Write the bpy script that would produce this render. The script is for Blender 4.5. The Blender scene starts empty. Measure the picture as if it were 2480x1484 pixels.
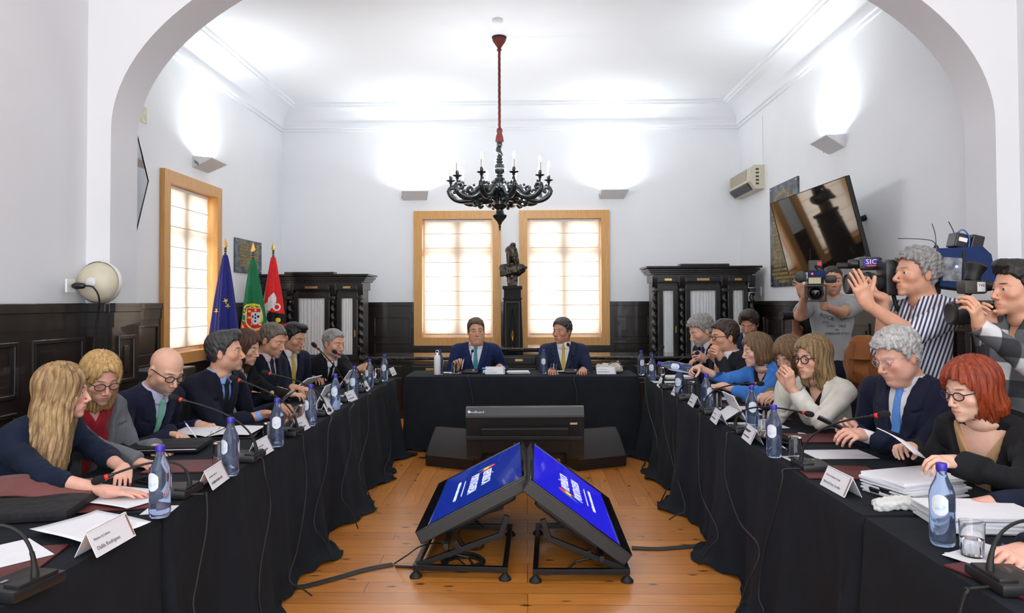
import bpy, bmesh, math, random
import numpy as np
from mathutils import Vector, Matrix, Euler, Quaternion
PI = math.pi
R = math.radians
rnd = random.Random(7)
SC = bpy.context.scene
COL = SC.collection

# ------------------------------------------------------------------ camera
FPX = 1700.0
CAM = Vector((0, 0, 1.5))
cam_rot = Matrix.Rotation(R(1.18), 3, 'Z') @ Matrix.Rotation(R(90 + 1.2), 3, 'X') @ Matrix.Rotation(R(-0.2), 3, 'Z')
cd = bpy.data.cameras.new('camera')
cd.sensor_width = 36
cd.lens = 36 * FPX / 2480
cd.shift_y = -47 / 2480
cd.clip_start = 0.05
cam = bpy.data.objects.new('camera', cd)
cam.matrix_world = Matrix.Translation(CAM) @ cam_rot.to_4x4()
COL.objects.link(cam)
SC.camera = cam


def ray(u, v):
    return cam_rot @ Vector(((u - 1240) / FPX, -(v - 695) / FPX, -1))


def P(u, v, d):
    r = ray(u, v)
    return CAM + r * (d / r.y)


def PZ(u, v, z):
    r = ray(u, v)
    return CAM + r * ((z - CAM.z) / r.z)


def PX(u, v, x):
    r = ray(u, v)
    return CAM + r * (x / r.x)


# ------------------------------------------------------------------ world, exposure
w = bpy.data.worlds.new('world')
SC.world = w
w.use_nodes = True
w.node_tree.nodes['Background'].inputs[0].default_value = (0.93, 0.96, 1.0, 1)
w.node_tree.nodes['Background'].inputs[1].default_value = 3.6
SC.view_settings.view_transform = 'Standard'
SC.view_settings.look = 'None'
SC.view_settings.exposure = 0.34
SC.view_settings.gamma = 1
SC.view_settings.use_curve_mapping = False
cy = SC.cycles
cy.use_denoising = True
cy.max_bounces = 9
cy.diffuse_bounces = 4
cy.glossy_bounces = 3
cy.transmission_bounces = 8
cy.transparent_max_bounces = 8
cy.sample_clamp_indirect = 6
cy.caustics_reflective = False
cy.caustics_refractive = False


def area(name, loc, size, power, rot=(0, 0, 0), col=(1, 1, 1), spread=180):
    l = bpy.data.lights.new(name, 'AREA')
    l.shape = 'RECTANGLE'
    l.size, l.size_y = size
    l.energy = power
    l.color = col
    l.spread = R(spread)
    o = bpy.data.objects.new(name, l)
    o.location = loc
    o.rotation_euler = rot
    COL.objects.link(o)
    return o



# daylight outside the three windows, added fill lights under the unseen near-room ceiling
for nm, x in (('daylight_behind_window', -1.07), ('daylight_behind_window', 0.585)):
    area(nm, (x, 12.0, 1.75), (1.5, 1.9), 55, (R(-90), 0, 0), (1.0, 0.93, 0.84))
area('daylight_behind_window', (-4.95, 7.85, 1.75), (1.6, 1.9), 55, (R(90), 0, R(-90)), (1.0, 0.93, 0.84))
area('near_room_fill_light', (-1.4, 2.0, 4.8), (2.2, 2.2), 16, (0, 0, 0), (1, 0.97, 0.93))
area('near_room_fill_light', (1.8, 2.0, 4.8), (2.2, 2.2), 16, (0, 0, 0), (1, 0.97, 0.93))


# ------------------------------------------------------------------ node helpers
def newmat(name):
    m = bpy.data.materials.new(name)
    m.use_nodes = True
    nt = m.node_tree
    b = nt.nodes['Principled BSDF']
    return m, nt, b


def nd(nt, typ, **kw):
    n = nt.nodes.new(typ)
    for k, v in kw.items():
        if k.startswith('_'):
            setattr(n, k[1:], v)
        else:
            n.inputs[k.replace('__', ' ')].default_value = v
    return n


def c4(c):
    return (c[0], c[1], c[2], 1)


def mapping(nt, src='Object', scale=(1, 1, 1), rot=(0, 0, 0)):
    tc = nd(nt, 'ShaderNodeTexCoord')
    mp = nd(nt, 'ShaderNodeMapping')
    mp.inputs['Scale'].default_value = scale
    mp.inputs['Rotation'].default_value = rot
    nt.links.new(tc.outputs[src], mp.inputs['Vector'])
    return mp.outputs[0]


def mixc(nt, fac, a, b, blend='MIX'):
    n = nt.nodes.new('ShaderNodeMix')
    n.data_type = 'RGBA'
    n.blend_type = blend
    for i, v in ((0, fac), (6, a), (7, b)):
        if isinstance(v, (int, float)):
            n.inputs[i].default_value = v
        elif isinstance(v, tuple):
            n.inputs[i].default_value = c4(v)
        else:
            nt.links.new(v, n.inputs[i])
    return n.outputs[2]


def ramp(nt, src, a, b, lo=0.0, hi=1.0):
    n = nd(nt, 'ShaderNodeMapRange')
    n.inputs[1].default_value = a
    n.inputs[2].default_value = b
    n.inputs[3].default_value = lo
    n.inputs[4].default_value = hi
    nt.links.new(src, n.inputs[0])
    return n.outputs[0]


def noise(nt, vec, scale, detail=3, rough=0.5):
    n = nd(nt, 'ShaderNodeTexNoise', Scale=scale, Detail=detail, Roughness=rough)
    if vec is not None:
        nt.links.new(vec, n.inputs['Vector'])
    return n.outputs[0]


def bump(nt, b, h, strength, dist=0.01):
    n = nd(nt, 'ShaderNodeBump', Strength=strength, Distance=dist)
    nt.links.new(h, n.inputs['Height'])
    nt.links.new(n.outputs[0], b.inputs['Normal'])


_mc = {}


def mat(name, col, rough=0.5, metal=0.0, var=0.12, vscale=18.0, bmp=0.0, bscale=60.0, stretch=(1, 1, 1), emit=0, spec=0.5, coat=0):
    if name in _mc:
        return _mc[name]
    m, nt, b = newmat(name)
    v = mapping(nt, 'Object', stretch)
    n = noise(nt, v, vscale)
    c = mixc(nt, ramp(nt, n, 0.3, 0.7), tuple(x * (1 - var) for x in col), tuple(min(1, x * (1 + var)) for x in col))
    nt.links.new(c, b.inputs['Base Color'])
    b.inputs['Roughness'].default_value = rough
    b.inputs['Metallic'].default_value = metal
    b.inputs['Specular IOR Level'].default_value = spec
    b.inputs['Coat Weight'].default_value = coat
    if bmp:
        bump(nt, b, noise(nt, v, bscale), bmp, 0.004)
    if emit:
        nt.links.new(c, b.inputs['Emission Color'])
        b.inputs['Emission Strength'].default_value = emit
    _mc[name] = m
    return m


def wood(name, col, dark, rough=0.35, scale=(1, 1, 12), coat=0.0):
    if name in _mc:
        return _mc[name]
    m, nt, b = newmat(name)
    v = mapping(nt, 'Object', scale)
    n = noise(nt, v, 6.0, 5, 0.6)
    nt.links.new(mixc(nt, ramp(nt, n, 0.35, 0.65), dark, col), b.inputs['Base Color'])
    b.inputs['Roughness'].default_value = rough
    b.inputs['Coat Weight'].default_value = coat
    bump(nt, b, n, 0.08, 0.003)
    _mc[name] = m
    return m


def floor_mat(name, along_y):
    m, nt, b = newmat(name)
    v = mapping(nt, 'Object', (1, 1, 1), (0, 0, R(90) if along_y else 0))
    br = nd(nt, 'ShaderNodeTexBrick', Scale=1.0)
    br.offset = 0.37
    br.offset_frequency = 3
    br.squash = 0.8
    br.squash_frequency = 4
    br.inputs['Brick Width'].default_value = 2.3
    br.inputs['Row Height'].default_value = 0.135
    br.inputs['Mortar Size'].default_value = 0.0022
    br.inputs['Mortar Smooth'].default_value = 0.1
    br.inputs['Bias'].default_value = 0.0
    br.inputs['Color1'].default_value = (0.70, 0.27, 0.045, 1)
    br.inputs['Color2'].default_value = (0.52, 0.185, 0.030, 1)
    br.inputs['Mortar'].default_value = (0.07, 0.022, 0.006, 1)
    nt.links.new(v, br.inputs['Vector'])
    mp = nd(nt, 'ShaderNodeMapping')
    mp.inputs['Scale'].default_value = (1.2, 16, 1)
    nt.links.new(v, mp.inputs['Vector'])
    g = noise(nt, mp.outputs[0], 3.0, 5, 0.65)
    c = mixc(nt, ramp(nt, g, 0.35, 0.75, 0, 0.55), br.outputs[0], (0.30, 0.095, 0.018))
    bl = noise(nt, v, 1.1, 3)
    c = mixc(nt, ramp(nt, bl, 0.45, 0.7, 0, 0.35), c, (0.72, 0.33, 0.09))
    mp2 = nd(nt, 'ShaderNodeMapping')
    mp2.inputs['Scale'].default_value = (2.0, 5.5, 1)
    nt.links.new(v, mp2.inputs['Vector'])
    vo = nd(nt, 'ShaderNodeTexVoronoi', Scale=2.1)
    nt.links.new(mp2.outputs[0], vo.inputs['Vector'])
    dist = noise(nt, v, 22.0, 3)
    ad = nd(nt, 'ShaderNodeMath', _operation='MULTIPLY_ADD')
    nt.links.new(dist, ad.inputs[0])
    ad.inputs[1].default_value = 0.18
    nt.links.new(vo.outputs['Distance'], ad.inputs[2])
    c = mixc(nt, ramp(nt, ad.outputs[0], 0.15, 0.25, 0.95, 0), c, (0.05, 0.012, 0.004))
    nt.links.new(c, b.inputs['Base Color'])
    b.inputs['Roughness'].default_value = 0.3
    b.inputs['Coat Weight'].default_value = 0.25
    b.inputs['Coat Roughness'].default_value = 0.18
    bump(nt, b, g, 0.06, 0.004)
    return m


def glassy(name, col, ior=1.33, rough=0.0):
    if name in _mc:
        return _mc[name]
    m, nt, b = newmat(name)
    v = mapping(nt)
    nt.links.new(mixc(nt, noise(nt, v, 4.0), col, tuple(min(1, x * 1.03) for x in col)), b.inputs['Base Color'])
    b.inputs['Transmission Weight'].default_value = 1
    b.inputs['Roughness'].default_value = rough
    b.inputs['IOR'].default_value = ior
    _mc[name] = m
    return m


def fabric(name, col, rough=0.85, w=900, sheen=0.3, fold=0.5, var=0.12):
    if name in _mc:
        return _mc[name]
    m, nt, b = newmat(name)
    v = mapping(nt)
    n = noise(nt, v, 9.0, 4)
    c = mixc(nt, ramp(nt, n, 0.3, 0.7), tuple(x * (1 - var) for x in col), tuple(min(1, x * (1 + var)) for x in col))
    nt.links.new(c, b.inputs['Base Color'])
    b.inputs['Roughness'].default_value = rough
    b.inputs['Sheen Weight'].default_value = sheen * min(1.0, 0.05 + max(col) * 2)
    b.inputs['Specular IOR Level'].default_value = 0.2
    mp = nd(nt, 'ShaderNodeMapping')
    mp.inputs['Scale'].default_value = (1, 1, 0.35)
    mp.inputs['Rotation'].default_value = (0.4, 0.5, 0.2)
    nt.links.new(v, mp.inputs['Vector'])
    bump(nt, b, noise(nt, mp.outputs[0], 14.0, 3, 0.55), fold, 0.02)
    _mc[name] = m
    return m


M = dict(
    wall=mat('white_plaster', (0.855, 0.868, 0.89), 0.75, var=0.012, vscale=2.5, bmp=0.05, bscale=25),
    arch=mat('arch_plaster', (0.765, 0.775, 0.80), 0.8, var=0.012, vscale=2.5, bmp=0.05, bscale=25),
    ceil=mat('ceiling_plaster', (0.83, 0.845, 0.87), 0.8, var=0.01, vscale=1.5),
    darkwood=wood('dark_varnished_wood', (0.022, 0.013, 0.009), (0.006, 0.004, 0.003), 0.3, (1, 1, 0.15), 0.4),
    blackwood=wood('ebonised_wood', (0.012, 0.010, 0.010), (0.005, 0.004, 0.004), 0.32, (1, 1, 0.2), 0.3),
    oak=wood('oak_casing', (0.70, 0.375, 0.115), (0.60, 0.30, 0.085), 0.4, (6, 6, 0.6)),
    cloth=fabric('black_tablecloth', (0.0105, 0.0135, 0.0185), 0.9, sheen=0.0, fold=0.25),
    black=mat('black_plastic', (0.012, 0.012, 0.013), 0.42),
    blackgloss=mat('black_gloss', (0.004, 0.004, 0.005), 0.06),
    steel=mat('black_steel', (0.012, 0.012, 0.013), 0.35, 0.6),
    rubber=mat('black_rubber', (0.008, 0.008, 0.008), 0.6),
    chrome=mat('chrome', (0.7, 0.7, 0.72), 0.2, 1.0, var=0.03),
    gold=mat('gilt_metal', (0.62, 0.42, 0.14), 0.3, 1.0),
    white=mat('white_paint', (0.82, 0.82, 0.83), 0.45, var=0.02),
    paper=mat('white_paper', (0.80, 0.80, 0.84), 0.8, var=0.02),
    greyl=mat('light_grey_enamel', (0.74, 0.74, 0.76), 0.45, var=0.02),
    cream=mat('cream_plastic', (0.62, 0.57, 0.43), 0.45, var=0.04),
    maroon=mat('maroon_leather', (0.10, 0.012, 0.014), 0.45, bmp=0.2, bscale=300),
    red=mat('red_ring', (0.75, 0.02, 0.015), 0.4),
    bottle=None,
    glass=glassy('clear_glass', (0.97, 0.98, 1.0), 1.45),
    bluecap=mat('blue_cap', (0.04, 0.025, 0.38), 0.4),
    label=mat('bottle_label', (0.55, 0.72, 0.90), 0.5, var=0.3, vscale=60),
)


m, nt, b = newmat('blue_bottle_glass')
nt.links.new(mixc(nt, noise(nt, mapping(nt), 4.0), (.48, .66, 1.0), (.54, .70, 1.0)), b.inputs['Base Color'])
b.inputs['Transmission Weight'].default_value = .93
b.inputs['Roughness'].default_value = 0
b.inputs['IOR'].default_value = 1.33
tl_ = nd(nt, 'ShaderNodeBsdfTranslucent', Color=(.35, .5, 1, 1))
mx_ = nd(nt, 'ShaderNodeMixShader')
mx_.inputs[0].default_value = .05
nt.links.new(b.outputs[0], mx_.inputs[1])
nt.links.new(tl_.outputs[0], mx_.inputs[2])
nt.links.new(mx_.outputs[0], nt.nodes['Material Output'].inputs[0])
M['bottle'] = m


# ------------------------------------------------------------------ object helpers
def tag(o, label=None, cat=None, group=None, kind=None):
    if label:
        o['label'] = label
    if cat:
        o['category'] = cat
    if group:
        o['group'] = group
    if kind:
        o['kind'] = kind
    return o


def thing(name, label, cat, loc=(0, 0, 0), rotz=0.0, group=None):
    o = bpy.data.objects.new(name, None)
    o.empty_display_size = 0.05
    COL.objects.link(o)
    o.location = loc
    o.rotation_euler = (0, 0, rotz)
    return tag(o, label, cat, group)


def mkobj(name, verts, faces, mats, parent=None, smooth=False, fm=None, world=False):
    me = bpy.data.meshes.new(name)
    me.from_pydata([tuple(v) for v in verts], [], [tuple(f) for f in faces])
    if not isinstance(mats, (list, tuple)):
        mats = [mats]
    for m in mats:
        me.materials.append(m)
    if fm is not None:
        me.polygons.foreach_set('material_index', np.array(fm, dtype=np.int32))
    if smooth is not False:
        me.polygons.foreach_set('use_smooth', np.ones(len(me.polygons), dtype=bool))
        if smooth is not True:
            me.set_sharp_from_angle(angle=R(smooth))
    me.update()
    o = bpy.data.objects.new(name, me)
    COL.objects.link(o)
    if parent is not None:
        o.parent = parent
        if world:
            if parent.type == 'EMPTY' or True:
                mw = Matrix.Translation(parent.location) @ parent.rotation_euler.to_matrix().to_4x4()
                me.transform(mw.inverted())
    return o


class MB:
    def __init__(s):
        s.v, s.f, s.m = [], [], []

    def add(s, vs, fs, mi=0):
        n = len(s.v)
        s.v += [Vector(v) for v in vs]
        s.f += [tuple(i + n for i in f) for f in fs]
        s.m += [mi] * len(fs)
        return s

    def box(s, c, size, rot=None, mi=0, bev=0.0):
        c = Vector(c)
        s.k = (getattr(s, 'k', 0) + 1) % 7
        hx, hy, hz = [x / 2 + .00012 * s.k if x > .004 else x / 2 for x in size]
        m = rot if rot is not None else Matrix.Identity(3)
        if not bev:
            vs = [c + m @ Vector((x, y, z)) for x in (-hx, hx) for y in (-hy, hy) for z in (-hz, hz)]
            return s.add(vs, [(0, 1, 3, 2), (4, 6, 7, 5), (0, 4, 5, 1), (2, 3, 7, 6), (0, 2, 6, 4), (1, 5, 7, 3)], mi)
        b = min(bev, hx * .9, hy * .9, hz * .9)
        bm = bmesh.new()
        bmesh.ops.create_cube(bm, size=1)
        for v in bm.verts:
            v.co = Vector((v.co.x * 2 * hx, v.co.y * 2 * hy, v.co.z * 2 * hz))
        bmesh.ops.bevel(bm, geom=list(bm.edges), offset=b, segments=2, affect='EDGES', profile=0.6)
        bm.verts.index_update()
        s.add([c + m @ v.co for v in bm.verts], [[v.index for v in f.verts] for f in bm.faces], mi)
        bm.free()
        return s

    def tube(s, pts, r, n=8, mi=0, cap=True, flat=1.0):
        pts = [Vector(p) for p in pts]
        rs = r if isinstance(r, (list, tuple)) else [r] * len(pts)
        t0 = (pts[1] - pts[0]).normalized()
        up = Vector((0, 0, 1)) if abs(t0.z) < 0.9 else Vector((1, 0, 0))
        a = t0.cross(up).normalized()
        vs, fs = [], []
        for i, p in enumerate(pts):
            t = (pts[min(i + 1, len(pts) - 1)] - pts[max(i - 1, 0)]).normalized()
            a = (a - t * a.dot(t)).normalized()
            b = t.cross(a)
            for k in range(n):
                th = 2 * PI * k / n
                vs.append(p + (a * math.cos(th) + b * math.sin(th) * flat) * rs[i])
        for i in range(len(pts) - 1):
            for k in range(n):
                k2 = (k + 1) % n
                fs.append((i * n + k, i * n + k2, (i + 1) * n + k2, (i + 1) * n + k))
        if cap:
            fs.append(tuple(range(n))[::-1])
            fs.append(tuple((len(pts) - 1) * n + k for k in range(n)))
        return s.add(vs, fs, mi)

    def lathe(s, prof, c=(0, 0, 0), n=24, mi=0, axis=None, cap=True, twist=None):
        c = Vector(c)
        m = axis if axis is not None else Matrix.Identity(3)
        vs, fs = [], []
        for i, (r, z) in enumerate(prof):
            for k in range(n):
                th = 2 * PI * k / n
                rr = r if twist is None else r * twist(th, z)
                vs.append(c + m @ Vector((rr * math.cos(th), rr * math.sin(th), z)))
        for i in range(len(prof) - 1):
            for k in range(n):
                k2 = (k + 1) % n
                fs.append((i * n + k, i * n + k2, (i + 1) * n + k2, (i + 1) * n + k))
        if cap:
            fs.append(tuple(range(n))[::-1])
            fs.append(tuple((len(prof) - 1) * n + k for k in range(n)))
        return s.add(vs, fs, mi)

    def prism(s, poly, a, b, mi=0):
        """poly: list of 3D points, extruded from +a to +b vectors"""
        a, b = Vector(a), Vector(b)
        n = len(poly)
        vs = [Vector(p) + a for p in poly] + [Vector(p) + b for p in poly]
        fs = [tuple(range(n))[::-1], tuple(range(n, 2 * n))]
        fs += [(i, (i + 1) % n, n + (i + 1) % n, n + i) for i in range(n)]
        return s.add(vs, fs, mi)

    def grid(s, fn, nu, nv, mi=0, mf=None):
        vs = [fn(i / nu, j / nv) for j in range(nv + 1) for i in range(nu + 1)]
        fs, n0 = [], len(s.v)
        s.v += [Vector(v) for v in vs]
        for j in range(nv):
            for i in range(nu):
                a = n0 + j * (nu + 1) + i
                s.f.append((a, a + 1, a + nu + 2, a + nu + 1))
                s.m.append(mf((i + .5) / nu, (j + .5) / nv) if mf else mi)
        return s

    def build(s, name, mats, parent=None, smooth=False, world=False):
        return mkobj(name, s.v, s.f, mats, parent, smooth, s.m if isinstance(mats, (list, tuple)) else None, world)


def bez(p0, p1, p2, p3, n=12):
    p0, p1, p2, p3 = map(Vector, (p0, p1, p2, p3))
    return [p0 * (1 - t) ** 3 + p1 * 3 * t * (1 - t) ** 2 + p2 * 3 * t * t * (1 - t) + p3 * t ** 3 for t in [i / n for i in range(n + 1)]]


def spline(pts, n=6):
    pts = [Vector(p) for p in pts]
    out = []
    for i in range(len(pts) - 1):
        a, b, c, d = pts[max(i - 1, 0)], pts[i], pts[i + 1], pts[min(i + 2, len(pts) - 1)]
        for k in range(n):
            t = k / n
            out.append(0.5 * ((2 * b) + (c - a) * t + (2 * a - 5 * b + 4 * c - d) * t * t + (3 * b - a - 3 * c + d) * t ** 3))
    out.append(pts[-1])
    return out


def copy_tree(o, parent=None):
    c = o.copy()
    COL.objects.link(c)
    if parent is not None:
        c.parent = parent
    for ch in list(o.children):
        copy_tree(ch, c)
    return c


def text(name, body, size, parent, m, loc, rot, ext=0.0005, align='CENTER', sx=1.0):
    """flat lettering as mesh; rot is a 3x3 matrix whose columns are the text's x, y and normal"""
    cu = bpy.data.curves.new(name, 'FONT')
    cu.body = body
    cu.size = size
    cu.extrude = ext
    cu.align_x = align
    cu.align_y = 'CENTER'
    cu.resolution_u = 2
    o = bpy.data.objects.new(name, cu)
    cu.materials.append(m)
    COL.objects.link(o)
    me = bpy.data.meshes.new_from_object(o)
    bpy.data.objects.remove(o)
    bpy.data.curves.remove(cu)
    me.name = name
    if not me.materials:
        me.materials.append(m)
    o = bpy.data.objects.new(name, me)
    COL.objects.link(o)
    o.parent = parent
    o.matrix_local = Matrix.Translation(loc) @ rot.to_4x4() @ Matrix.Diagonal((sx, 1, 1, 1))
    return o
# ================================================================== the room
XL, XR, YB, ZC = -3.82, 3.29, 10.86, 4.54
YA0, YA1 = 4.60, 4.92
ZW = 1.5


def struct(o):
    o['kind'] = 'structure'
    return o


# floor, two laying directions
YF = 5.2
fl = MB()
fl.add([(-4.2, -3, 0), (3.6, -3, 0), (3.6, YF, 0), (-4.2, YF, 0)], [(0, 1, 2, 3)], 0)
fl.add([(-4.2, YF, 0), (3.6, YF, 0), (3.6, YB + .3, 0), (-4.2, YB + .3, 0)], [(0, 1, 2, 3)], 1)
struct(fl.build('floor', [floor_mat('floor_planks_across', False), floor_mat('floor_planks_along', True)]))

WINS_BACK = [(-1.738, -0.396), (-0.109, 1.278)]
WZ0, WZ1 = 0.83, 2.91
WIN_LEFT = (7.22, 8.60)
CAS = 0.125


def wallgrid(xs, zs, holes, fn):
    b = MB()
    for i in range(len(xs) - 1):
        for j in range(len(zs) - 1):
            cx, cz = (xs[i] + xs[i + 1]) / 2, (zs[j] + zs[j + 1]) / 2
            if any(h[0] < cx < h[1] and h[2] < cz < h[3] for h in holes):
                continue
            b.add([fn(xs[i], zs[j]), fn(xs[i + 1], zs[j]), fn(xs[i + 1], zs[j + 1]), fn(xs[i], zs[j + 1])], [(0, 1, 2, 3)])
    return b


hb = [(a + CAS * .8, c - CAS * .8, WZ0 + CAS * .8, WZ1 - CAS * .8) for a, c in WINS_BACK]
xs = sorted([XL, XR] + [h[0] for h in hb] + [h[1] for h in hb])
zs = [0, hb[0][2], hb[0][3], ZC + .1]
wall_back = struct(wallgrid(xs, zs, hb, lambda x, z: (x, YB, z)).build('wall_back', M['wall']))
hl = (WIN_LEFT[0] + CAS * .8, WIN_LEFT[1] - CAS * .8, WZ0 + CAS * .8, WZ1 - CAS * .8)
wall_left = struct(wallgrid([YA1 - .1, hl[0], hl[1], YB], zs, [hl], lambda y, z: (XL, y, z)).build('wall_left', M['wall']))
wall_right = struct(wallgrid([YA1 - .1, YB], [0, ZC + .1], [], lambda y, z: (XR, y, z)).build('wall_right', M['wall']))
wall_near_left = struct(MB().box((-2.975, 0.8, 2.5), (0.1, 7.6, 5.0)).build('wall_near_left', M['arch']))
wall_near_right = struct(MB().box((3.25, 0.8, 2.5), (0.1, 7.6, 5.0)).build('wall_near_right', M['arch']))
struct(MB().box((0.2, 0.8, 4.95), (7.6, 7.7, 0.1)).build('ceiling_near', M['ceil']))
struct(MB().box(((XL + XR) / 2, (YA1 + YB) / 2, ZC + .05), (XR - XL + .2, YB - YA1 + .2, 0.1)).build('ceiling', M['ceil']))

# arch wall
AX0, AX1, AZS, AB = -2.765, 3.05, 2.65, 1.50
ac, aa = (AX0 + AX1) / 2, (AX1 - AX0) / 2
arc = [(ac - aa * math.cos(t), AZS + AB * math.sin(t)) for t in [PI * i / 64 for i in range(65)]]
ar = MB()
TOP = 4.95
for y, s in ((YA0, 1), (YA1, -1)):
    def q(pts):
        vs = [(x, y, z) for x, z in pts]
        ar.add(vs, [(0, 1, 2, 3) if s > 0 else (3, 2, 1, 0)])
    q([(XL - .1, 0), (AX0, 0), (AX0, AZS), (XL - .1, AZS)])
    q([(XL - .1, AZS), (AX0, AZS), (AX0, TOP), (XL - .1, TOP)])
    q([(AX1, 0), (XR + .2, 0), (XR + .2, AZS), (AX1, AZS)])
    q([(AX1, AZS), (XR + .2, AZS), (XR + .2, TOP), (AX1, TOP)])
    for i in range(64):
        q([arc[i], arc[i + 1], (arc[i + 1][0], TOP), (arc[i][0], TOP)])
path = [(AX0, 0)] + arc + [(AX1, 0)]
vs, fs = [], []
for x, z in path:
    vs += [(x, YA0, z), (x, YA1, z)]
for i in range(len(path) - 1):
    fs.append((2 * i, 2 * i + 1, 2 * i + 3, 2 * i + 2))
ar.add(vs, fs)
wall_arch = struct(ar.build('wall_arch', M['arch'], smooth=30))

# cornice and cove swept round the far room
prof = [(0, 4.165), (.025, 4.165), (.03, 4.18), (.03, 4.20), (.055, 4.205), (.06, 4.225), (.06, 4.25), (.045, 4.26)]
prof += [(.045 + .225 * (1 - math.cos(t)), 4.26 + .215 * math.sin(t)) for t in [R(90) * i / 10 for i in range(1, 11)]]
prof += [(.275, 4.475), (.275, 4.50), (.31, 4.505), (.315, 4.55)]
cn = MB()
vs = []
for o_, z in prof:
    vs += [(XL + o_, YA1 + o_, z), (XR - o_, YA1 + o_, z), (XR - o_, YB - o_, z), (XL + o_, YB - o_, z)]
fs = []
for i in range(len(prof) - 1):
    for k in range(4):
        k2 = (k + 1) % 4
        fs.append((i * 4 + k, i * 4 + k2, i * 4 + 4 + k2, i * 4 + 4 + k))
cn.add(vs, fs)
struct(cn.build('trim_1', M['ceil'], smooth=25))


# wainscot: dark panelling along a line
def wainscot(parent, p0, p1, nrm, skip=(), name='wainscot_panel', pw=0.62):
    p0, p1, nrm = Vector((*p0, 0)), Vector((*p1, 0)), Vector((*nrm, 0))
    L = (p1 - p0).length
    d = (p1 - p0) / L
    rot = Matrix((d, nrm, Vector((0, 0, 1)))).transposed()

    def bx(b, x0, x1, y0, y1, z0, z1):
        b.box(p0 + d * (x0 + x1) / 2 + nrm * (y0 + y1) / 2 + Vector((0, 0, (z0 + z1) / 2)), (x1 - x0, y1 - y0, z1 - z0), rot, bev=0.004 if (z1 - z0 < .08 or x1 - x0 < .08) else 0)
    b = MB()
    segs, x = [], 0.0
    for a, c in sorted(skip):
        segs.append((x, a))
        x = c
    segs.append((x, L))
    for a, c in segs:
        if c - a < 0.03:
            continue
        bx(b, a, c, 0, .02, 0, ZW - .06)
        bx(b, a, c, 0, .045, ZW - .06, ZW)
        bx(b, a, c, 0, .032, ZW - .16, ZW - .06)
        bx(b, a, c, 0, .04, 0, .14)
        n = max(1, round((c - a) / pw))
        w = (c - a) / n
        for i in range(n):
            xa, xb = a + i * w + .06, a + (i + 1) * w - .06
            if xb - xa < .05:
                continue
            for z0, z1 in ((0.96, 1.28), (0.2, 0.88)):
                for (u0, u1, w0, w1) in ((xa, xb, z1 - .025, z1), (xa, xb, z0, z0 + .025), (xa, xa + .025, z0, z1), (xb - .025, xb, z0, z1)):
                    bx(b, u0, u1, .018, .036, w0, w1)
                if xb - xa > .2:
                    bx(b, xa + .07, xb - .07, .018, .028, z0 + .07, z1 - .07)
    return b.build(name, M['darkwood'], parent)


wainscot(wall_back, (XL, YB), (XR, YB), (0, -1), [(a - XL, c - XL) for a, c in WINS_BACK])
wainscot(wall_left, (XL, YB), (XL, YA1), (1, 0), [(YB - WIN_LEFT[1], YB - WIN_LEFT[0])])
wainscot(wall_right, (XR, YA1), (XR, YB), (-1, 0))
wainscot(wall_near_left, (-2.925, YA0), (-2.925, -2), (1, 0))
wainscot(wall_near_right, (3.20, -2), (3.20, YA0), (-1, 0))
wainscot(wall_arch, (AX0, YA0), (-2.925, YA0), (0, -1))
wainscot(wall_arch, (3.20, YA0), (AX1, YA0), (0, -1))
wainscot(wall_arch, (AX0, YA1), (AX0, YA0), (1, 0), pw=.3)
wainscot(wall_arch, (AX1, YA0), (AX1, YA1), (-1, 0), pw=.3)

# blind material: light comes through from outside
m, nt, bs = newmat('roman_blind_cloth')
out = nt.nodes['Material Output']
v = mapping(nt)
wv = noise(nt, mapping(nt, 'Object', (1, 1, 40)), 30.0, 2)
colr = mixc(nt, ramp(nt, wv, 0.3, 0.7), (0.60, 0.51, 0.43), (0.66, 0.57, 0.49))
tr = nd(nt, 'ShaderNodeBsdfTranslucent')
df = nd(nt, 'ShaderNodeBsdfDiffuse')
nt.links.new(colr, tr.inputs[0])
nt.links.new(colr, df.inputs[0])
mx = nd(nt, 'ShaderNodeMixShader')
mx.inputs[0].default_value = 0.42
nt.links.new(tr.outputs[0], mx.inputs[1])
nt.links.new(df.outputs[0], mx.inputs[2])
nt.links.new(mx.outputs[0], out.inputs[0])
M['blind'] = m
M['seam'] = mat('blind_seam', (0.45, 0.33, 0.26), 0.8)


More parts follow.
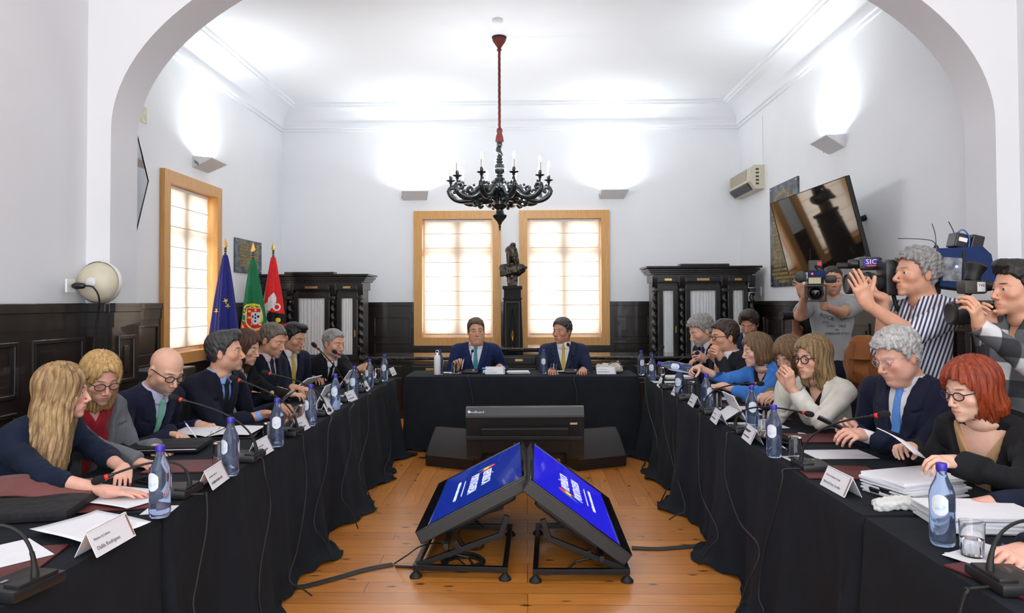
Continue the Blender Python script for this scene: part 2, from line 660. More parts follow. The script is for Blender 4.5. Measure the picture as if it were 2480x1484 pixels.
def window(name, wd, loc, rotz, gap=0.03):
    """local x across, y outward through the wall, z up; base at the sill"""
    t = bpy.data.objects.new(name, None)
    COL.objects.link(t)
    t.location = loc
    t.rotation_euler = (0, 0, rotz)
    t['kind'] = 'structure'
    H = WZ1 - WZ0
    h = wd / 2
    b = MB()
    for z0, z1, flip in ((0, CAS, 1), (H, H - CAS, -1)):
        b.prism([(-h, 0, z0), (h, 0, z0), (h - CAS, 0, z1), (-h + CAS, 0, z1)][::flip], (0, -.055, 0), (0, .02, 0))
    for s in (-1, 1):
        b.prism([(s * h, 0, 0), (s * h, 0, H), (s * (h - CAS), 0, H - CAS), (s * (h - CAS), 0, CAS)][::s], (0, -.055, 0), (0, .02, 0))
    # reveal lining
    iw, z0, z1 = h - CAS, CAS, H - CAS
    for s in (-1, 1):
        b.box((s * (iw + .01), .16, H / 2), (.02, .32, z1 - z0 + .04))
    b.box((0, .16, z0 - .01), (2 * iw, .32, .02))
    b.box((0, .16, z1 + .01), (2 * iw, .32, .02))
    b.build('window_frame', M['oak'], t)
    # sash behind the blind: casement with a transom and a middle post
    b = MB()
    for x in (-iw + .03, iw - .03):
        b.box((x, .19, H / 2), (.06, .05, z1 - z0))
    b.box((0, .17, H / 2), (.12, .06, z1 - z0))
    for z in (z0 + .04, z1 - .04, z0 + (z1 - z0) * .72):
        b.box((0, .19, z), (2 * iw, .05, .09))
    b.build('sash', M['white'], t)
    MB().box((0, .285, H / 2), (2 * iw, .006, z1 - z0)).build('window_pane', M['glass_thin'], t)
    # roman blind
    bw = iw - gap
    zb = z0 + .045
    n = 8
    sg = (z1 - zb) / n
    b = MB()

    def fn(u, v):
        z = zb + v * (z1 - zb)
        k = (v * n) % 1.0
        return (-bw + 2 * bw * u + .004 * math.sin(v * 9), .045 + .007 * math.sin(PI * k) + .003 * math.sin(u * 11 + v * 5), z)
    b.grid(fn, 24, n * 6)
    b.build('blind', M['blind'], t, smooth=True)
    b = MB()
    for i in range(n + 1):
        b.tube([(-bw, .043, zb + i * sg - (.003 if i == n else 0)), (0, .043, zb + i * sg - (.003 if i == n else 0)), (bw, .043, zb + i * sg - (.003 if i == n else 0))], .0035 if i else .008, 6)
    b.build('blind_rod', M['seam'], t)
    MB().box((0, .055, z1 - .02), (2 * bw, .03, .04)).build('blind_rail', M['white'], t)
    return t


m, nt, bs = newmat('window_glass')
lw = nd(nt, 'ShaderNodeLayerWeight', Blend=0.15)
tp = nd(nt, 'ShaderNodeBsdfTransparent')
gl = nd(nt, 'ShaderNodeBsdfGlossy', Roughness=0.02)
mx = nd(nt, 'ShaderNodeMixShader')
nt.links.new(mixc(nt, noise(nt, mapping(nt), 3.0), (.97, .98, .98), (1, 1, 1)), tp.inputs[0])
nt.links.new(lw.outputs['Fresnel'], mx.inputs[0])
nt.links.new(tp.outputs[0], mx.inputs[1])
nt.links.new(gl.outputs[0], mx.inputs[2])
nt.links.new(mx.outputs[0], nt.nodes['Material Output'].inputs[0])
M['glass_thin'] = m
for i, (a, c) in enumerate(WINS_BACK):
    window('window_%d' % (i + 1), c - a, ((a + c) / 2, YB, WZ0), 0)
window('window_3', WIN_LEFT[1] - WIN_LEFT[0], (XL, (WIN_LEFT[0] + WIN_LEFT[1]) / 2, WZ0), R(90), gap=0.05)
# panelling below the windows
def low_panel(parent, p0, p1, nrm):
    p0, p1, nrm = Vector((*p0, 0)), Vector((*p1, 0)), Vector((*nrm, 0))
    d = (p1 - p0).normalized()
    rot = Matrix((d, nrm, Vector((0, 0, 1)))).transposed()
    L = (p1 - p0).length
    b = MB().box((p0 + p1) / 2 + nrm * .01 + Vector((0, 0, .41)), (L, .02, .82), rot)
    for z in (.2, .75):
        b.box((p0 + p1) / 2 + nrm * .03 + Vector((0, 0, z)), (L - .2, .02, .03), rot)
    b.build('window_apron', M['darkwood'], parent)


for a, c in WINS_BACK:
    low_panel(wall_back, (a, YB), (c, YB), (0, -1))
low_panel(wall_left, (XL, WIN_LEFT[1]), (XL, WIN_LEFT[0]), (1, 0))

# ================================================================== wall sconces
M['lamp_on'] = mat('lamp_glow', (0.92, 0.97, 1.0), 0.5, var=0.01, emit=5)


def sconce(loc, rotz, label):
    """local: x across, -y into the room, z up"""
    t = thing('wall_sconce', label, 'wall lamp', loc, rotz, 'angular wall sconces')
    w, dp, h = .19, .22, .13
    pr = [(0, -.09), (0, h - .09), (-dp * .35, h - .09), (-dp, h - .045), (-.05, -.09)]
    b = MB()
    # open topped wedge: back plate, sloping underside, two ends
    b.box((0, -.01, -.02), (2 * w, .02, .13))
    b.prism([(-w, -.02, -.085), (w, -.02, -.085), (w + .05, -dp, .02), (-w + .02, -dp, .02)], (0, 0, 0), (0, 0, .012))
    for s in (-1, 1):
        b.prism([(s * w, -.0, -.085), (s * w, 0, .045), (s * w + (.05 if s > 0 else .02), -dp, .03)][::s], (0, 0, 0), (-.006 * s, 0, 0))
    b.build('shade', M['greyl'], t)
    b = MB()
    for i in range(4):
        b.box((-w - .002, -.03 - i * .012, -.02 - i * .01), (.004, .004, .035))
    b.build('vent_slot', M['black'], t)
    MB().tube([(-w * .6, -.07, -.01), (0, -.07, -.01), (w * .6, -.07, -.01)], .012, 10).build('lamp_tube', M['lamp_on'], t)
    rm = Matrix.Rotation(rotz, 3, 'Z')
    p = Vector(loc) + rm @ Vector((0, -.10, .035))
    area('sconce_light', p, (.30, .10), 15, (Matrix.Rotation(rotz, 3, 'Z') @ Matrix.Rotation(R(180 + 12), 3, 'X')).to_euler(), (0.90, 0.965, 1.0), 160)
    return t


sconce((-1.73, YB, 3.17), 0, 'grey wedge wall sconce left of the chandelier, above the left back window')
sconce((1.32, YB, 3.17), 0, 'grey wedge wall sconce right of the chandelier, above the right back window')
sconce((XL, 8.12, 3.14), R(90), 'angular white sconce on the left wall above the tall window')
sconce((XR, 7.45, 3.17), R(-90), 'angular white sconce on the right wall above the tilted screen')

# ================================================================== chandelier
CX, CY = P(1209, 85, 8.0).x, 8.0
ch = thing('chandelier', 'carved black wooden chandelier with ten lit candle bulbs on a red rope', 'chandelier', (CX, CY, 2.31))


def zc(v):
    return P(1211, v, CY).z - 2.31


bw = M['chand'] = mat('ebony_polish', (0.016, 0.020, 0.021), 0.22, var=.4, coat=0.4)
rope = mat('red_rope', (0.12, 0.016, 0.013), 0.8, bmp=0.6, bscale=120, stretch=(1, 1, 3))
MB().lathe([(.004, 0), (.012, .02), (.006, .03), (.018, .045), (.01, .06), (.03, .10), (.075, .15), (.085, .175), (.05, .20), (.04, .24), (.045, .25)], n=20).build('finial', bw, ch, smooth=50)
MB().lathe([(.04, .24), (.085, .27), (.09, .285), (.06, .30), (.062, .34), (.075, .35), (.075, .37), (.085, .38), (.10, .42), (.095, .47), (.11, .49), (.105, .53), (.06, .555), (.02, .58)], n=12).build('hub', bw, ch, smooth=40)
z1, z2 = .57, zc(345)
MB().lathe([(.03, z1 - .02), (.055, z1), (.06, z1 + .03), (.03, z1 + .05), (.04, z1 + .065), (.028, z1 + .08), (.055, z1 + .10), (.062, z1 + .14), (.05, z1 + .19), (.03, z1 + .20), (.045, z1 + .22), (.03, z1 + .235), (.04, z1 + .25), (.025, z1 + .27), (.035, z1 + .29)], n=20).build('baluster', bw, ch, smooth=50)
b = MB()
zt0, zt1 = z1 + .28, z2 - .05
N = 90
b.lathe([(.030, zt0 + (zt1 - zt0) * i / N) for i in range(N + 1)], n=24, twist=lambda th, z: 1 + .42 * math.cos(th + (z - zt0) * 38) + .0)
b.lathe([(.02, zt1), (.042, zt1 + .015), (.03, zt1 + .03), (.036, zt1 + .05), (.02, zt1 + .06)], n=16)
b.build('twisted_shaft', bw, ch, smooth=True)
zr = zc(312)
b = MB()
b.lathe([(.01, zr + .01), (.03, zr), (.034, zr - .03), (.026, zr - .045), (.04, zr - .09), (.048, z2 + .01), (.02, z2)], n=24, twist=lambda th, z: 1 + .1 * math.sin(th * 9))
b.build('tassel', rope, ch, smooth=60)
zh = ZC - 2.31
b = MB()
b.tube([(.0015 * math.sin(i * 1.5), .0015 * math.cos(i * 1.5), zr + (zh - .12 - zr) * i / 60) for i in range(61)], .0155, 8)
b.build('rope', rope, ch, smooth=True)
MB().lathe([(.012, zh - .17), (.03, zh - .15), (.018, zh - .13), (.045, zh - .09), (.075, zh - .045), (.08, zh - .02), (.07, zh - .005)], n=24).build('canopy', rope, ch, smooth=50)
MB().lathe([(.085, zh - .012), (.085, zh)], n=20).build('ceiling_plate', M['black'], ch)
b = MB()
b.box((0.045, -.105, .42), (.05, .01, .018))
b.build('tag', mat('pink_tag', (.7, .25, .25), .6), ch)
# one arm, radius .56
arm = MB()
RR = .56


def scroll(c, r0, turns, a0, n=26, dirn=1):
    return [(c[0] + r0 * (1 - .75 * i / n) * math.cos(a0 + dirn * turns * 2 * PI * i / n), 0, c[1] + r0 * (1 - .75 * i / n) * math.sin(a0 + dirn * turns * 2 * PI * i / n)) for i in range(n + 1)]


zb = .42
main = spline([(.09, 0, zb), (.17, 0, zb + .04), (.25, 0, zb + .01), (.33, 0, zb - .05), (.43, 0, zb - .075), (.52, 0, zb - .05), (.575, 0, zb + .01), (.57, 0, zb + .065), (.52, 0, zb + .07), (.505, 0, zb + .03), (.535, 0, zb + .02)], 5)
arm.tube(main, [.044 - .028 * i / (len(main) - 1) for i in range(len(main))], 8)
lead = spline([(.14, 0, zb + .05), (.22, 0, zb + .07), (.30, 0, zb + .04), (.36, 0, zb - .02), (.42, 0, zb + .0), (.415, 0, zb + .045), (.37, 0, zb + .04), (.375, 0, zb + .015)], 5)
arm.tube(lead, [.030 - .019 * i / (len(lead) - 1) for i in range(len(lead))], 7)
under = spline([(.11, 0, zb - .05), (.18, 0, zb - .07), (.25, 0, zb - .07), (.31, 0, zb - .10), (.28, 0, zb - .13), (.245, 0, zb - .11)], 5)
arm.tube(under, [.033 - .020 * i / (len(under) - 1) for i in range(len(under))], 7)
up = spline([(.16, 0, zb + .05), (.14, 0, zb + .10), (.18, 0, zb + .125), (.205, 0, zb + .10)], 5)
arm.tube(up, .013, 6)
for (x, z, r) in ((.53, zb + .10, .015), (.345, zb + .075, .016), (.60, zb + .035, .011), (.24, zb + .10, .014)):
    arm.lathe([(r * math.sin(t), z - r * math.cos(t)) for t in [PI * i / 6 for i in range(7)]][0:7], (x, 0, 0), n=8)
arm0 = arm.build('arm', bw, ch, smooth=50)
stem = MB().lathe([(.014, zb + .06), (.011, zb + .12), (.022, zb + .13), (.014, zb + .14), (.05, zb + .155), (.052, zb + .16), (.012, zb + .165), (.02, zb + .18), (.018, zb + .21)], (RR, 0, 0), n=16).build('drip_pan', bw, arm0, smooth=50)
cnd = MB().lathe([(.0135, zb + .20), (.0135, zb + .30), (.010, zb + .302)], (RR, 0, 0), n=12).build('candle_sleeve', M['cream'], arm0, smooth=50)
M['bulb'] = mat('bulb_glow', (0.93, 0.97, 1.0), .4, var=0.0, emit=40)
bz = zb + .30
bulb = MB().lathe([(.004, bz), (.012, bz + .015), (.017, bz + .035), (.012, bz + .058), (.003, bz + .075)], (RR, 0, 0), n=12).build('bulb', M['bulb'], arm0, smooth=True)
for k in range(10):
    a = arm0 if k == 0 else copy_tree(arm0, ch)
    a.rotation_euler = (0, 0, 2 * PI * k / 10)
    pl = bpy.data.lights.new('candle_bulb_light', 'POINT')
    pl.energy = 6
    pl.color = (.93, .97, 1.0)
    pl.shadow_soft_size = .02
    po_ = bpy.data.objects.new('candle_bulb_light', pl)
    po_.location = (CX + RR * math.cos(2 * PI * k / 10), CY + RR * math.sin(2 * PI * k / 10), 2.31 + bz + .10)
    COL.objects.link(po_)

# smoke detector
sd = thing('smoke_detector', 'small round white smoke detector on the ceiling beyond the chandelier rope', 'smoke detector', (P(1205, 44, 7.5).x, 7.5, ZC))
MB().lathe([(.055, 0), (.06, -.02), (.05, -.04), (.03, -.05)], n=24).build('detector_body', M['white'], sd, smooth=50)
MB().lathe([(.052, -.022), (.052, -.03)], n=24).build('vent_ring', M['black'], sd)

# ================================================================== marble plaques with gilt lines
marble, nt, bs = newmat('dark_marble')
n1 = noise(nt, mapping(nt), 6.0, 6, .65)
nt.links.new(mixc(nt, ramp(nt, n1, .42, .62), (.022, .027, .036), (.12, .14, .17)), bs.inputs['Base Color'])
bs.inputs['Roughness'].default_value = .25
gilt = mat('gilt_lettering', (.62, .42, .10), .45, .4, var=.3, vscale=40)


def plaque(label, wd, ht, loc, rotz, rows, arch):
    t = thing('marble_plaque', label, 'plaque', loc, rotz)
    MB().box((0, -.012, 0), (wd, .024, ht), bev=.004).build('slab', marble, t)
    b = MB()
    rr = random.Random(rows)
    lh = ht / (rows + 1.5)
    for i in range(rows):
        z = ht / 2 - lh * (i + 1.3)
        if arch and i < 3:
            continue
        hw = wd * (.40 if not arch else .42) * (rr.uniform(.8, 1) if i < rows - 1 else .4)
        x = -hw
        while x < hw:
            cw = lh * rr.uniform(.22, .38)
            if rr.random() > .13:
                k = rr.randint(0, 3)
                b.box((x + cw * .15, -.026, z), (cw * .25, .003, lh * .62))
                if k:
                    b.box((x + cw * .45, -.026, z + lh * .25 * (k - 2)), (cw * .6, .003, lh * .14))
                if k > 1:
                    b.box((x + cw * .75, -.026, z), (cw * .22, .003, lh * .62))
            x += cw * 1.25
    if arch:
        for i in range(26):
            a = R(160 - i * 5.6)
            c = Vector((wd * .40 * math.cos(a), -.026, ht / 2 - wd * .52 + wd * .40 * math.sin(a)))
            rm = Matrix.Rotation(-(a - PI / 2), 3, 'Y')
            b.box(c, (.009, .003, .06), rm)
            b.box(c + rm @ Vector((.011, 0, rr.choice((-.022, 0, .022)))), (.018, .003, .010), rm)
        b.box((0, -.026, ht / 2 - wd * .3), (.01, .003, .06))
        b.box((.03, -.026, ht / 2 - wd * .3), (.01, .003, .06))
    b.build('gilt_lines', gilt, t)
    b = MB()
    for sx in (-1, 1):
        for sz in (-1, 1):
            b.lathe([(.012, 0), (.009, .008)], (sx * (wd / 2 - .04), -.024, sz * (ht / 2 - .04)), n=10, axis=Matrix.Rotation(R(90), 3, 'X'))
    b.build('screw_cap', M['chrome'], t)
    return t


pa, pb = PX(1868, 455, XR), PX(1936, 428, XR)
ylen = pa.y - pb.y
plaque('tall dark marble plaque with gilt lettering, partly behind the tilted screen', ylen, 1.32, (XR, (pa.y + pb.y) / 2, 2.345), R(-90), 24, True)
pa, pb = PX(566, 566, XL), PX(630, 580, XL)
plaque('square grey marble plaque with gilt lettering on the left wall behind the flags', pb.y - pa.y, .45, (XL, (pa.y + pb.y) / 2, 2.13), R(90), 9, False)

# ================================================================== air conditioner
acy0, acy1 = 9.72, 10.74
t = thing('air_conditioner', 'old cream split air conditioner high in the right back corner', 'air conditioner', (XR, (acy0 + acy1) / 2, 3.22), R(-90))
L = acy1 - acy0
pf = [(0, -.17), (0, .16), (-.14, .16), (-.19, .12), (-.20, -.06), (-.12, -.17)]
MB().prism([(-L / 2, y, z) for y, z in pf], (0, 0, 0), (L, 0, 0)).build('housing', M['cream'], t)
MB().box((-.03, -.197, .05), (L * .74, .012, .15), bev=.004).build('grille', mat('grille_tan', (.42, .37, .27), .6), t)
b = MB().prism([(-L / 2 + .08, -.202, -.07), (-L / 2 + .08, -.202, -.10), (-L / 2 + .08, -.13, -.168), (-L / 2 + .08, -.125, -.155)], (0, 0, 0), (L - .2, 0, 0))
b.build('outlet', M['black'], t)
b = MB()
for i in range(5):
    b.box((L / 2 + .002, -.1, .1 - i * .05), (.006, .04, .02))
b.build('side_vent', M['black'], t)
MB().tube([(L / 2 - .05, -.006, .16), (L / 2 - .05, -.006, .5), (L / 2 - .05, -.006, .85)], .005, 6).build('pipe', M['white'], t)


# ================================================================== cabinets, bench desk, pedestal
def cabinet(label, x0, x1, y0, y1, zt, sidecol=True):
    cx = (x0 + x1) / 2
    t = thing('display_cabinet', label, 'cabinet', (cx, y0, 0), 0, None)
    w = x1 - x0
    h = w / 2
    dp = y1 - y0
    b = MB()
    b.box((0, dp / 2 + .05, zt / 2), (w - .16, dp - .1, zt - .1))
    b.box((0, dp / 2, .07), (w - .04, dp, .14), bev=.01)
    b.box((0, dp / 2, .62), (w - .06, dp, .05), bev=.01)
    b.box((0, dp / 2, zt - .17), (w - .10, dp, .12), bev=.005)
    b.build('carcass', M['blackwood'], t)
    b = MB()
    for i, (o, z) in enumerate(((.0, zt - .105), (.02, zt - .08), (.045, zt - .055), (.07, zt - .02))):
        b.box((0, dp / 2 - .02 - o / 2, z), (w + o * 2 - .02, dp + o, .028), bev=.006)
    b.box((0, .02 - .05, zt + .005), (w * .46, .16, .035), bev=.008)
    b.build('cornice', M['blackwood'], t)
    xs = [-h + .06, -h + w * .30, h - w * .30, h - .06]
    for x in xs:
        b = MB()
        b.lathe([(.030, .66 + (zt - .38 - .66) * i / 80) for i in range(81)], (x, -.005, 0), n=14, twist=lambda th, z: 1 + .35 * math.cos(th + z * 55))
        b.box((x, 0, .62), (.085, .09, .06), bev=.005)
        b.box((x, 0, zt - .34), (.085, .09, .05), bev=.005)
        b.prism([(x - .035, -.05, zt - .14), (x - .035, -.05, zt - .2), (x - .035, -.02, zt - .30), (x - .035, .03, zt - .30), (x - .035, .03, zt - .14)], (0, 0, 0), (.07, 0, 0))
        b.build('twisted_column', M['blackwood'], t, smooth=40)
    for i in range(3):
        a, c = xs[i] + .05, xs[i + 1] - .05
        m_ = (a + c) / 2
        z0, z1 = .70, zt - .27
        b = MB()
        fw = .07
        for (u0, u1, w0, w1) in ((a, a + fw, z0, z1), (c - fw, c, z0, z1), (a, c, z0, z0 + fw), (a, c, z1 - fw, z1)):
            b.box(((u0 + u1) / 2, .025, (w0 + w1) / 2), (u1 - u0, .04, w1 - w0), bev=.006)
        dr = b.build('door', M['blackwood'], t)
        b = MB()
        k = (c - a) / .022

        def fn(u, v, a=a, c=c, k=k, z0=z0, z1=z1):
            return (a + fw + (c - a - 2 * fw) * u, .042 + .007 * math.sin(u * k * 2.2 + 1.3 * math.sin(u * 9)) , z0 + fw + (z1 - z0 - 2 * fw) * v)
        b.grid(fn, 90, 2)
        b.build('curtain', M['curtain'], dr, smooth=True)
        MB().box((m_, .022, (z0 + z1) / 2), (c - a - 2 * fw, .004, z1 - z0 - 2 * fw)).build('pane', M['glass_thin'], dr)
        MB().box((c - fw / 2, .0, (z0 + z1) / 2 - .1), (.016, .006, .09)).build('keyplate', M['gold'], dr)
        b = MB()
        b.box((m_, .03, .38), (c - a, .03, .38), bev=.01)
        b.box((m_, .012, .38), (c - a - .12, .02, .26), bev=.012)
        b.build('lower_panel', M['blackwood'], t)
        b = MB()
        b.box((m_, -.004, zt - .19), (c - a - .02, .015, .055), bev=.006)
        b.build('frieze_panel', M['blackwood'], t)
        MB().box((m_, -.013, zt - .19), ((c - a) * .35, .006, .03)).build('brass_plate', M['gold'], t)
    return t


M['curtain'] = mat('white_pleated_curtain', (.95, .96, .96), .9, var=.03)
cabinet('ebonised cabinet with twisted columns and white pleated curtains, right of the back windows', 1.71, 3.17, 9.75, 10.3, 1.99)
cabinet('ebonised cabinet with white pleated curtains behind the flags, left of the back windows', -3.76, -2.25, 9.75, 10.3, 1.90)

# long judges bench with rope edge, raised centre
t = thing('council_bench', 'long black carved bench desk with rope moulded edge and raised centre under the windows', 'desk', (-.25, 9.3, 0))


def rope_edge(b, x0, x1, y, z):
    n = int((x1 - x0) / .012)
    for k in (0, 1, 2):
        b.tube([(x0 + (x1 - x0) * i / n, y + .008 * math.cos(i * .9 + k * 2.1), z + .008 * math.sin(i * .9 + k * 2.1)) for i in range(n + 1)], .009, 5)


gb = mat('bench_top', (.012, .010, .009), .13, coat=.8)
for (x0, x1, y0, y1, z, nm) in ((-2.15, -.95, 8.98, 9.7, .80, 'side_desk'), (.18, 2.45, 8.98, 9.7, .80, 'side_desk'), (-.95, .18, 9.1, 9.7, .905, 'centre_desk')):
    o = (.25, -9.3)
    b = MB()
    b.box(((x0 + x1) / 2 + o[0], (y0 + y1) / 2 + .03 + o[1], (z - .1) / 2), (x1 - x0 - .01, y1 - y0 - .08, z - .10))
    n = 2 if x1 - x0 < 1.4 else 4
    for i in range(n):
        xc = x0 + (i + .5) * (x1 - x0) / n + o[0]
        ww = (x1 - x0) / n - .12
        b.box((xc, y0 + .065 + o[1], z - .17), (ww, .03, .10), bev=.01)
        b.box((xc, y0 + .065 + o[1], z - .48), (ww, .03, .42), bev=.02)
        b.box((xc, y0 + .050 + o[1], z - .48), (ww - .12, .02, .30), bev=.015)
    body = b.build(nm, M['blackwood'], t)
    MB().box(((x0 + x1) / 2 + o[0], (y0 + y1) / 2 + o[1], z - .02), (x1 - x0, y1 - y0, .04), bev=.004).build('desktop', gb, body)
    b = MB()
    rope_edge(b, x0 + o[0], x1 + o[0], y0 - .005 + o[1], z - .02)
    b.build('rope_moulding', M['blackwood'], body, smooth=60)
    b = MB()
    for i in range(n):
        xc = x0 + (i + .5) * (x1 - x0) / n + o[0]
        b.box((xc, y0 + .045 + o[1], z - .165), (.10, .006, .03), bev=.002)
    b.build('brass_escutcheon', M['gold'], body)

# pedestal and bust
px_ = P(1241, 700, 9.95).x
M['pedwood'] = mat('dull_black_wood', (.010, .009, .009), .6, spec=.2)
t = thing('pedestal', 'tall black inlaid wooden pedestal standing between the two back windows', 'pedestal', (px_, 10.05, 0))
b = MB()


def frus(b, w0, w1, z0, z1, mi=0):
    b.add([(sx * w0, sy * w0, z0) for sx, sy in ((-1, -1), (1, -1), (1, 1), (-1, 1))] + [(sx * w1, sy * w1, z1) for sx, sy in ((-1, -1), (1, -1), (1, 1), (-1, 1))],
          [(3, 2, 1, 0), (4, 5, 6, 7), (0, 1, 5, 4), (1, 2, 6, 5), (2, 3, 7, 6), (3, 0, 4, 7)], mi)


frus(b, .17, .125, .12, 1.54)
b.box((0, 0, .06), (.40, .40, .12), bev=.01)
b.box((0, 0, 1.545), (.27, .27, .02), bev=.005)
frus(b, .122, .12, 1.55, 1.67)
b.box((0, 0, 1.70), (.28, .28, .05), bev=.012)
b.build('column', M['pedwood'], t)
b = MB()
for (x0, x1, z0, z1) in ((-.10, -.09, .3, 1.5), (.09, .10, .3, 1.5), (-.10, .10, 1.49, 1.5)):
    b.box(((x0 + x1) / 2, -.142 + (.01 if z0 > 1 else 0), (z0 + z1) / 2), (x1 - x0, .03, z1 - z0))
b.build('inlay_border', M['black'], t)
b = MB()
for s, zz in ((-1, 1.02), (1, 1.02)):
    b.tube([(0, -.139, 1.40), (s * .045, -.149, zz), (0, -.160, .72)], .003, 4)
b.build('diamond_inlay', M['steel'], t)
b = MB()
for k in range(3):
    b.tube([(0, -.153, 1.10), (.008 * (k - 1) * 2, -.155, 1.03), (0, -.157, .95)], .003, 4)
b.build('brass_motif', M['gold'], t)

# ================================================================== flags
def flag_fn(kind):
    rr = random.Random(kind)
    ph = [rr.uniform(0, 6) for _ in range(6)]

    def fn(u, v):  # u around front of drape 0..1, v 0 top ..1 bottom
        a = (u - .5) * PI * 1.25
        rad = .022 + .165 * v ** 0.8
        rad *= 1 + .16 * math.sin(a * 5 + ph[0] + v * .6) * min(1, v * 2.5) + .07 * math.sin(a * 11 + ph[1])
        return Vector((rad * math.sin(a) * 1.0, -rad * math.cos(a) * .75, -.0 - 1.25 * v))
    return fn


M['fl_blue'] = fabric('flag_blue', (.012, .018, .19), .6, fold=.2)
M['fl_yel'] = fabric('flag_yellow', (.80, .66, .03), .6, fold=.2)
M['fl_grn'] = fabric('flag_green', (.006, .16, .065), .6, fold=.2)
M['fl_red'] = fabric('flag_red', (.68, .012, .016), .6, fold=.2)
M['fl_wht'] = fabric('flag_white', (.75, .73, .73), .6, fold=.2)
M['fl_blk'] = fabric('flag_black', (.01, .01, .012), .6, fold=.2)
FM = [M[k] for k in ('fl_blue', 'fl_yel', 'fl_grn', 'fl_red', 'fl_wht', 'fl_blk')]


def star(x, z, r):
    a = math.atan2(x, z)
    d = math.hypot(x, z)
    k = abs(((a / (2 * PI) * 5) % 1) - .5) * 2
    return d < r * (.40 + .6 * max(0, k * 2 - 1) ** 1.0) if True else False


def pat_eu(x, z):  # metres across, metres down
    for (sx, sz) in ((-.095, .66), (.035, .54), (.06, .60)):
        if star(x - sx, z - sz, .035):
            return 1
    return 0


def pat_pt(x, z):
    cx, cz = .02, .72
    dx, dz = x - cx, z - cz
    rz = -dx * .45 + dz
    # shield
    sx_, sz_ = dx - .035, dz - .01
    W = .088
    def inshield(k):
        if abs(sx_) > W * k:
            return False
        if sz_ < -.12 * k:
            return False
        if sz_ < .03 * k:
            return True
        return sx_ ** 2 / (W * k) ** 2 + (sz_ - .03 * k) ** 2 / (.095 * k) ** 2 < 1
    if inshield(1.07):
        if not inshield(1.0):
            return 4
        if inshield(.62):
            for (ax, az) in ((0, -.005), (-.026, -.02), (.026, -.02), (0, -.045), (0, .035)):
                if abs(sx_ - ax) < .0095 and abs(sz_ - az) < .013:
                    return 0
            return 4
        for (ax, az) in ((-.068, -.085), (.068, -.085), (0, -.10), (-.07, -.01), (.07, -.01), (-.045, .075), (.045, .075)):
            if abs(sx_ - ax) < .011 and abs(sz_ - az) < .013:
                return 1
        return 3
    d = math.hypot(dx, dz * .92)
    if .135 < d < .158:
        return 1
    if d < .15:
        if abs(math.hypot(dx, (dz + .0) * 2.6) - .14) < .010 or abs(dx * .9 - dz) < .008 or abs(rz) < .008 or abs(math.hypot(dx * 2.2, dz) - .14) < .009:
            return 1
    return 2 if z < .80 + .12 * x else 3


def pat_mun(x, z):
    if z < .50 - 1.2 * x:
        return 3 if x > -.07 - (z - .3) * .2 or z < .45 else 4
    d = x * .9 + (z - .62) * .5
    if x < .01 + .06 * math.sin(z * 14):
        if abs(math.hypot(x + .05, z - .74) - .035) < .004:
            return 5
        return 4
    if z < .72 + .2 * x:
        if abs(math.hypot(x - .07, z - .66) - .04) < .011:
            return 4
        return 3
    if math.hypot(x - .09, z - .83) < .03:
        return 1
    return 5 if z < .88 else 3


def flag(label, u, v, d, pat, seed, rz=0):
    tip = P(u, v, d)
    t = thing('standing_flag', label, 'flag', (tip.x, tip.y, 0), rz)
    H = tip.z
    MB().tube([(0, 0, .04), (0, 0, 1), (0, 0, H - .12)], .014, 8).build('pole', M['black'], t, smooth=50)
    b = MB()
    b.lathe([(.011, H - .19), (.016, H - .18), (.011, H - .17), (.014, H - .15), (.006, H - .14)], n=10)
    b.add([(0, 0, H), (.028, 0, H - .1), (0, .008, H - .1), (-.028, 0, H - .1), (0, -.008, H - .1), (0, 0, H - .145)],
          [(0, 1, 2), (0, 2, 3), (0, 3, 4), (0, 4, 1), (5, 2, 1), (5, 3, 2), (5, 4, 3), (5, 1, 4)])
    b.build('spear_finial', M['gold'], t)
    MB().lathe([(.16, 0), (.16, .02), (.04, .05), (.02, .07)], n=20).build('base', M['steel'], t, smooth=40)
    fn0 = flag_fn(seed)
    fn = lambda u_, v_: fn0(u_, v_) + Vector((.012 * v_, 0, H - .21))
    b = MB()

    def mf(uu, vv):
        # cloth metres across: arc coordinate
        rad = .03 + .15 * vv ** .8
        return pat((uu - .5) * PI * 1.25 * rad * .93, vv * 1.25)
    b.grid(fn, 280, 320, mf=mf)
    o = b.build('flag_cloth', FM, t, smooth=True)
    so = o.modifiers.new('thick', 'SOLIDIFY')
    so.thickness = .003
    return t


flag('dark blue flag with yellow stars on a spear tipped pole, leftmost of the three flags', 546, 575, 8.25, pat_eu, 3)
flag('green and red flag with a shield and yellow sphere, middle of the three flags', 613, 586, 8.6, pat_pt, 5)
flag('red and white flag with black lower corner, rightmost of the three flags', 662, 584, 9.2, pat_mun, 8)


# ================================================================== screens
def panel_tv(t, W, H, th=.05, bz=.028, screen=None, bottom=0.0):
    """local x across, z up, front faces -y; centre at origin"""
    MB().box((0, th / 2, 0), (W, th, H), bev=.006).build('housing', M['black'], t)
    b = MB()
    b.box((0, -.004, H / 2 - bz / 2), (W, .01, bz), bev=.002)
    b.box((0, -.004, -H / 2 + bz / 2 + bottom / 2), (W, .01, bz + bottom), bev=.002)
    for s in (-1, 1):
        b.box((s * (W / 2 - bz / 2), -.004, bottom / 2), (bz, .01, H - bottom), bev=.002)
    b.build('bezel', M['blackgloss'], t)
    MB().box((0, -.001, bottom / 2), (W - 2 * bz, .006, H - 2 * bz - bottom)).build('screen', screen or M['blackgloss'], t)


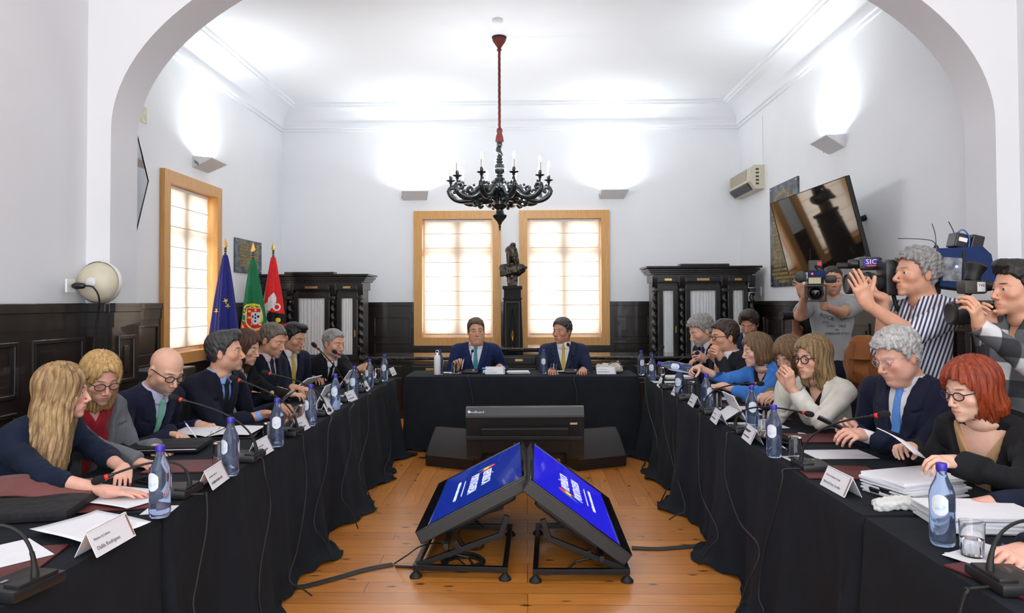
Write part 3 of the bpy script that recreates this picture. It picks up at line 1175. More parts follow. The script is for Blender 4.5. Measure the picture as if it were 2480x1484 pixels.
def frame_obj(t, o, xdir, zdir):
    """orient t: local x along xdir, z along zdir"""
    x = Vector(xdir).normalized()
    z = Vector(zdir)
    z = (z - x * x.dot(z)).normalized()
    y = z.cross(x)
    m = Matrix((x, y, z)).transposed().to_4x4()
    m.translation = o
    t.matrix_world = m
    return t


tl, trr, br, bl = P(1866, 492, 7.65), P(2050, 425, 6.34), P(2102, 636, 6.34), P(1912, 666, 7.65)
cen = (tl + trr + br + bl) / 4
t = thing('wall_television', 'large switched-off flat television tilted out from the right wall', 'television')
frame_obj(t, cen, (trr + br - tl - bl), (tl + trr - bl - br))
Wt, Ht = ((trr - tl).length + (br - bl).length) / 2, ((tl - bl).length + (trr - br).length) / 2
panel_tv(t, Wt, Ht, .04, .008, mat('dark_mirror_screen', (.012, .010, .009), .04, coat=1.0, spec=1.0))
MB().tube([(0, .04, 0), (.1, .25, -.02), (.22, .42, 0)], .03, 8).build('wall_arm', M['steel'], t)
t = thing('wall_television', 'edge of a tilted switched-off television on the left wall beside the arch', 'television')
a_, b_, c_ = P(338, 372, 6.9), P(356, 440, 7.05), P(324, 582, 6.9)
eA, eC, eD = P(342, 370, 6.3), P(358, 440, 6.5), P(324, 582, 5.9)
e1, e2 = (eD - eC).normalized(), (eA - eC).normalized()
frame_obj(t, eC + e1 * .55 + e2 * .26, -e1, e2)
panel_tv(t, 1.1, .52, .04, .008, mat('dark_mirror_screen', (.012, .010, .009), .04))
MB().tube([(0, .04, 0), (0, .15, -.05), (0, .24, 0)], .03, 8).build('wall_arm', M['steel'], t)

# floor monitors
scr = {}


def screen_mat(name, c):
    m, nt, bs = newmat(name)
    n = noise(nt, mapping(nt), 1.2, 1)
    cc = mixc(nt, n, c, tuple(x * 1.25 for x in c))
    nt.links.new(cc, bs.inputs['Emission Color'])
    bs.inputs['Emission Strength'].default_value = 1.0
    bs.inputs['Base Color'].default_value = (0.003, 0.003, 0.01, 1)
    bs.inputs['Roughness'].default_value = 0.07
    return m


M['txt'] = mat('screen_lettering', (.62, .66, .85), .5, var=.02, emit=.75)
M['scr_red'] = mat('screen_red', (.75, .03, .03), .5, var=.05, emit=.6)
M['scr_grn'] = mat('screen_green', (.02, .25, .06), .5, var=.05, emit=.5)
M['scr_yel'] = mat('screen_yellow', (.8, .6, .05), .5, var=.05, emit=.6)


def floor_monitor(label, nb, nt_, ft, fb, smat, flip):
    """corners: near bottom, near top, far top, far bottom"""
    cen = (nb + nt_ + ft + fb) / 4
    t = thing('floor_monitor', label, 'television')
    up = (nt_ + ft - nb - fb)
    xd = (ft + fb - nb - nt_) if flip else (nb + nt_ - ft - fb)
    frame_obj(t, cen, xd, up)
    W, H = ((ft - nt_).length + (fb - nb).length) / 2, ((nt_ - nb).length + (ft - fb).length) / 2
    panel_tv(t, W, H, .07, .022, smat, 0.055)
    b = MB().box((0, .09, 0), (W * .8, .06, H * .66), bev=.02)
    b.build('rear_cover', M['black'], t)
    I = Matrix(((1, 0, 0), (0, 0, -1), (0, 1, 0)))
    y = -.006
    text('screen_lettering', 'REPÚBLICA', .088, t, M['txt'], (.035, y, .075), I, sx=.92)
    text('screen_lettering', 'PORTUGUESA', .088, t, M['txt'], (.05, y, -.02), I, sx=.92)
    MB().box((.05, y, -.09), (.42, .002, .004)).build('screen_rule', M['txt'], t)
    text('screen_lettering', 'PRESIDÊNCIA DO CONSELHO DE MINISTROS', .028, t, M['txt'], (.05, y, -.135), I, sx=.9)
    b = MB()
    b.grid(lambda u, v: (-.30 + .10 * u, y, .03 + (.06 * math.sin(u * 3)) + .10 * (v - .5) * (1 - .3 * u)), 10, 4, mf=lambda u, v: 1 if u < .35 else 0)
    b.grid(lambda u, v: (-.265 + .05 * u, y - .001, .065 + .04 * (v - .5)), 2, 2, mi=2)
    b.build('flag_emblem', [M['scr_red'], M['scr_grn'], M['scr_yel']], t)
    return t


scrL, scrR = screen_mat('blue_screen_dim', (.004, .018, .20)), screen_mat('blue_screen', (.012, .010, .48))
L4 = [P(1007, 1289, 4.0), P(1274, 1157, 4.0), P(1266, 1068, 5.25), P(1064, 1173, 5.25)]
R4 = [P(1528, 1341, 3.86), P(1283, 1170, 3.86), P(1286, 1068, 5.1), P(1474, 1211, 5.1)]
floor_monitor('flat monitor showing a blue title slide, tilted to the left on a floor stand', *L4, scrL, False)
floor_monitor('flat monitor showing a bright blue slide, tilted to the right on a floor stand', *R4, scrR, True)


def floor_stand(label, feet, c4_, s):
    """feet: near outer, near inner, far inner, far outer floor points"""
    t = thing('monitor_stand', label, 'stand', (feet[0] + feet[2]) / 2)
    o = Vector(t.location)
    z = .055
    q = [Vector((p.x, p.y, z)) - Vector((o.x, o.y, 0)) for p in feet]
    b = MB()

    def bar(p, r_, wd=.028):
        p, r_ = Vector(p), Vector(r_)
        dd = (r_ - p).normalized()
        up_ = Vector((0, 0, 1)) if abs(dd.z) < .9 else Vector((0, 1, 0))
        sd_ = dd.cross(up_).normalized()
        b.box((p + r_) / 2, (wd, (r_ - p).length + wd, wd), Matrix((sd_, dd, sd_.cross(dd))).transposed(), bev=.002)
    for i in range(4):
        bar(q[i], q[(i + 1) % 4])
    b.build('base_frame', M['steel'], t)
    for i in range(4):
        b = MB().lathe([(.034, 0), (.034, .008), (.014, .03), (.008, .035), (.008, .05)], (q[i].x, q[i].y, 0), n=16)
        b.build('levelling_foot', M['rubber'], t, smooth=40)
    # slanting uprights at near and far side plus brackets to the monitor
    off = Vector((o.x, o.y, 0))
    nb, ntp, ft, fb = [c - off for c in c4_]
    for (p0, lo, hi, k) in ((q[0], nb, ntp, 0), (q[3], fb, ft, 1)):
        yy = p0.y + (.02 if k == 0 else -.02)
        nrm = -Vector((hi.z - lo.z, 0, lo.x - hi.x)).normalized() * (1 if s > 0 else 1)
        nrm = Vector((hi - lo).cross(Vector((0, 1, 0)))).normalized()
        if nrm.z > 0:
            nrm = -nrm
        a1 = lo.lerp(hi, .74) + nrm * .12
        a2 = lo.lerp(hi, .30) + nrm * .12
        a1.y = a2.y = yy
        b = MB()
        knee = Vector((a1.x - s * .03, yy, a1.z - .09))
        bar(Vector((p0.x, yy, z)), knee)
        bar(knee, a1)
        mid = Vector((p0.x, yy, z)).lerp(knee, .52)
        bar(mid, a2, .03)
        b.build('upright', M['steel'], t)
        b = MB()
        qq = q[1] if k == 0 else q[2]
        mid2 = Vector((p0.x, yy, z)).lerp(knee, .40)
        b.tube([mid2, mid2.lerp(Vector((qq.x, yy, z)), .33), Vector((p0.x * .35 + qq.x * .65, yy, z))], .007, 6)
        b.lathe([(.014, -.02), (.014, .02)], mid2, n=10, axis=Matrix.Rotation(R(90), 3, 'X'))
        b.build('strut', M['steel'], t)
    b = MB()
    bar((nb.lerp(ntp, .3).x, q[0].y, nb.lerp(ntp, .3).z - .12), (fb.lerp(ft, .3).x, q[3].y, fb.lerp(ft, .3).z - .12))
    b.build('cross_bar', M['steel'], t)
    return t


fp = lambda u, v: PZ(u, v, 0.0)
floor_stand('black steel floor stand under the left slide monitor', [fp(1007, 1397), fp(1223, 1403), fp(1236, 1296), fp(1055, 1294)], L4, 1)
floor_stand('black steel floor stand under the right slide monitor', [fp(1519, 1408), fp(1297, 1408), fp(1303, 1293), fp(1478, 1293)], R4, -1)

# third monitor seen from behind
d3 = 5.9
tl, trr, br, bl = P(1125, 1000, d3), P(1413, 998, d3), P(1402, 1102, d3 + .12), P(1147, 1104, d3 + .12)
t = thing('floor_monitor', 'rear of a wide black monitor facing the head table', 'television')
# it faces away from the camera: local x runs right to left
frame_obj(t, (tl + trr + br + bl) / 4 + Vector((0, .06, 0)), (tl - trr), Vector((0, -.30, 1)))
W3, H3 = (trr - tl).length, .46
b = MB()
pr = [(-.05, -H3 / 2), (-.05, H3 / 2), (.01, H3 / 2 + .012), (.045, H3 / 2 - .045), (.05, H3 / 2 - .06), (.065, -H3 / 2 + .05), (.03, -H3 / 2)]
b.prism([(-W3 / 2, y, z) for y, z in pr], (0, 0, 0), (W3, 0, 0))
b.box((0, .09, -.02), (W3 * .74, .03, H3 * .5), bev=.01)
b.build('housing', M['black'], t)
MB().box((0, -.052, 0), (W3 - .05, .004, H3 - .05)).build('screen', M['blackgloss'], t)
M['whitetxt'] = mat('white_lettering', (.75, .76, .78), .6, var=.02)
I2 = Matrix(((-1, 0, 0), (0, 0, 1), (0, 1, 0)))
t2 = text('maker_lettering', 'onefboard', .030, t, M['whitetxt'], (W3 / 2 - .095, .058, H3 / 2 - .005), Matrix(((-1, 0, 0), (0, -.55, .83), (0, .83, .55))))
MB().lathe([(.012, 0), (.012, .003)], (W3 / 2 - .03, .052, H3 / 2 - .005), n=14, axis=Matrix.Rotation(R(-50), 3, 'X')).build('maker_emblem', M['whitetxt'], t)
MB().box((-W3 / 2 + .09, .09, H3 / 2 - .10), (.06, .004, .016)).build('inventory_sticker', M['cream'], t)
b = MB()
for x in (-.09, .07):
    for k in range(3):
        b.lathe([(.004, 0), (.004, .004)], (x + k * .012, .108, -.04), n=6, axis=Matrix.Rotation(R(-90), 3, 'X'))
b.build('screw_head', M['chrome'], t)
cx3 = (tl.x + trr.x) / 2
t = thing('monitor_stand', 'black steel floor stand behind the two slide monitors, under the rear-view monitor', 'stand', (cx3, 6.0, 0))
b = MB()
for s in (-1, 1):
    b.tube([(s * .36, -.05, .03), (s * .34, .0, .25), (s * .33, -.02, .55)], .013, 8)
b.build('upright', M['steel'], t)
MB().box((0, -.09, .36), (.98, .03, .03), bev=.003).build('cross_bar', M['steel'], t)
MB().box((0, -.06, .12), (.72, .03, .03), bev=.003).build('lower_bar', M['steel'], t)
b = MB()
for s in (-1, 1):
    b.box((s * .36, .05, .035), (.03, .50, .03), bev=.003)
    b.lathe([(.03, 0), (.03, .006), (.01, .02)], (s * .36, -.18, 0), n=12)
b.build('foot_rail', M['steel'], t)


# wedge loudspeakers
def wedge(label, cx, cy, rz, s):
    t = thing('stage_loudspeaker', label, 'loudspeaker', (cx, cy, 0), rz)
    W, D, H = .50, .36, .33
    pr = [(-D / 2, 0), (-D / 2 - .02, .10), (-.02, H), (D / 2 - .06, H - .02), (D / 2, .06), (D / 2 - .04, 0)]
    MB().prism([(-W / 2, y, z) for y, z in pr], (0, 0, 0), (W, 0, 0)).build('cabinet', M['black'], t)
    g = mat('speaker_grille', (.035, .033, .032), .7, var=.3, vscale=400)
    n = 10

    def fn(u, v):
        a, c = Vector((0, -D / 2 - .022, .10)), Vector((0, -.02, H))
        p = a.lerp(c, v)
        nr = Vector((0, -(c.z - a.z), c.y - a.y)).normalized()
        return p + nr * .02 * math.sin(PI * v) + Vector((-W / 2 + .02 + (W - .04) * u, 0, 0)) + nr * .004
    MB().grid(fn, 2, n).build('grille', g, t, smooth=True)
    MB().lathe([(.05, 0), (.045, .01), (.02, .004)], (s * W / 2, 0, .14), n=16, axis=Matrix.Rotation(R(90) * s, 3, 'Y')).build('side_port', M['blackgloss'], t)
    return t


wedge('black wedge loudspeaker on the floor left of the rear-view monitor', P(1115, 1090, 6.6).x, 6.52, R(-24), -1)
wedge('black wedge loudspeaker on the floor right of the rear-view monitor', P(1432, 1090, 6.6).x, 6.52, R(24), 1)

# ================================================================== tables and cloths
ZT = .742
TI_L, TI_R, TW = -1.30, 1.17, .66


def table(label, x0, x1, y0, y1):
    t = thing('folding_table', label, 'table', ((x0 + x1) / 2, (y0 + y1) / 2, 0))
    w, d = x1 - x0 - .02, y1 - y0 - .02
    MB().box((0, 0, ZT - .025), (w, d, .03), bev=.004).build('tabletop', M['white'], t)
    for sx in (-1, 1):
        for sy in (-1, 1):
            MB().tube([(sx * (w / 2 - .06), sy * (d / 2 - .08), 0), (sx * (w / 2 - .06), sy * (d / 2 - .08), .35), (sx * (w / 2 - .06), sy * (d / 2 - .08), ZT - .04)], .014, 8).build('leg', M['steel'], t)
    return t


def cloth(label, x0, x1, y0, y1, seed, flare=.10, amp=.035, ends=.12):
    """floor-length cloth: flat top and four hanging folded sides"""
    rr = random.Random(seed)
    w, d = (x1 - x0) / 2, (y1 - y0) / 2
    t0 = Vector(((x0 + x1) / 2, (y0 + y1) / 2, 0))
    per = []
    cr = .02
    seg = .035

    def edge(a, c, nrm):
        n = max(2, int((Vector(c) - Vector(a)).length / seg))
        for i in range(n):
            p = Vector(a).lerp(Vector(c), i / n)
            per.append((p, Vector(nrm)))
    edge((-w + cr, -d), (w - cr, -d), (0, -1))
    per.append((Vector((w - cr * .4, -d + cr * .1)), Vector((.7, -.7))))
    edge((w, -d + cr), (w, d - cr), (1, 0))
    per.append((Vector((w - cr * .4, d - cr * .1)), Vector((.7, .7))))
    edge((w - cr, d), (-w + cr, d), (0, 1))
    per.append((Vector((-w + cr * .4, d - cr * .1)), Vector((-.7, .7))))
    edge((-w, d - cr), (-w, -d + cr), (-1, 0))
    per.append((Vector((-w + cr * .4, -d + cr * .1)), Vector((-.7, -.7))))
    n = len(per)
    ph = [rr.uniform(0, 6.28) for _ in range(8)]
    fr = [rr.uniform(.8, 1.2) for _ in range(8)]
    nz = 22
    vs, fs = [], []
    zt = ZT + .004
    hang = [rr.uniform(0, 1) for _ in range(n)]
    s = 0
    S = []
    for i in range(n):
        S.append(s)
        s += (per[(i + 1) % n][0] - per[i][0]).length
    tot = s
    for j in range(nz + 1):
        v = j / nz
        for i in range(n):
            p, nr = per[i]
            if j == 0:
                q_ = p - nr * .004
                vs.append((q_.x, q_.y, zt))
                continue
            ss = S[i] / tot * 2 * PI
            K = round(tot / .55)
            f = math.sin(ss * K * 1 + ph[0] + .5 * math.sin(ss * 3 + ph[1])) * .6 + math.sin(ss * round(K * 1.9) + ph[2]) * .3 + math.sin(ss * round(K * .37) + ph[3]) * .5
            g = math.sin(ss * round(K * .6) + ph[4])
            dd = v ** 1.4 * flare * (.55 + .45 * g) + f * amp * v ** .9
            pool = max(0, v - .93) / .07
            dd += pool * (.03 + .05 * max(0, g + .3 * math.sin(ss * K * 2.3 + ph[5])))
            if abs(nr.y) > .6:
                dd *= ends
            z = zt * (1 - min(1, v / .96)) + .004 + (.012 * (1 + math.sin(ss * K * 3.1)) * pool if pool > 0 else 0)
            q_ = p + nr * max(.004, dd + .006)
            vs.append((q_.x, q_.y, max(z, .004) if v > .01 else zt - .004))
    for j in range(nz):
        for i in range(n):
            i2 = (i + 1) % n
            fs.append((j * n + i, (j + 1) * n + i, (j + 1) * n + i2, j * n + i2))
    # top
    fs.append(tuple(range(n)))
    o = mkobj('tablecloth', vs, fs, M['cloth'], None, smooth=50)
    o.location = t0
    tag(o, label, 'tablecloth')
    return o


YS = 2.50
YE = 6.98
tabs = [
    ('folding table under the black cloth at the near left corner', TI_L - TW, TI_L, .35, YS - .012),
    ('folding table under the long black cloth on the left, near half', TI_L - TW, TI_L, YS + .012, 4.72),
    ('folding table under the long black cloth on the left, far half', TI_L - TW, TI_L, 4.74, YE),
    ('folding table under the black cloth at the near right corner', TI_R, TI_R + TW, .35, YS - .012),
    ('folding table under the long black cloth on the right, near half', TI_R, TI_R + TW, YS + .012, 4.72),
    ('folding table under the long black cloth on the right, far half', TI_R, TI_R + TW, 4.74, YE),
    ('folding table under the black cloth of the head table', -1.24, 1.13, 7.10, 7.74),
]
for a in tabs:
    table(*a)
cloth('black floor-length tablecloth on the near left table, ending at the cloth gap', tabs[0][1], tabs[0][2], .35, YS - .012, 1, .06, .02)
cloth('long black draped tablecloth over the row of tables on the left', tabs[1][1], tabs[1][2], YS + .012, YE, 2, .12, .04)
cloth('black floor-length tablecloth on the near right table, ending at the cloth gap', tabs[3][1], tabs[3][2], .35, YS - .012, 3, .06, .02)
cloth('long black draped tablecloth over the row of tables on the right', tabs[4][1], tabs[4][2], YS + .012, YE, 4, .12, .04)
cloth('black draped tablecloth of the head table facing the camera', -1.24, 1.13, 7.10, 7.74, 5, .10, .03, 1.0)
# ================================================================== figures: signed distance fields turned into surfaces
F32 = np.float32


class Grid:
    def __init__(s, lo, hi, h):
        s.lo, s.h = np.array(lo, dtype=float), h
        n = [max(3, int(math.ceil((hi[i] - lo[i]) / h)) + 1) for i in range(3)]
        ax = [(lo[i] + h * np.arange(n[i])).astype(F32) for i in range(3)]
        s.X, s.Y, s.Z = np.meshgrid(*ax, indexing='ij')
        s.AX = np.abs(s.X)


def surface_nets(Fv, lo, h):
    S = Fv < 0
    n = np.array(Fv.shape) - 1
    cnt = np.zeros(n, dtype=np.int8)
    for i in (0, 1):
        for j in (0, 1):
            for k in (0, 1):
                cnt += S[i:i + n[0], j:j + n[1], k:k + n[2]]
    act = (cnt > 0) & (cnt < 8)
    I, J, K = np.nonzero(act)
    m = len(I)
    if m == 0:
        return np.zeros((0, 3)), np.zeros((0, 4), dtype=int)
    acc = np.zeros((m, 3))
    num = np.zeros(m)
    for ax in range(3):
        o1, o2 = [a for a in range(3) if a != ax]
        for a in (0, 1):
            for b in (0, 1):
                off = [0, 0, 0]
                off[o1], off[o2] = a, b
                f0 = Fv[I + off[0], J + off[1], K + off[2]]
                off2 = list(off)
                off2[ax] = 1
                f1 = Fv[I + off2[0], J + off2[1], K + off2[2]]
                mk = (f0 < 0) != (f1 < 0)
                t = np.where(mk, f0 / np.where(f0 == f1, 1, f0 - f1), 0)
                p = np.zeros((m, 3))
                p[:, o1], p[:, o2], p[:, ax] = a, b, t
                acc += p * mk[:, None]
                num += mk
    vs = (np.stack([I, J, K], 1) + acc / num[:, None]) * h + lo
    idx = -np.ones(n, dtype=np.int64)
    idx[I, J, K] = np.arange(m)
    quads = []
    for ax in range(3):
        o1, o2 = [(1, 2), (2, 0), (0, 1)][ax]
        sl0 = [slice(1, None)] * 3
        sl0[ax] = slice(0, n[ax])
        sl1 = list(sl0)
        sl1[ax] = slice(1, n[ax] + 1)
        # restrict to interior on the other axes
        for o in (o1, o2):
            sl0[o] = slice(1, n[o])
            sl1[o] = slice(1, n[o])
        A, B = S[tuple(sl0)], S[tuple(sl1)]
        ch_ = A != B
        q = np.argwhere(ch_)
        if not len(q):
            continue
        inv = A[ch_]
        base = q.copy()
        base[:, o1] += 1
        base[:, o2] += 1
        c = []
        for d1, d2 in ((0, 0), (1, 0), (1, 1), (0, 1)):
            p = base.copy()
            p[:, o1] -= d1
            p[:, o2] -= d2
            c.append(idx[p[:, 0], p[:, 1], p[:, 2]])
        Q = np.stack(c, 1)
        Q[~inv] = Q[~inv][:, ::-1]
        quads.append(Q)
    Q = np.concatenate(quads)
    Q = Q[(Q >= 0).all(1)]
    return vs, Q


def ell(G, c, r, ax=False):
    x = (G.AX if ax else G.X) - c[0]
    y, z = G.Y - c[1], G.Z - c[2]
    k0 = np.sqrt((x / r[0]) ** 2 + (y / r[1]) ** 2 + (z / r[2]) ** 2)
    k1 = np.sqrt((x / r[0] ** 2) ** 2 + (y / r[1] ** 2) ** 2 + (z / r[2] ** 2) ** 2) + 1e-6
    return k0 * (k0 - 1) / k1


def cap_(G, a, b, ra, rb, ax=False):
    a, b = np.array(a, dtype=F32), np.array(b, dtype=F32)
    d = b - a
    L2 = float((d * d).sum()) + 1e-9
    x, y, z = (G.AX if ax else G.X) - a[0], G.Y - a[1], G.Z - a[2]
    t = np.clip((x * d[0] + y * d[1] + z * d[2]) / L2, 0, 1)
    return np.sqrt((x - t * d[0]) ** 2 + (y - t * d[1]) ** 2 + (z - t * d[2]) ** 2) - (ra + (rb - ra) * t)


def rbox(G, c, hs, rot=None, rr=.004, ax=False):
    x, y, z = (G.AX if ax else G.X) - c[0], G.Y - c[1], G.Z - c[2]
    if rot is not None:
        m = rot
        x, y, z = (x * m[0][0] + y * m[1][0] + z * m[2][0], x * m[0][1] + y * m[1][1] + z * m[2][1], x * m[0][2] + y * m[1][2] + z * m[2][2])
    qx, qy, qz = np.abs(x) - hs[0] + rr, np.abs(y) - hs[1] + rr, np.abs(z) - hs[2] + rr
    return np.sqrt(np.maximum(qx, 0) ** 2 + np.maximum(qy, 0) ** 2 + np.maximum(qz, 0) ** 2) + np.minimum(np.maximum(qx, np.maximum(qy, qz)), 0) - rr


def smin(a, b, k):
    h = np.clip(.5 + .5 * (b - a) / k, 0, 1)
    return b + (a - b) * h - k * h * (1 - h)


def smax(a, b, k):
    return -smin(-a, -b, k)


def wav(G, seed, amp, lam):
    r = np.random.RandomState(seed)
    o = 0
    for i in range(4):
        d = r.normal(size=3)
        d = d / np.linalg.norm(d) * 2 * PI / (lam * r.uniform(.7, 1.4))
        o = o + np.sin(G.X * d[0] + G.Y * d[1] + G.Z * d[2] + r.uniform(0, 6))
    return o * amp / 2


def base_frame(th):
    c, s = math.cos(R(th)), math.sin(R(th))
    return Matrix(((s, c, 0), (-c, s, 0), (0, 0, 1)))  # columns: right, forward, up


def head_sdf(G, p, neck):
    fm = p.get('fem', 0)
    jw = p.get('jaw', 1.0)
    S = smin(ell(G, (0, -.012, .035), (.075, .097, .084)), ell(G, (0, .024, -.03), (.061 * jw, .066, .076)), .03)
    S = smin(S, ell(G, (0, .026, -.074), (.045 * jw, .057, .040)), .02)
    S = smin(S, ell(G, (0, .074, -.101), (.019, .017, .016)), .018)
    S = smin(S, ell(G, (.047 * jw, .004, -.058), (.016, .024, .028), True), .025)
    S = smin(S, ell(G, (.044, .054, -.024), (.022, .024, .020), True), .02)
    if p.get('fat'):
        S = smin(S, ell(G, (.045, .03, -.065), (.03, .035, .035), True), .03)
        S = smin(S, ell(G, (0, .035, -.115), (.05, .04, .03)), .03)
    S = smin(S, cap_(G, (.010, .085, .021), (.044, .069, .022), .0085 - .003 * fm, .0075 - .003 * fm, True), .014)
    S = smax(S, -ell(G, (.032, .103, .001), (.021, .019, .0125), True), .010)
    ns = p.get('nose', 1.0) * .88
    S = smin(S, cap_(G, (0, .086, .010), (0, .086 + .026 * ns, -.034), .0065 - .001 * fm, .0110 - .0018 * fm), .011)
    S = smin(S, ell(G, (.0125, .099, -.0405), (.008, .010, .0075), True), .006)
    S = smax(S, -ell(G, (.0065, .103, -.0505), (.0038, .006, .005), True), .003)
    S = smin(S, ell(G, (0, .076, -.068), (.028, .018, .020)), .014)
    sm = p.get('smile', 0)
    S = smin(S, cap_(G, (0, .0935, -.0625), (.019, .0855, -.0655 + .004 * sm), .0048, .0030, True), .004)
    S = smin(S, cap_(G, (0, .0925, -.0745), (.016, .086, -.0715 + .003 * sm), .0060, .004, True), .004)
    S = smax(S, -cap_(G, (0, .1000, -.0688), (.022, .0920, -.0685 + .006 * sm), .0022, .0015, True), .003)
    # eyelids
    lid = p.get('lid', 0.35)
    sp = ell(G, (.032, .0725, .0), (.0152, .0152, .0152), True)
    zc = .0062 - .0115 * lid
    S = smin(S, smax(sp, zc - G.Z, .002), .004)
    S = smin(S, smax(sp, G.Z + .0072, .002), .004)
    # ears
    S = smin(S, ell(G, (.0775, -.012, -.008), (.0085, .018, .031), True), .008)
    S = smax(S, -ell(G, (.0885, -.007, -.005), (.007, .011, .019), True), .004)
    nr = p.get('neck', .056 - .009 * fm)
    S = smin(S, cap_(G, (0, -.026, -.055), tuple(neck), nr, nr + .006), .03)
    S = smin(S, ell(G, (neck[0], neck[1] - .0, neck[2] - .01), (nr + .03, nr + .01, .03)), .03)
    return S


def skull(G):
    return smin(ell(G, (0, -.012, .035), (.075, .097, .084)), ell(G, (0, .0, -.03), (.066, .066, .07)), .03)


def hair_sdf(G, st):
    t = st.get('t', .012)
    tt = st.get('top', t)
    k = np.clip((G.Z - .03) / .07, 0, 1)
    S = skull(G) - (t + (tt - t) * k)
    if st.get('quiff'):
        S = smin(S, ell(G, (st.get('qx', 0), .055, .112), (.055, .045, .022 + st['quiff'])), .02)
    if st.get('brow'):  # backward slope of hair volume at the back
        S = smin(S, ell(G, (0, -.07, .03), (.06, .05, .06)), .03)
    rec = st.get('front', .078)
    ys = [-.12, -.06, -.030, -.012, .014, .03, .045, .062, .11]
    nap = st.get('nape', -.075)
    zs = [nap, nap, -.030, .022, -.012 + st.get('side', 0), .03, .045, rec - .012, rec]
    hl = np.interp(G.Y, ys, zs).astype(F32) + .003 * np.sin(G.X * 260) + .002 * np.sin(G.X * 610 + G.Y * 200)
    hl = hl + st.get('temple', .0) * np.clip((G.AX - .03) / .03, 0, 1) * np.clip((G.Y - .02) / .04, 0, 1)
    if st.get('part'):
        hl = hl + st['part'] * (G.X / .06) * np.clip((G.Y - .03) / .04, 0, 1)
    g = (hl - G.Z) * .75
    if st.get('bald'):
        g = np.maximum(g, ell(G, (0, .02, .10), (st['bald'], .10, .075)) * -1)
    if st.get('cover'):
        g = np.maximum(g, -1)
        # hair over the ears: only the face stays open
        g = -ell(G, (0, .115, -.028), (st.get('fx', .060), st.get('fy', .085), st.get('fz', .104)))
    S = smax(S, g, .008)
    L = st.get('long')
    if L:
        zz = [-L - .02, -L, -L * .6, -.06, .0, .05, .09]
        w_ = st.get('w', .10)
        rx = np.interp(G.Z, zz, [w_ * .7, w_ * .85, w_, w_ * .97, .087, .080, .05]).astype(F32)
        dy = st.get('dy', .085)
        ry = np.interp(G.Z, zz, [dy * .6, dy * .75, dy * .92, dy, .098, .098, .06]).astype(F32)
        hang = st.get('hang', 0.0)
        cyy = -.015 + hang * np.maximum(0, -G.Z) + .0
        cxx = st.get('hx', 0.0) * np.maximum(0, -G.Z)
        xx, yy = G.X - cxx, G.Y - cyy
        a = np.arctan2(xx, yy)
        C = (np.sqrt((xx / rx) ** 2 + (yy / ry) ** 2) - 1) * np.minimum(rx, ry) * .9
        rag = .010 * np.sin(a * 5 + 1) + .004 * np.sin(a * 13)
        C = smax(C, -(G.Z + L + rag), .02)
        C = smax(C, G.Z - .08, .02)
        xo = np.interp(G.Z, [-L, -.13, -.09, -.03, .03, .07], st.get('open', [.035, .045, .052, .056, .05, .02])).astype(F32)
        cut = smax(np.abs(xx) - xo, st.get('yo', .030) - G.Y, .012)
        C = smax(C, -cut, .012)
        # hollow round the neck
        C = smax(C, -cap_(G, (0, -.022, -.05), (0, -.03, -.3), .045, .05), .01)
        S = smin(S, C, .02)
        cut2 = ell(G, (0, .118, -.030), (st.get('fx', .060), st.get('fy', .085), st.get('fz', .100)))
        S = smax(S, -cut2, .008)
        sa = .0028
        S = S + sa * np.sin(a * 23 + 2.5 * np.sin(G.Z * 22)) + sa * .6 * np.sin(a * 47 + 1.7 * np.sin(G.Z * 31))
    else:
        S = S + wav(G, 5, st.get('rough', .002), st.get('lam', .03))
    if st.get('curl'):
        S = S + wav(G, 9, st['curl'], .028) + wav(G, 19, st['curl'] * .6, .016)
    return S


FING = [(-.031, .090, .072, .0088), (-.0105, .095, .080, .0090), (.0105, .092, .074, .0085), (.030, .083, .058, .0076)]


def hand_pts(pose):
    """finger joint chains for a RIGHT hand: origin wrist, +y to the fingers, +z back of hand, thumb at -x"""
    cu = dict(flat=[.12, .12, .14, .16], relax=[.45, .5, .55, .6], grip=[.95, 1.0, 1.0, 1.0], pen=[.85, .9, 1.15, 1.25], fist=[1.25, 1.3, 1.3, 1.3], hold=[.7, .72, .75, .8], spread=[.2, .15, .2, .25])[pose]
    ch_ = []
    for (x, y, L, r), c in zip(FING, cu):
        p = Vector((x, y, -.002))
        a = 0.0
        pts = [p.copy()]
        sp = x * (1.6 if pose == 'spread' else .8 if pose == 'flat' else -.3)
        for f, k in ((.46, .75), (.30, 1.15), (.24, .7)):
            a += c * k
            d = Vector((math.sin(sp) * math.cos(a), math.cos(a) * math.cos(sp), -math.sin(a)))
            p = p + d * (L * f)
            pts.append(p.copy())
        ch_.append((pts, r))
    th = dict(flat=(-.75, .65, -.15, .1), relax=(-.5, .75, -.45, .3), grip=(-.25, .55, -.8, .7), pen=(-.10, .75, -.65, .35), fist=(-.05, .75, -.65, .9), hold=(-.35, .70, -.62, .35), spread=(-.85, .55, -.1, .1))[pose]
    d = Vector(th[:3]).normalized()
    p0 = Vector((-.024, .022, -.006))
    p1 = p0 + d * .042
    d2 = (d + Vector((.75, .55, -.1)) * th[3]).normalized()
    p2 = p1 + d2 * .032
    d3 = (d2 + Vector((.5, .4, .0)) * th[3]).normalized()
    p3 = p2 + d3 * .024
    ch_.append(([p0, p1, p2, p3], .0115))
    return ch_


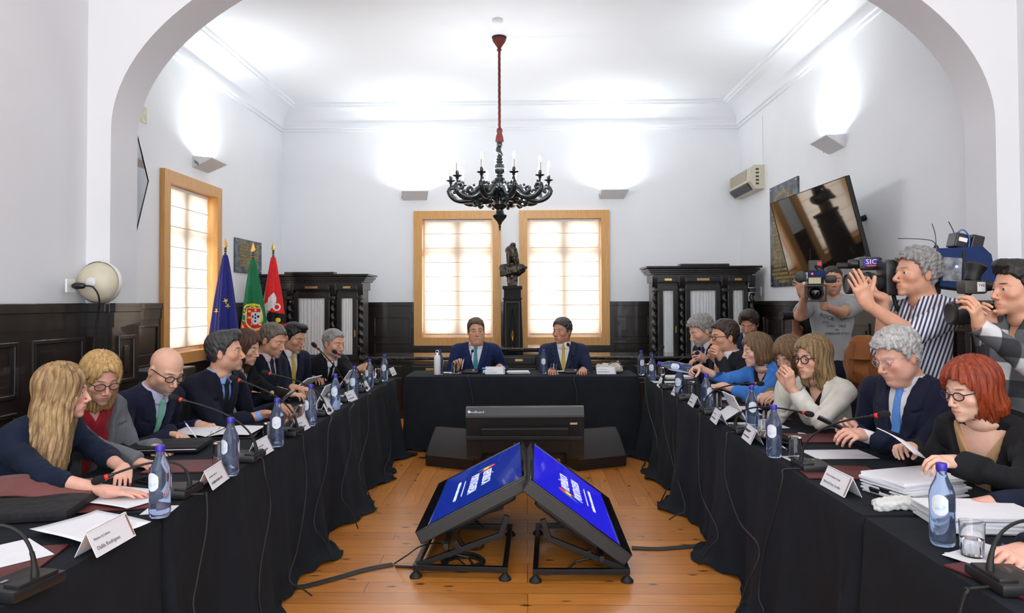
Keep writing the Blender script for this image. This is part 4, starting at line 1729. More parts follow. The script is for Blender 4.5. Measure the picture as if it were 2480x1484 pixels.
def hand_mesh(pose, elbow_local, side, h, sc=1.0, fr=.043, shl=None):
    """returns verts (hand frame), quads, fingertips"""
    chs = hand_pts(pose)
    allp = [p for c, _ in chs for p in c] + [Vector((0, -.02, 0)), elbow_local * 1.0]
    if side < 0:
        chs = [([Vector((-p.x, p.y, p.z)) for p in c], r) for c, r in chs]
        allp = [Vector((-p.x, p.y, p.z)) for p in allp[:-1]] + [elbow_local]
    if shl is not None:
        allp = allp + [shl]
    lo = [min(p[i] for p in allp) - .06 for i in range(3)]
    hi = [max(p[i] for p in allp) + .06 for i in range(3)]
    G = Grid(lo, hi, h)
    S = rbox(G, (0, .050, 0), (.038, .042, .0125), None, .012)
    S = smin(S, cap_(G, (0, -.01, 0), (0, .03, 0), .023, .024), .02)
    S = smin(S, cap_(G, (-side * .020, .02, -.008), (-side * .028, .045, -.010), .016, .013), .012)
    e = np.array(elbow_local)
    el = float(np.linalg.norm(e))
    S = smin(S, cap_(G, (0, -.002, 0), tuple(e), .0245, .0245 + (fr - .0245) * min(1, el / .18)), .02)
    if shl is not None:
        S = smin(S, cap_(G, tuple(e), tuple(shl), fr * 1.02, fr * 1.22), .02)
    for c, r in chs[:4]:
        Fg = None
        for i in range(3):
            q = cap_(G, c[i], c[i + 1], r * (1 - .10 * i) * (1.0), r * (1 - .10 * (i + 1)))
            Fg = q if Fg is None else smin(Fg, q, .002)
        kn = cap_(G, c[0], c[0] - Vector((0, .03, 0)), r * 1.05, r)
        Fg = smin(Fg, kn, .006)
        S = smin(S, Fg, .0035)
    c, r = chs[4]
    for i in range(3):
        S = smin(S, cap_(G, c[i], c[i + 1], r * (1.12 - .12 * i), r * (1.0 - .13 * i)), .007 if i == 0 else .003)
    vs, q = surface_nets(S, G.lo, G.h)
    return vs, q, [(Vector(c_[-1]), Vector(c_[-1]) - Vector(c_[-2])) for c_, _ in chs]


def ik(S, W, a, b, pole):
    d = W - S
    L = d.length
    if L > (a + b) * .985:
        k = L / ((a + b) * .985)
        a, b = a * k, b * k
    x = (L * L + a * a - b * b) / (2 * L)
    y = math.sqrt(max(1e-6, a * a - x * x))
    dn = d / L
    pl = pole - dn * pole.dot(dn)
    if pl.length < 1e-4:
        pl = Vector((0, 0, -1))
    return S + dn * x + pl.normalized() * y


# ------------------------------------------------------------------ people materials
def skin_mat(name, col, lip, brow, beard=None, beard_amt=0.0, flush=.25, lipw=None):
    m, nt, b = newmat(name)
    at = nd(nt, 'ShaderNodeAttribute')
    at.attribute_name = 'hc'
    ab = nd(nt, 'ShaderNodeVectorMath', _operation='MULTIPLY')
    absn = nd(nt, 'ShaderNodeVectorMath', _operation='ABSOLUTE')
    nt.links.new(at.outputs['Vector'], absn.inputs[0])
    sep = nd(nt, 'ShaderNodeSeparateXYZ')
    nt.links.new(absn.outputs[0], sep.inputs[0])
    sep2 = nd(nt, 'ShaderNodeSeparateXYZ')
    nt.links.new(at.outputs['Vector'], sep2.inputs[0])
    cmb = nd(nt, 'ShaderNodeCombineXYZ')
    nt.links.new(sep.outputs[0], cmb.inputs[0])
    nt.links.new(sep2.outputs[1], cmb.inputs[1])
    nt.links.new(sep2.outputs[2], cmb.inputs[2])
    sym = cmb.outputs[0]

    def mask(c, r, lo=1.15, hi=.85):
        s = nd(nt, 'ShaderNodeVectorMath', _operation='SUBTRACT')
        nt.links.new(sym, s.inputs[0])
        s.inputs[1].default_value = c
        d = nd(nt, 'ShaderNodeVectorMath', _operation='DIVIDE')
        nt.links.new(s.outputs[0], d.inputs[0])
        d.inputs[1].default_value = r
        l = nd(nt, 'ShaderNodeVectorMath', _operation='LENGTH')
        nt.links.new(d.outputs[0], l.inputs[0])
        return ramp(nt, l.outputs['Value'], hi, lo, 1, 0)

    def mul(a, k):
        n = nd(nt, 'ShaderNodeMath', _operation='MULTIPLY')
        nt.links.new(a, n.inputs[0])
        if isinstance(k, (int, float)):
            n.inputs[1].default_value = k
        else:
            nt.links.new(k, n.inputs[1])
        return n.outputs[0]
    nz = noise(nt, mapping(nt), 22.0, 4)
    c = mixc(nt, ramp(nt, nz, .3, .7), tuple(x * .92 for x in col), tuple(min(1, x * 1.06) for x in col))
    red_ = (min(1, col[0] * 1.02), col[1] * .70, col[2] * .62)
    c = mixc(nt, mul(mask((.045, .07, -.03), (.028, .05, .024), 1.3, .3), flush * 1.6), c, red_)
    c = mixc(nt, mul(mask((0, .112, -.036), (.016, .02, .014), 1.4, .4), flush * 1.5), c, red_)
    c = mixc(nt, mul(mask((.078, -.012, -.008), (.012, .022, .034), 1.2, .6), .35), c, red_)
    if beard is not None:
        bn = noise(nt, at.outputs['Vector'], 420.0, 2)
        bm = mask((0, .045, -.085), (.078, .075, .052), 1.12, .8)
        lipm = mask((0, .097, -.0685), (.020, .03, .0085), 1.3, .9)
        inv = nd(nt, 'ShaderNodeMath', _operation='SUBTRACT')
        inv.inputs[0].default_value = 1
        nt.links.new(lipm, inv.inputs[1])
        c = mixc(nt, mul(mul(mul(bm, inv.outputs[0]), ramp(nt, bn, .25, .6, .5, 1)), beard_amt), c, beard)
    c = mixc(nt, mul(mask((.0, .095, -.0685), (.0235, .03, .0075), 1.2, .75), .8 if lipw is None else lipw), c, lip)
    c = mixc(nt, mul(mask((.0, .095, -.0690), (.0225, .04, .0011), 1.5, .5), .75), c, tuple(x * .3 for x in lip))
    c = mixc(nt, mul(mask((.031, .085, .0245), (.0195, .03, .0042), 1.35, .6), .9), c, brow)
    c = mixc(nt, mul(mask((.0065, .105, -.0505), (.004, .008, .004), 1.2, .6), .7), c, (col[0] * .25, col[1] * .15, col[2] * .12))
    nt.links.new(c, b.inputs['Base Color'])
    b.inputs['Roughness'].default_value = .48
    b.inputs['Subsurface Weight'].default_value = .12
    b.inputs['Subsurface Radius'].default_value = (.012, .004, .002)
    b.inputs['Subsurface Scale'].default_value = .6
    bump(nt, b, noise(nt, mapping(nt), 160.0, 3), .12, .002)
    return m


def hair_mat(name, dark, light, rough=.45, s=(90, 90, 6), fac=(.35, .68)):
    if name in _mc:
        return _mc[name]
    m, nt, b = newmat(name)
    at = nd(nt, 'ShaderNodeAttribute')
    at.attribute_name = 'hc'
    mp = nd(nt, 'ShaderNodeMapping')
    mp.inputs['Scale'].default_value = s
    nt.links.new(at.outputs['Vector'], mp.inputs['Vector'])
    n1 = noise(nt, mp.outputs[0], 1.0, 4, .6)
    mp2 = nd(nt, 'ShaderNodeMapping')
    mp2.inputs['Scale'].default_value = (s[0] * 5, s[1] * 5, s[2] * 1.6)
    nt.links.new(at.outputs['Vector'], mp2.inputs['Vector'])
    n2 = noise(nt, mp2.outputs[0], 1.0, 3, .6)
    c = mixc(nt, ramp(nt, n1, *fac), dark, light)
    c = mixc(nt, ramp(nt, n2, .4, .7, 0, .3), c, tuple(x * .5 for x in dark))
    nt.links.new(c, b.inputs['Base Color'])
    b.inputs['Roughness'].default_value = rough
    b.inputs['Specular IOR Level'].default_value = .4
    bump(nt, b, n2, .5, .003)
    _mc[name] = m
    return m


eye_white = mat('eye_white', (.50, .48, .46), .2, var=.03)
eye_iris = mat('eye_iris', (.05, .03, .02), .15, var=.2)
LENS = M['glass_thin']


def put(name, vs, q, T, mats, parent, hc=None, smooth=True):
    """vs in frame T (4x4 world); makes a mesh under parent in the parent's frame"""
    T = np.array(parent_inv(parent) @ T)
    v = np.asarray(vs, dtype=float)
    w_ = v @ T[:3, :3].T + T[:3, 3]
    me = bpy.data.meshes.new(name)
    me.vertices.add(len(w_))
    me.vertices.foreach_set('co', w_.astype(F32).ravel())
    q = np.asarray(q, dtype=np.int32)
    me.loops.add(q.size)
    me.loops.foreach_set('vertex_index', q.ravel())
    me.polygons.add(len(q))
    me.polygons.foreach_set('loop_start', np.arange(0, q.size, 4, dtype=np.int32))
    me.polygons.foreach_set('use_smooth', np.ones(len(q), dtype=bool))
    if not isinstance(mats, (list, tuple)):
        mats = [mats]
    for m in mats:
        me.materials.append(m)
    a = me.attributes.new('hc', 'FLOAT_VECTOR', 'POINT')
    a.data.foreach_set('vector', (np.asarray(hc if hc is not None else v, dtype=F32)).ravel())
    me.update(calc_edges=True)
    o = bpy.data.objects.new(name, me)
    COL.objects.link(o)
    o.parent = parent
    return o


def parent_inv(p):
    return (Matrix.Translation(p.location) @ p.rotation_euler.to_matrix().to_4x4()).inverted()


def fmat(Rm, o):
    m = Rm.to_4x4()
    m.translation = o
    return m


def torso_sdf(G, tp, arms, clothes=True, short=None, grow=0.0):
    """arms: list of (shoulder, elbow, wrist) in torso frame"""
    L = tp['L']
    k = L / .50
    w_, dp, be = tp.get('w', 1), tp.get('dp', 1), tp.get('belly', 0)
    S = ell(G, (0, .008, .33 * k), (.155 * w_, .105 * dp, .17 * k))
    S = smin(S, ell(G, (0, .01 + be * .4, .14 * k), (.142 * w_ + be * .5, .105 * dp + be, .16 * k)), .06)
    S = smin(S, ell(G, (0, 0, .0), (.165 * w_, .12 * dp, .11)), .06)
    sx = tp['sx']
    S = smin(S, cap_(G, (0, -.012, L - .062), (sx - .02, -.008, L - .068), .066, .058, True), .05)
    S = smin(S, cap_(G, (0, -.022, L - .01), (sx - .03, -.014, L - .048), .050, .035, True), .05)
    if tp.get('bust'):
        S = smin(S, ell(G, (.065, .075, .30 * k), (.06, .05, .055), True), .04)
    up, el, wr = tp.get('arm', (.060, .048, .036))
    for (s, e, w2) in arms:
        s, e, w2 = Vector(s), Vector(e), Vector(w2)
        if short is not None:
            mid = s.lerp(e, short)
            A = cap_(G, s, mid, up, up * .95)
            dd = (e - s).normalized()
            pl = (G.X - mid.x) * dd.x + (G.Y - mid.y) * dd.y + (G.Z - mid.z) * dd.z
            S = smin(S, smax(A, pl, .006), .035)
        else:
            A = smin(cap_(G, s, e, up, el), cap_(G, e, w2, el, wr), .02)
            dd = (w2 - e).normalized()
            pl = (G.X - w2.x) * dd.x + (G.Y - w2.y) * dd.y + (G.Z - w2.z) * dd.z
            A = smax(A, pl, .004)
            # sleeve creases round the elbow
            dist = np.sqrt((G.X - e.x) ** 2 + (G.Y - e.y) ** 2 + (G.Z - e.z) ** 2)
            t = (G.X - e.x) * dd.x + (G.Y - e.y) * dd.y + (G.Z - e.z) * dd.z
            A = A + .0035 * np.sin(t * 140 + G.X * 30) * np.exp(-(dist / .09) ** 2)
            S = smin(S, A, .03)
    return S - grow


def lerp3(a, b, t):
    return tuple(a[i] + (b[i] - a[i]) * t for i in range(3))


SKIN = dict(
    fair=(.76, .46, .34), light=(.72, .41, .29), tan=(.63, .33, .215), olive=(.58, .30, .19), pink=(.76, .41, .31), dark_tan=(.55, .265, .165))


def person(label, hc, th, hp=0, hr=0, tth=None, seat=.56, L=None, R_w=None, L_w=None, hs=1.0, fem=0, skin='light', brow=(.08, .05, .03), lip=None,
           beard=None, beard_amt=0, hair=None, hairm=None, outfit='suit', jac=None, shirt=None, tie=None, face=None, glasses=None, tp=None,
           hand_R=('relax', (0, 1, 0), (0, 0, 1)), hand_L=('relax', (0, 1, 0), (0, 0, 1)), vox=1.0, lean=None, pole_R=None, pole_L=None,
           bare=False, sleeve=None, standing=False, trousers=None, name='person', group=None, nails=None, flush=.25, cuff=None, legdir=None, neckoff=(0, 0, 0), wl=1.0, shoulder_dz=0, lap=None, no_chair=False, feet=None):
    tth = th if tth is None else tth
    hc = Vector(hc)
    Rh = base_frame(th) @ Matrix.Rotation(R(hp), 3, 'X') @ Matrix.Rotation(R(hr), 3, 'Y')
    Bt = base_frame(tth)
    F = Bt.col[1]
    # neck base under and behind the head
    mixF = (Vector(F) + Vector(base_frame(th).col[1])).normalized()
    bow = math.sin(max(0, R(-hp)))
    nb = hc - mixF * ((.045 + .10 * bow) * hs) - Vector((0, 0, (.132 - .05 * bow) * hs)) + Vector(neckoff)
    if standing:
        pel = Vector((nb.x, nb.y, .93)) - Vector(F) * (lean or 0)
    else:
        Ln = L or .50
        dz = nb.z - seat
        if lean is not None:
            off = lean
        else:
            off = math.sqrt(max(.0025, Ln * Ln - dz * dz)) if dz < Ln else .05
            off = min(off, .30)
        pel = Vector((nb.x, nb.y, seat)) - Vector(F) * off
    U = (nb - pel)
    Lt = U.length
    U.normalize()
    Xr = Vector(F).cross(U).normalized()
    Fy = U.cross(Xr)
    Rt = Matrix((Xr, Fy, U)).transposed()
    T = fmat(Rt, pel)
    Ti = T.inverted()
    root = thing(name, label, 'person', (pel.x, pel.y, 0), R(tth - 90), group)
    tp = dict(tp or {})
    tp['L'] = Lt
    tp.setdefault('sx', .185 - .022 * fem)
    tp.setdefault('w', 1 - .08 * fem)
    if fem:
        tp.setdefault('bust', 1)
        tp.setdefault('arm', (.050, .040, .031))
    # arms
    arms, hinfo = [], []
    for sgn, wt, hd, pole in ((1, R_w, hand_R, pole_R), (-1, L_w, hand_L, pole_L)):
        S_ = T @ Vector((sgn * tp['sx'], -.008, Lt - .075 + shoulder_dz))
        if wt is None:
            wt = pel + Vector(F) * .30 + Xr * sgn * .14 + Vector((0, 0, .16))
        wt = Vector(wt)
        po = Vector(pole) if pole is not None else (Xr * sgn * .35 + Vector((0, 0, -1)) - Vector(F) * .25)
        ua, fa = (.285, .255) if not fem else (.265, .235)
        E_ = ik(S_, wt, ua * (hs * 1.0), fa * hs, po)
        arms.append((Ti @ S_, Ti @ E_, Ti @ wt))
        hinfo.append((sgn, E_, wt, hd))
    # ---------- skin body
    V, Q, HC = [], [], []
    nv = 0

    def addp(vs, q, T_, hcx=None):
        nonlocal nv
        A = np.array(T_)
        v = np.asarray(vs)
        V.append(v @ A[:3, :3].T + A[:3, 3])
        Q.append(np.asarray(q) + nv)
        HC.append(v if hcx is None else np.full((len(v), 3), 9.0))
        nv += len(v)
    face = dict(face or {})
    face['fem'] = fem
    Th = fmat(Rh * hs, hc)
    nl = Th.inverted() @ nb
    lo = [min(-.095, nl.x - .10), min(-.125, nl.y - .09), nl.z - .05]
    hi = [max(.095, nl.x + .10), max(.125, nl.y + .09), .13]
    G = Grid(lo, hi, .0038 * vox)
    vs, q = surface_nets(head_sdf(G, face, nl), G.lo, G.h)
    addp(vs, q, Th)
    wrist_dirs = []
    tips = []
    for sgn, E_, W_, hd in hinfo:
        pose, fd, upv = hd
        # finger direction and back-of-hand normal given in torso axes (right, forward, up) unless world
        if len(hd) > 2 and isinstance(fd, tuple):
            fdw = Bt @ Vector(fd)
            upw = Bt @ Vector(upv)
        else:
            fdw, upw = Vector(fd), Vector(upv)
        fdw.normalize()
        xr = fdw.cross(upw).normalized()
        upw = xr.cross(fdw)
        Rm = Matrix((xr, fdw, upw)).transposed()
        Thd = fmat(Rm * (hs * (.93 if fem else 1.0)), W_)
        el = Thd.inverted() @ E_
        reach = 1.0 if bare else min(1, .13 / max(el.length, .01))
        sgi = 0 if sgn > 0 else 1
        shl = (Thd.inverted() @ E_).lerp(Thd.inverted() @ (T @ Vector(arms[sgi][0])), .75) if bare else None
        vs, q, tp_ = hand_mesh(pose, el * reach, sgn, .0031 * vox * (1.35 if bare else 1), fr=.043 if not fem else .036, shl=shl)
        addp(vs, q, Thd, 1)
        tips.append((Thd, tp_))
    # torso and upper arms under the clothes
    pts = [Vector(p) for a in arms for p in (a[0], a[1])]
    if outfit != 'none':
        lo = [min([-.24] + [p[i] if i == 0 else 9 for p in pts for i in (0,)]) - .08, min([-.16] + [p.y for p in pts]) - .08, min([-.14] + [p.z for p in pts]) - .08]
        hi = [max([.24] + [p.x for p in pts]) + .08, max([.2] + [p.y for p in pts]) + .08, Lt + .06]
        G = Grid(lo, hi, .020)
        core = [(a[0], a[1], Vector(a[1]).lerp(Vector(a[2]), .35)) for a in arms]
        tpc = dict(tp)
        tpc['arm'] = tuple(x * .78 for x in tp.get('arm', (.060, .048, .036)))
        vs, q = surface_nets(torso_sdf(G, tpc, core, grow=-.022), G.lo, G.h)
        addp(vs, q, T, 1)
    sk = SKIN[skin]
    lipc = lip or (sk[0] * .82, sk[1] * .48, sk[2] * .48)
    smt = skin_mat('skin', sk, lipc, brow, beard, beard_amt, flush, None if fem else .5)
    put('body', np.concatenate(V), np.concatenate(Q), Matrix.Identity(4), smt, root, np.concatenate(HC))
    # ---------- eyes
    b = MB()
    gz = face.get('gaze', 0)
    for s in (-1, 1):
        ax = Matrix.Rotation(R(-90), 3, 'X') @ Matrix.Rotation(0, 3, 'X')
        ax = Matrix.Rotation(R(gz), 3, 'Z') @ Matrix.Rotation(R(-12 * face.get('lid', .2)), 3, 'X') @ ax
        pr = [(.0131 * math.sin(t), .0131 * math.cos(t)) for t in [PI * i / 12 for i in range(13)]]
        n0 = len(b.f)
        b.lathe(pr, (s * .032, .0725, 0), n=14, axis=ax)
        # faces of the first rings are the iris
        for i in range(n0, n0 + 14 * 2):
            b.m[i] = 1
        b.m[n0 + 14 * 12] = 1
    vv = [Th @ v for v in b.v]
    mkobj('eyes', vv, b.f, [eye_white, eye_iris], root, True, b.m, world=True)
    # ---------- hair
    if hair is not None:
        Lh = hair.get('long', 0)
        G = Grid([-.135, -.15 - max(0, -hair.get('hang', 0) * Lh), -max(.12, Lh + .04)], [.135 + hair.get('hx', 0) * Lh, .13 + max(0, hair.get('hang', 0) * Lh), .165], .0042 * vox)
        vs, q = surface_nets(hair_sdf(G, hair), G.lo, G.h)
        put('hair', vs, q, Th, hairm, root)
    if glasses:
        rx, rz, rr_, gm = glasses
        b = MB()
        for s in (-1, 1):
            b.tube([(s * .033 + rx * math.cos(t), .099 - .006 * abs(math.cos(t)) * (1 if s * math.cos(t) > 0 else 0), rz * math.sin(t) - .001) for t in [2 * PI * i / 20 for i in range(21)]], rr_, 6, cap=False)
            b.tube([(s * (.033 + rx), .093, .006), (s * .072, .06, .008), (s * .082, .0, .008), (s * .080, -.02, -.004)], rr_, 6)
        b.tube([(-.012, .099, .004), (0, .103, .007), (.012, .099, .004)], rr_, 6)
        o = mkobj('glasses', [Th @ v for v in b.v], b.f, gm, root, True, world=True)
        for s in (-1, 1) if hc.y < 5 else ():
            n = 16
            ring = [Th @ Vector((s * .033 + rx * math.cos(2 * PI * i / n), .0985, rz * math.sin(2 * PI * i / n) - .001)) for i in range(n)]
            mkobj('lens', ring, [tuple(range(n))], LENS, root, False, world=True)
    # ---------- clothes
    hx = .0085 * (vox if vox > 1 else 1)
    pts = [Vector(p) for a in arms for p in a]
    lo = [min([-.22] + [p.x for p in pts]) - .085, min([-.16] + [p.y for p in pts]) - .08, min([-.13] + [p.z for p in pts]) - .08]
    hi = [max([.22] + [p.x for p in pts]) + .085, max([.20 + tp.get('belly', 0)] + [p.y for p in pts]) + .08, Lt + .07]
    G = Grid(lo, hi, hx)
    nlt = Ti @ (Th @ Vector((0, -.026, -.055)))  # neck top in torso frame
    nbt = Ti @ nb
    nkr = (.056 - .009 * fem) * hs

    def neck(G_, r):
        return cap_(G_, nbt - (nlt - nbt) * .4, nlt, r, r)
    if outfit in ('suit', 'blazer', 'open'):
        S = torso_sdf(G, tp, arms)
        S = S - .005 + wav(G, hash(label) % 1000, .0022, .11)
        vz = tp.get('vz', .16 if outfit == 'suit' else .14) * (Lt / .5)
        slope = tp.get('vs', .18)
        e = G.AX - (G.Z - vz) * slope
        fr_ = np.clip((G.Y - .02) / .02, 0, 1)
        zt = np.clip((G.Z - vz) / (Lt - .10 - vz), 0, 1.1)
        wl_ = .072 * np.minimum(zt * 1.6, 1) * wl
        notch = (np.abs(G.Z - (Lt - .14) - (G.AX - .06) * .3) < .008) & (e > wl_ * .55)
        lap = np.clip(e / .006 + .5, 0, 1) * np.clip((wl_ - e) / .012 + .5, 0, 1) * (G.Z > vz) * (1 - notch * .8)
        S = S - .015 * lap * fr_
        cutv = np.maximum(e, .02 - G.Y)
        S = smax(S, -cutv, .006)
        S = smax(S, -neck(G, nkr + .012), .006)
        # standing collar at the back of the neck
        ckr = np.abs(neck(G, nkr + .020)) - .007
        cz = np.maximum(G.Z - (Lt + .018), (Lt - .06) - G.Z)
        S = smin(S, smax(smax(ckr, cz, .004), (G.Y - .030), .01), .012)
        vs, q = surface_nets(S, G.lo, G.h)
        put('jacket', vs, q, T, jac, root)
    elif outfit in ('tee', 'collared', 'top'):
        if outfit == 'tee':
            S = torso_sdf(G, tp, arms, short=.72) - .006
        else:
            S = torso_sdf(G, tp, arms if sleeve is None else [(a[0], a[1], Vector(a[1]).lerp(Vector(a[2]), sleeve)) for a in arms]) - .004
        S = S + wav(G, hash(label) % 1000, .003, .10)
        S = smax(S, -neck(G, nkr + .010), .005)
        if outfit == 'collared':
            cutv = np.maximum(G.AX - (G.Z - (Lt - .16)) * .28, .02 - G.Y)
            S = smax(S, -cutv, .006)
            rr_ = nkr + .016 + np.clip(Lt + .02 - G.Z, 0, .1) * .45
            cl = np.abs(cap_(G, nbt - (nlt - nbt) * .4, nlt, 0, 0) - rr_) - .005
            zl = np.interp(G.Y, [-.08, .02, .07], [Lt - .04, Lt - .05, Lt - .095]).astype(F32)
            cl = smax(cl, np.maximum(G.Z - (Lt + .022), zl - G.Z), .004)
            cl = smax(cl, -np.maximum(G.AX - .012 - (G.Z - (Lt - .12)) * .30, .02 - G.Y), .004)
            S = smin(S, cl, .008)
        vs, q = surface_nets(S, G.lo, G.h)
        put('shirt' if outfit != 'tee' else 't_shirt', vs, q, T, jac, root)
    # shirt under a jacket
    if outfit in ('suit', 'blazer', 'open') and shirt is not None:
        Gs = Grid([-.13, -.115, .04], [.13, .20 + tp.get('belly', 0), Lt + .06], .0048 * vox)
        B0 = torso_sdf(Gs, tp, [])
        S = B0 + .007 + wav(Gs, 3, .0012, .06)
        if outfit == 'suit':
            rr_ = nkr + .006 + np.clip(Lt + .03 - Gs.Z, 0, .1) * .30
            cl = np.abs(cap_(Gs, nbt - (nlt - nbt) * .4, nlt, 0, 0) - rr_ - .002) - .0058
            zl = np.interp(Gs.Y, [-.08, .02, .055, .08], [Lt - .02, Lt - .02, Lt - .03, Lt - .042]).astype(F32)
            cl = smax(cl, np.maximum(Gs.Z - (Lt + .030), zl - Gs.Z), .003)
            gap = (Lt + .03 - Gs.Z) * .34 if tie is not None else .008 + (Gs.Z - (Lt - .10)) * .33
            cl = smax(cl, -np.maximum(Gs.AX - np.maximum(gap, 0) + .002, .02 - Gs.Y), .004)
            S = smin(S, cl, .005)
            if tie is None:
                S = smax(S, -np.maximum(Gs.AX - (Gs.Z - (Lt - .12)) * .3, .02 - Gs.Y), .004)
        else:
            vzs = Lt - tp.get('scoop', .10)
            S = smax(S, -np.maximum(Gs.AX - (Gs.Z - vzs) * .7, .0 - Gs.Y), .006)
        S = smax(S, -neck(Gs, nkr + .003), .003)
        vs, q = surface_nets(S, Gs.lo, Gs.h)
        put('shirt', vs, q, T, shirt, root)
        if tie is not None:
            wz = np.interp(Gs.Z, [.0, .06, Lt - .10, Lt - .045], [.0, .040, .017, .013]).astype(F32)
            B = np.maximum(B0 - .004, Gs.AX - wz)
            B = smax(B, -(B0 + .012), .003)
            B = np.maximum(B, .01 - Gs.Y)
            B = np.maximum(B, Gs.Z - (Lt - .045))
            B = np.maximum(B, .07 - Gs.Z)
            # knot sits where the collar closes
            ky = nkr + .028 + (nbt.y) * .0
            kz = Lt - .030
            kx = (nlt - nbt)
            kyy = nbt.y + ky * .92
            B = smin(B, cap_(Gs, (0, kyy, kz), (0, kyy + .006, kz - .032), .018, .012), .008)
            vs, q = surface_nets(B, Gs.lo, Gs.h)
            put('necktie', vs, q, T, tie, root)
    # cuffs
    if cuff is not None and not bare:
        for sgn, E_, W_, hd in hinfo:
            d = (W_ - E_).normalized()
            r0 = (.029 if not fem else .026)
            b = MB().tube([W_ - d * .05, W_ - d * .01, W_ + d * .016, W_ + d * .017], [r0 + .003, r0 + .003, r0 + .001, r0 - .004], 16)
            o = b.build('shirt_cuff', cuff, root, smooth=40, world=True)
    if nails is not None:
        for Thd, tp_ in tips:
            for pnt, dr in tp_:
                dr = dr.normalized()
                b = MB()
                n_ = Vector((0, 0, 1)) - dr * dr.z
                n_.normalize()
                b.lathe([(.0045 * math.sin(t), .0085 * -math.cos(t)) for t in [PI * i / 6 for i in range(7)]], (0, 0, 0), n=8)
                xx = dr.cross(n_)
                m_ = Matrix((xx, n_ * .45, dr)).transposed()
                vv = [Thd @ (pnt + m_ @ v + n_ * .0055 + dr * .0) for v in b.v]
                mkobj('fingernail', vv, b.f, nails, root, True, world=True)
    # ---------- legs
    trm = trousers or jac
    Gp = []
    Bl = base_frame(legdir if legdir is not None else tth)
    fx, rx_ = Vector(Bl.col[1]), Vector(Bl.col[0])
    b = None
    A = []
    for s in (-1, 1):
        hip = pel + rx_ * s * .09
        if standing:
            knee = Vector((hip.x, hip.y, .50)) + fx * .03 + rx_ * s * .02
            foot = Vector((hip.x, hip.y, .09)) + rx_ * s * .03
        else:
            knee = Vector((hip.x, hip.y, .52)) + fx * (.40 if feet is None else feet) + rx_ * s * .05
            foot = Vector((knee.x, knee.y, .09)) - fx * .02
        A.append((hip, knee, foot))
    allp = [p for a in A for p in a]
    Gl = Grid([min(p[i] for p in allp) - .16 for i in range(3)], [max(p[i] for p in allp) + .16 for i in range(3)], .018)
    S = None
    for hip, knee, foot in A:
        c_ = smin(cap_(Gl, hip, knee, .088, .062), cap_(Gl, knee, foot, .062, .048), .02)
        S = c_ if S is None else smin(S, c_, .03)
    S = smin(S, ell(Gl, pel, (.16, .16, .12)), .05)
    vs, q = surface_nets(S, Gl.lo, Gl.h)
    put('trousers', vs, q, Matrix.Identity(4), trm, root)
    for hip, knee, foot in A:
        b = MB()
        b.tube([Vector((foot.x, foot.y, .045)) - fx * .07, Vector((foot.x, foot.y, .05)), Vector((foot.x, foot.y, .04)) + fx * .10, Vector((foot.x, foot.y, .032)) + fx * .18], [.036, .044, .04, .026], 12, flat=.9)
        b.build('shoe', M['blackgloss'], root, smooth=True, world=True)
    root_info = dict(root=root, T=T, Th=Th, pel=pel, arms=hinfo, F=Vector(F), tips=tips, Lt=Lt, Rt=Rt, tp=tp, nb=nb)
    if not standing and not no_chair:
        chair(pel, tth)
    return root_info


_chair = [None]
CHAIRS = []


def chair(pel, th):
    if _chair[0] is None:
        t = thing('conference_chair', 'x', 'chair')
        MB().box((0, .02, .42), (.44, .42, .05), bev=.02).build('seat', M['chairfab'], t, smooth=40)
        b = MB()
        b.grid(lambda u, v: ((u - .5) * .40, -.22 - .03 * v + .03 * (2 * u - 1) ** 2, .54 + .30 * v), 8, 6)
        b.grid(lambda u, v: ((.5 - u) * .40, -.245 - .03 * v + .03 * (2 * u - 1) ** 2, .54 + .30 * v), 8, 6)
        b.build('backrest', M['chairfab'], t, smooth=True)
        for sx in (-1, 1):
            MB().tube([(sx * .21, .20, .012), (sx * .20, .19, .40)], .011, 8).build('leg', M['steel'], t)
            MB().tube([(sx * .21, -.22, .012), (sx * .20, -.20, .40), (sx * .20, -.24, .86)], .011, 8).build('leg', M['steel'], t)
        _chair[0] = t
        c = t
    else:
        c = copy_tree(_chair[0])
    F = Vector(base_frame(th).col[1])
    q = pel - F * .03
    c.location = (q.x, q.y, 0)
    c.rotation_euler = (0, 0, R(th - 90))
    CHAIRS.append(c)
    return c


M['chairfab'] = fabric('black_chair_fabric', (.012, .012, .014), .8)
# ================================================================== people
FAB = {}


def suit(name, c, fold=.45):
    return fabric(name, c, .8, fold=fold, sheen=.2)


s_navy = suit('navy_wool', (.010, .013, .032))
s_navy2 = suit('midnight_wool', (.007, .009, .020))
s_blue = suit('royal_navy_wool', (.012, .022, .085))
s_slate = suit('slate_blue_wool', (.016, .025, .060))
s_black = suit('black_wool', (.008, .008, .010))
s_char = suit('charcoal_wool', (.016, .018, .022))
s_cream = suit('ivory_crepe', (.70, .67, .60), .3)
s_sky = suit('cornflower_crepe', (.055, .22, .66), .3)
s_grey = suit('grey_knit', (.14, .15, .17))
s_tan = suit('taupe_knit', (.19, .15, .10))
wsh = fabric('white_cotton', (.74, .75, .79), .7, fold=.15)
bsh = fabric('pale_blue_cotton', (.22, .36, .72), .7, fold=.15)
lsh = fabric('lilac_cotton', (.50, .52, .72), .7, fold=.15)
psh = fabric('pink_cotton', (.66, .52, .57), .7, fold=.15)
rsh = fabric('crimson_blouse', (.30, .008, .018), .6, fold=.3)
blk = fabric('black_jersey', (.010, .010, .012), .8, fold=.2)
tanb = fabric('camel_satin', (.46, .27, .13), .45, fold=.2)
mint = fabric('mint_tie', (.16, .48, .33), .5, fold=.05)
dkt = fabric('dark_tie', (.010, .012, .025), .5, fold=.05)
yel = fabric('yellow_tie', (.56, .38, .07), .5, fold=.05)
teal = fabric('teal_tie', (.05, .23, .30), .5, fold=.05)
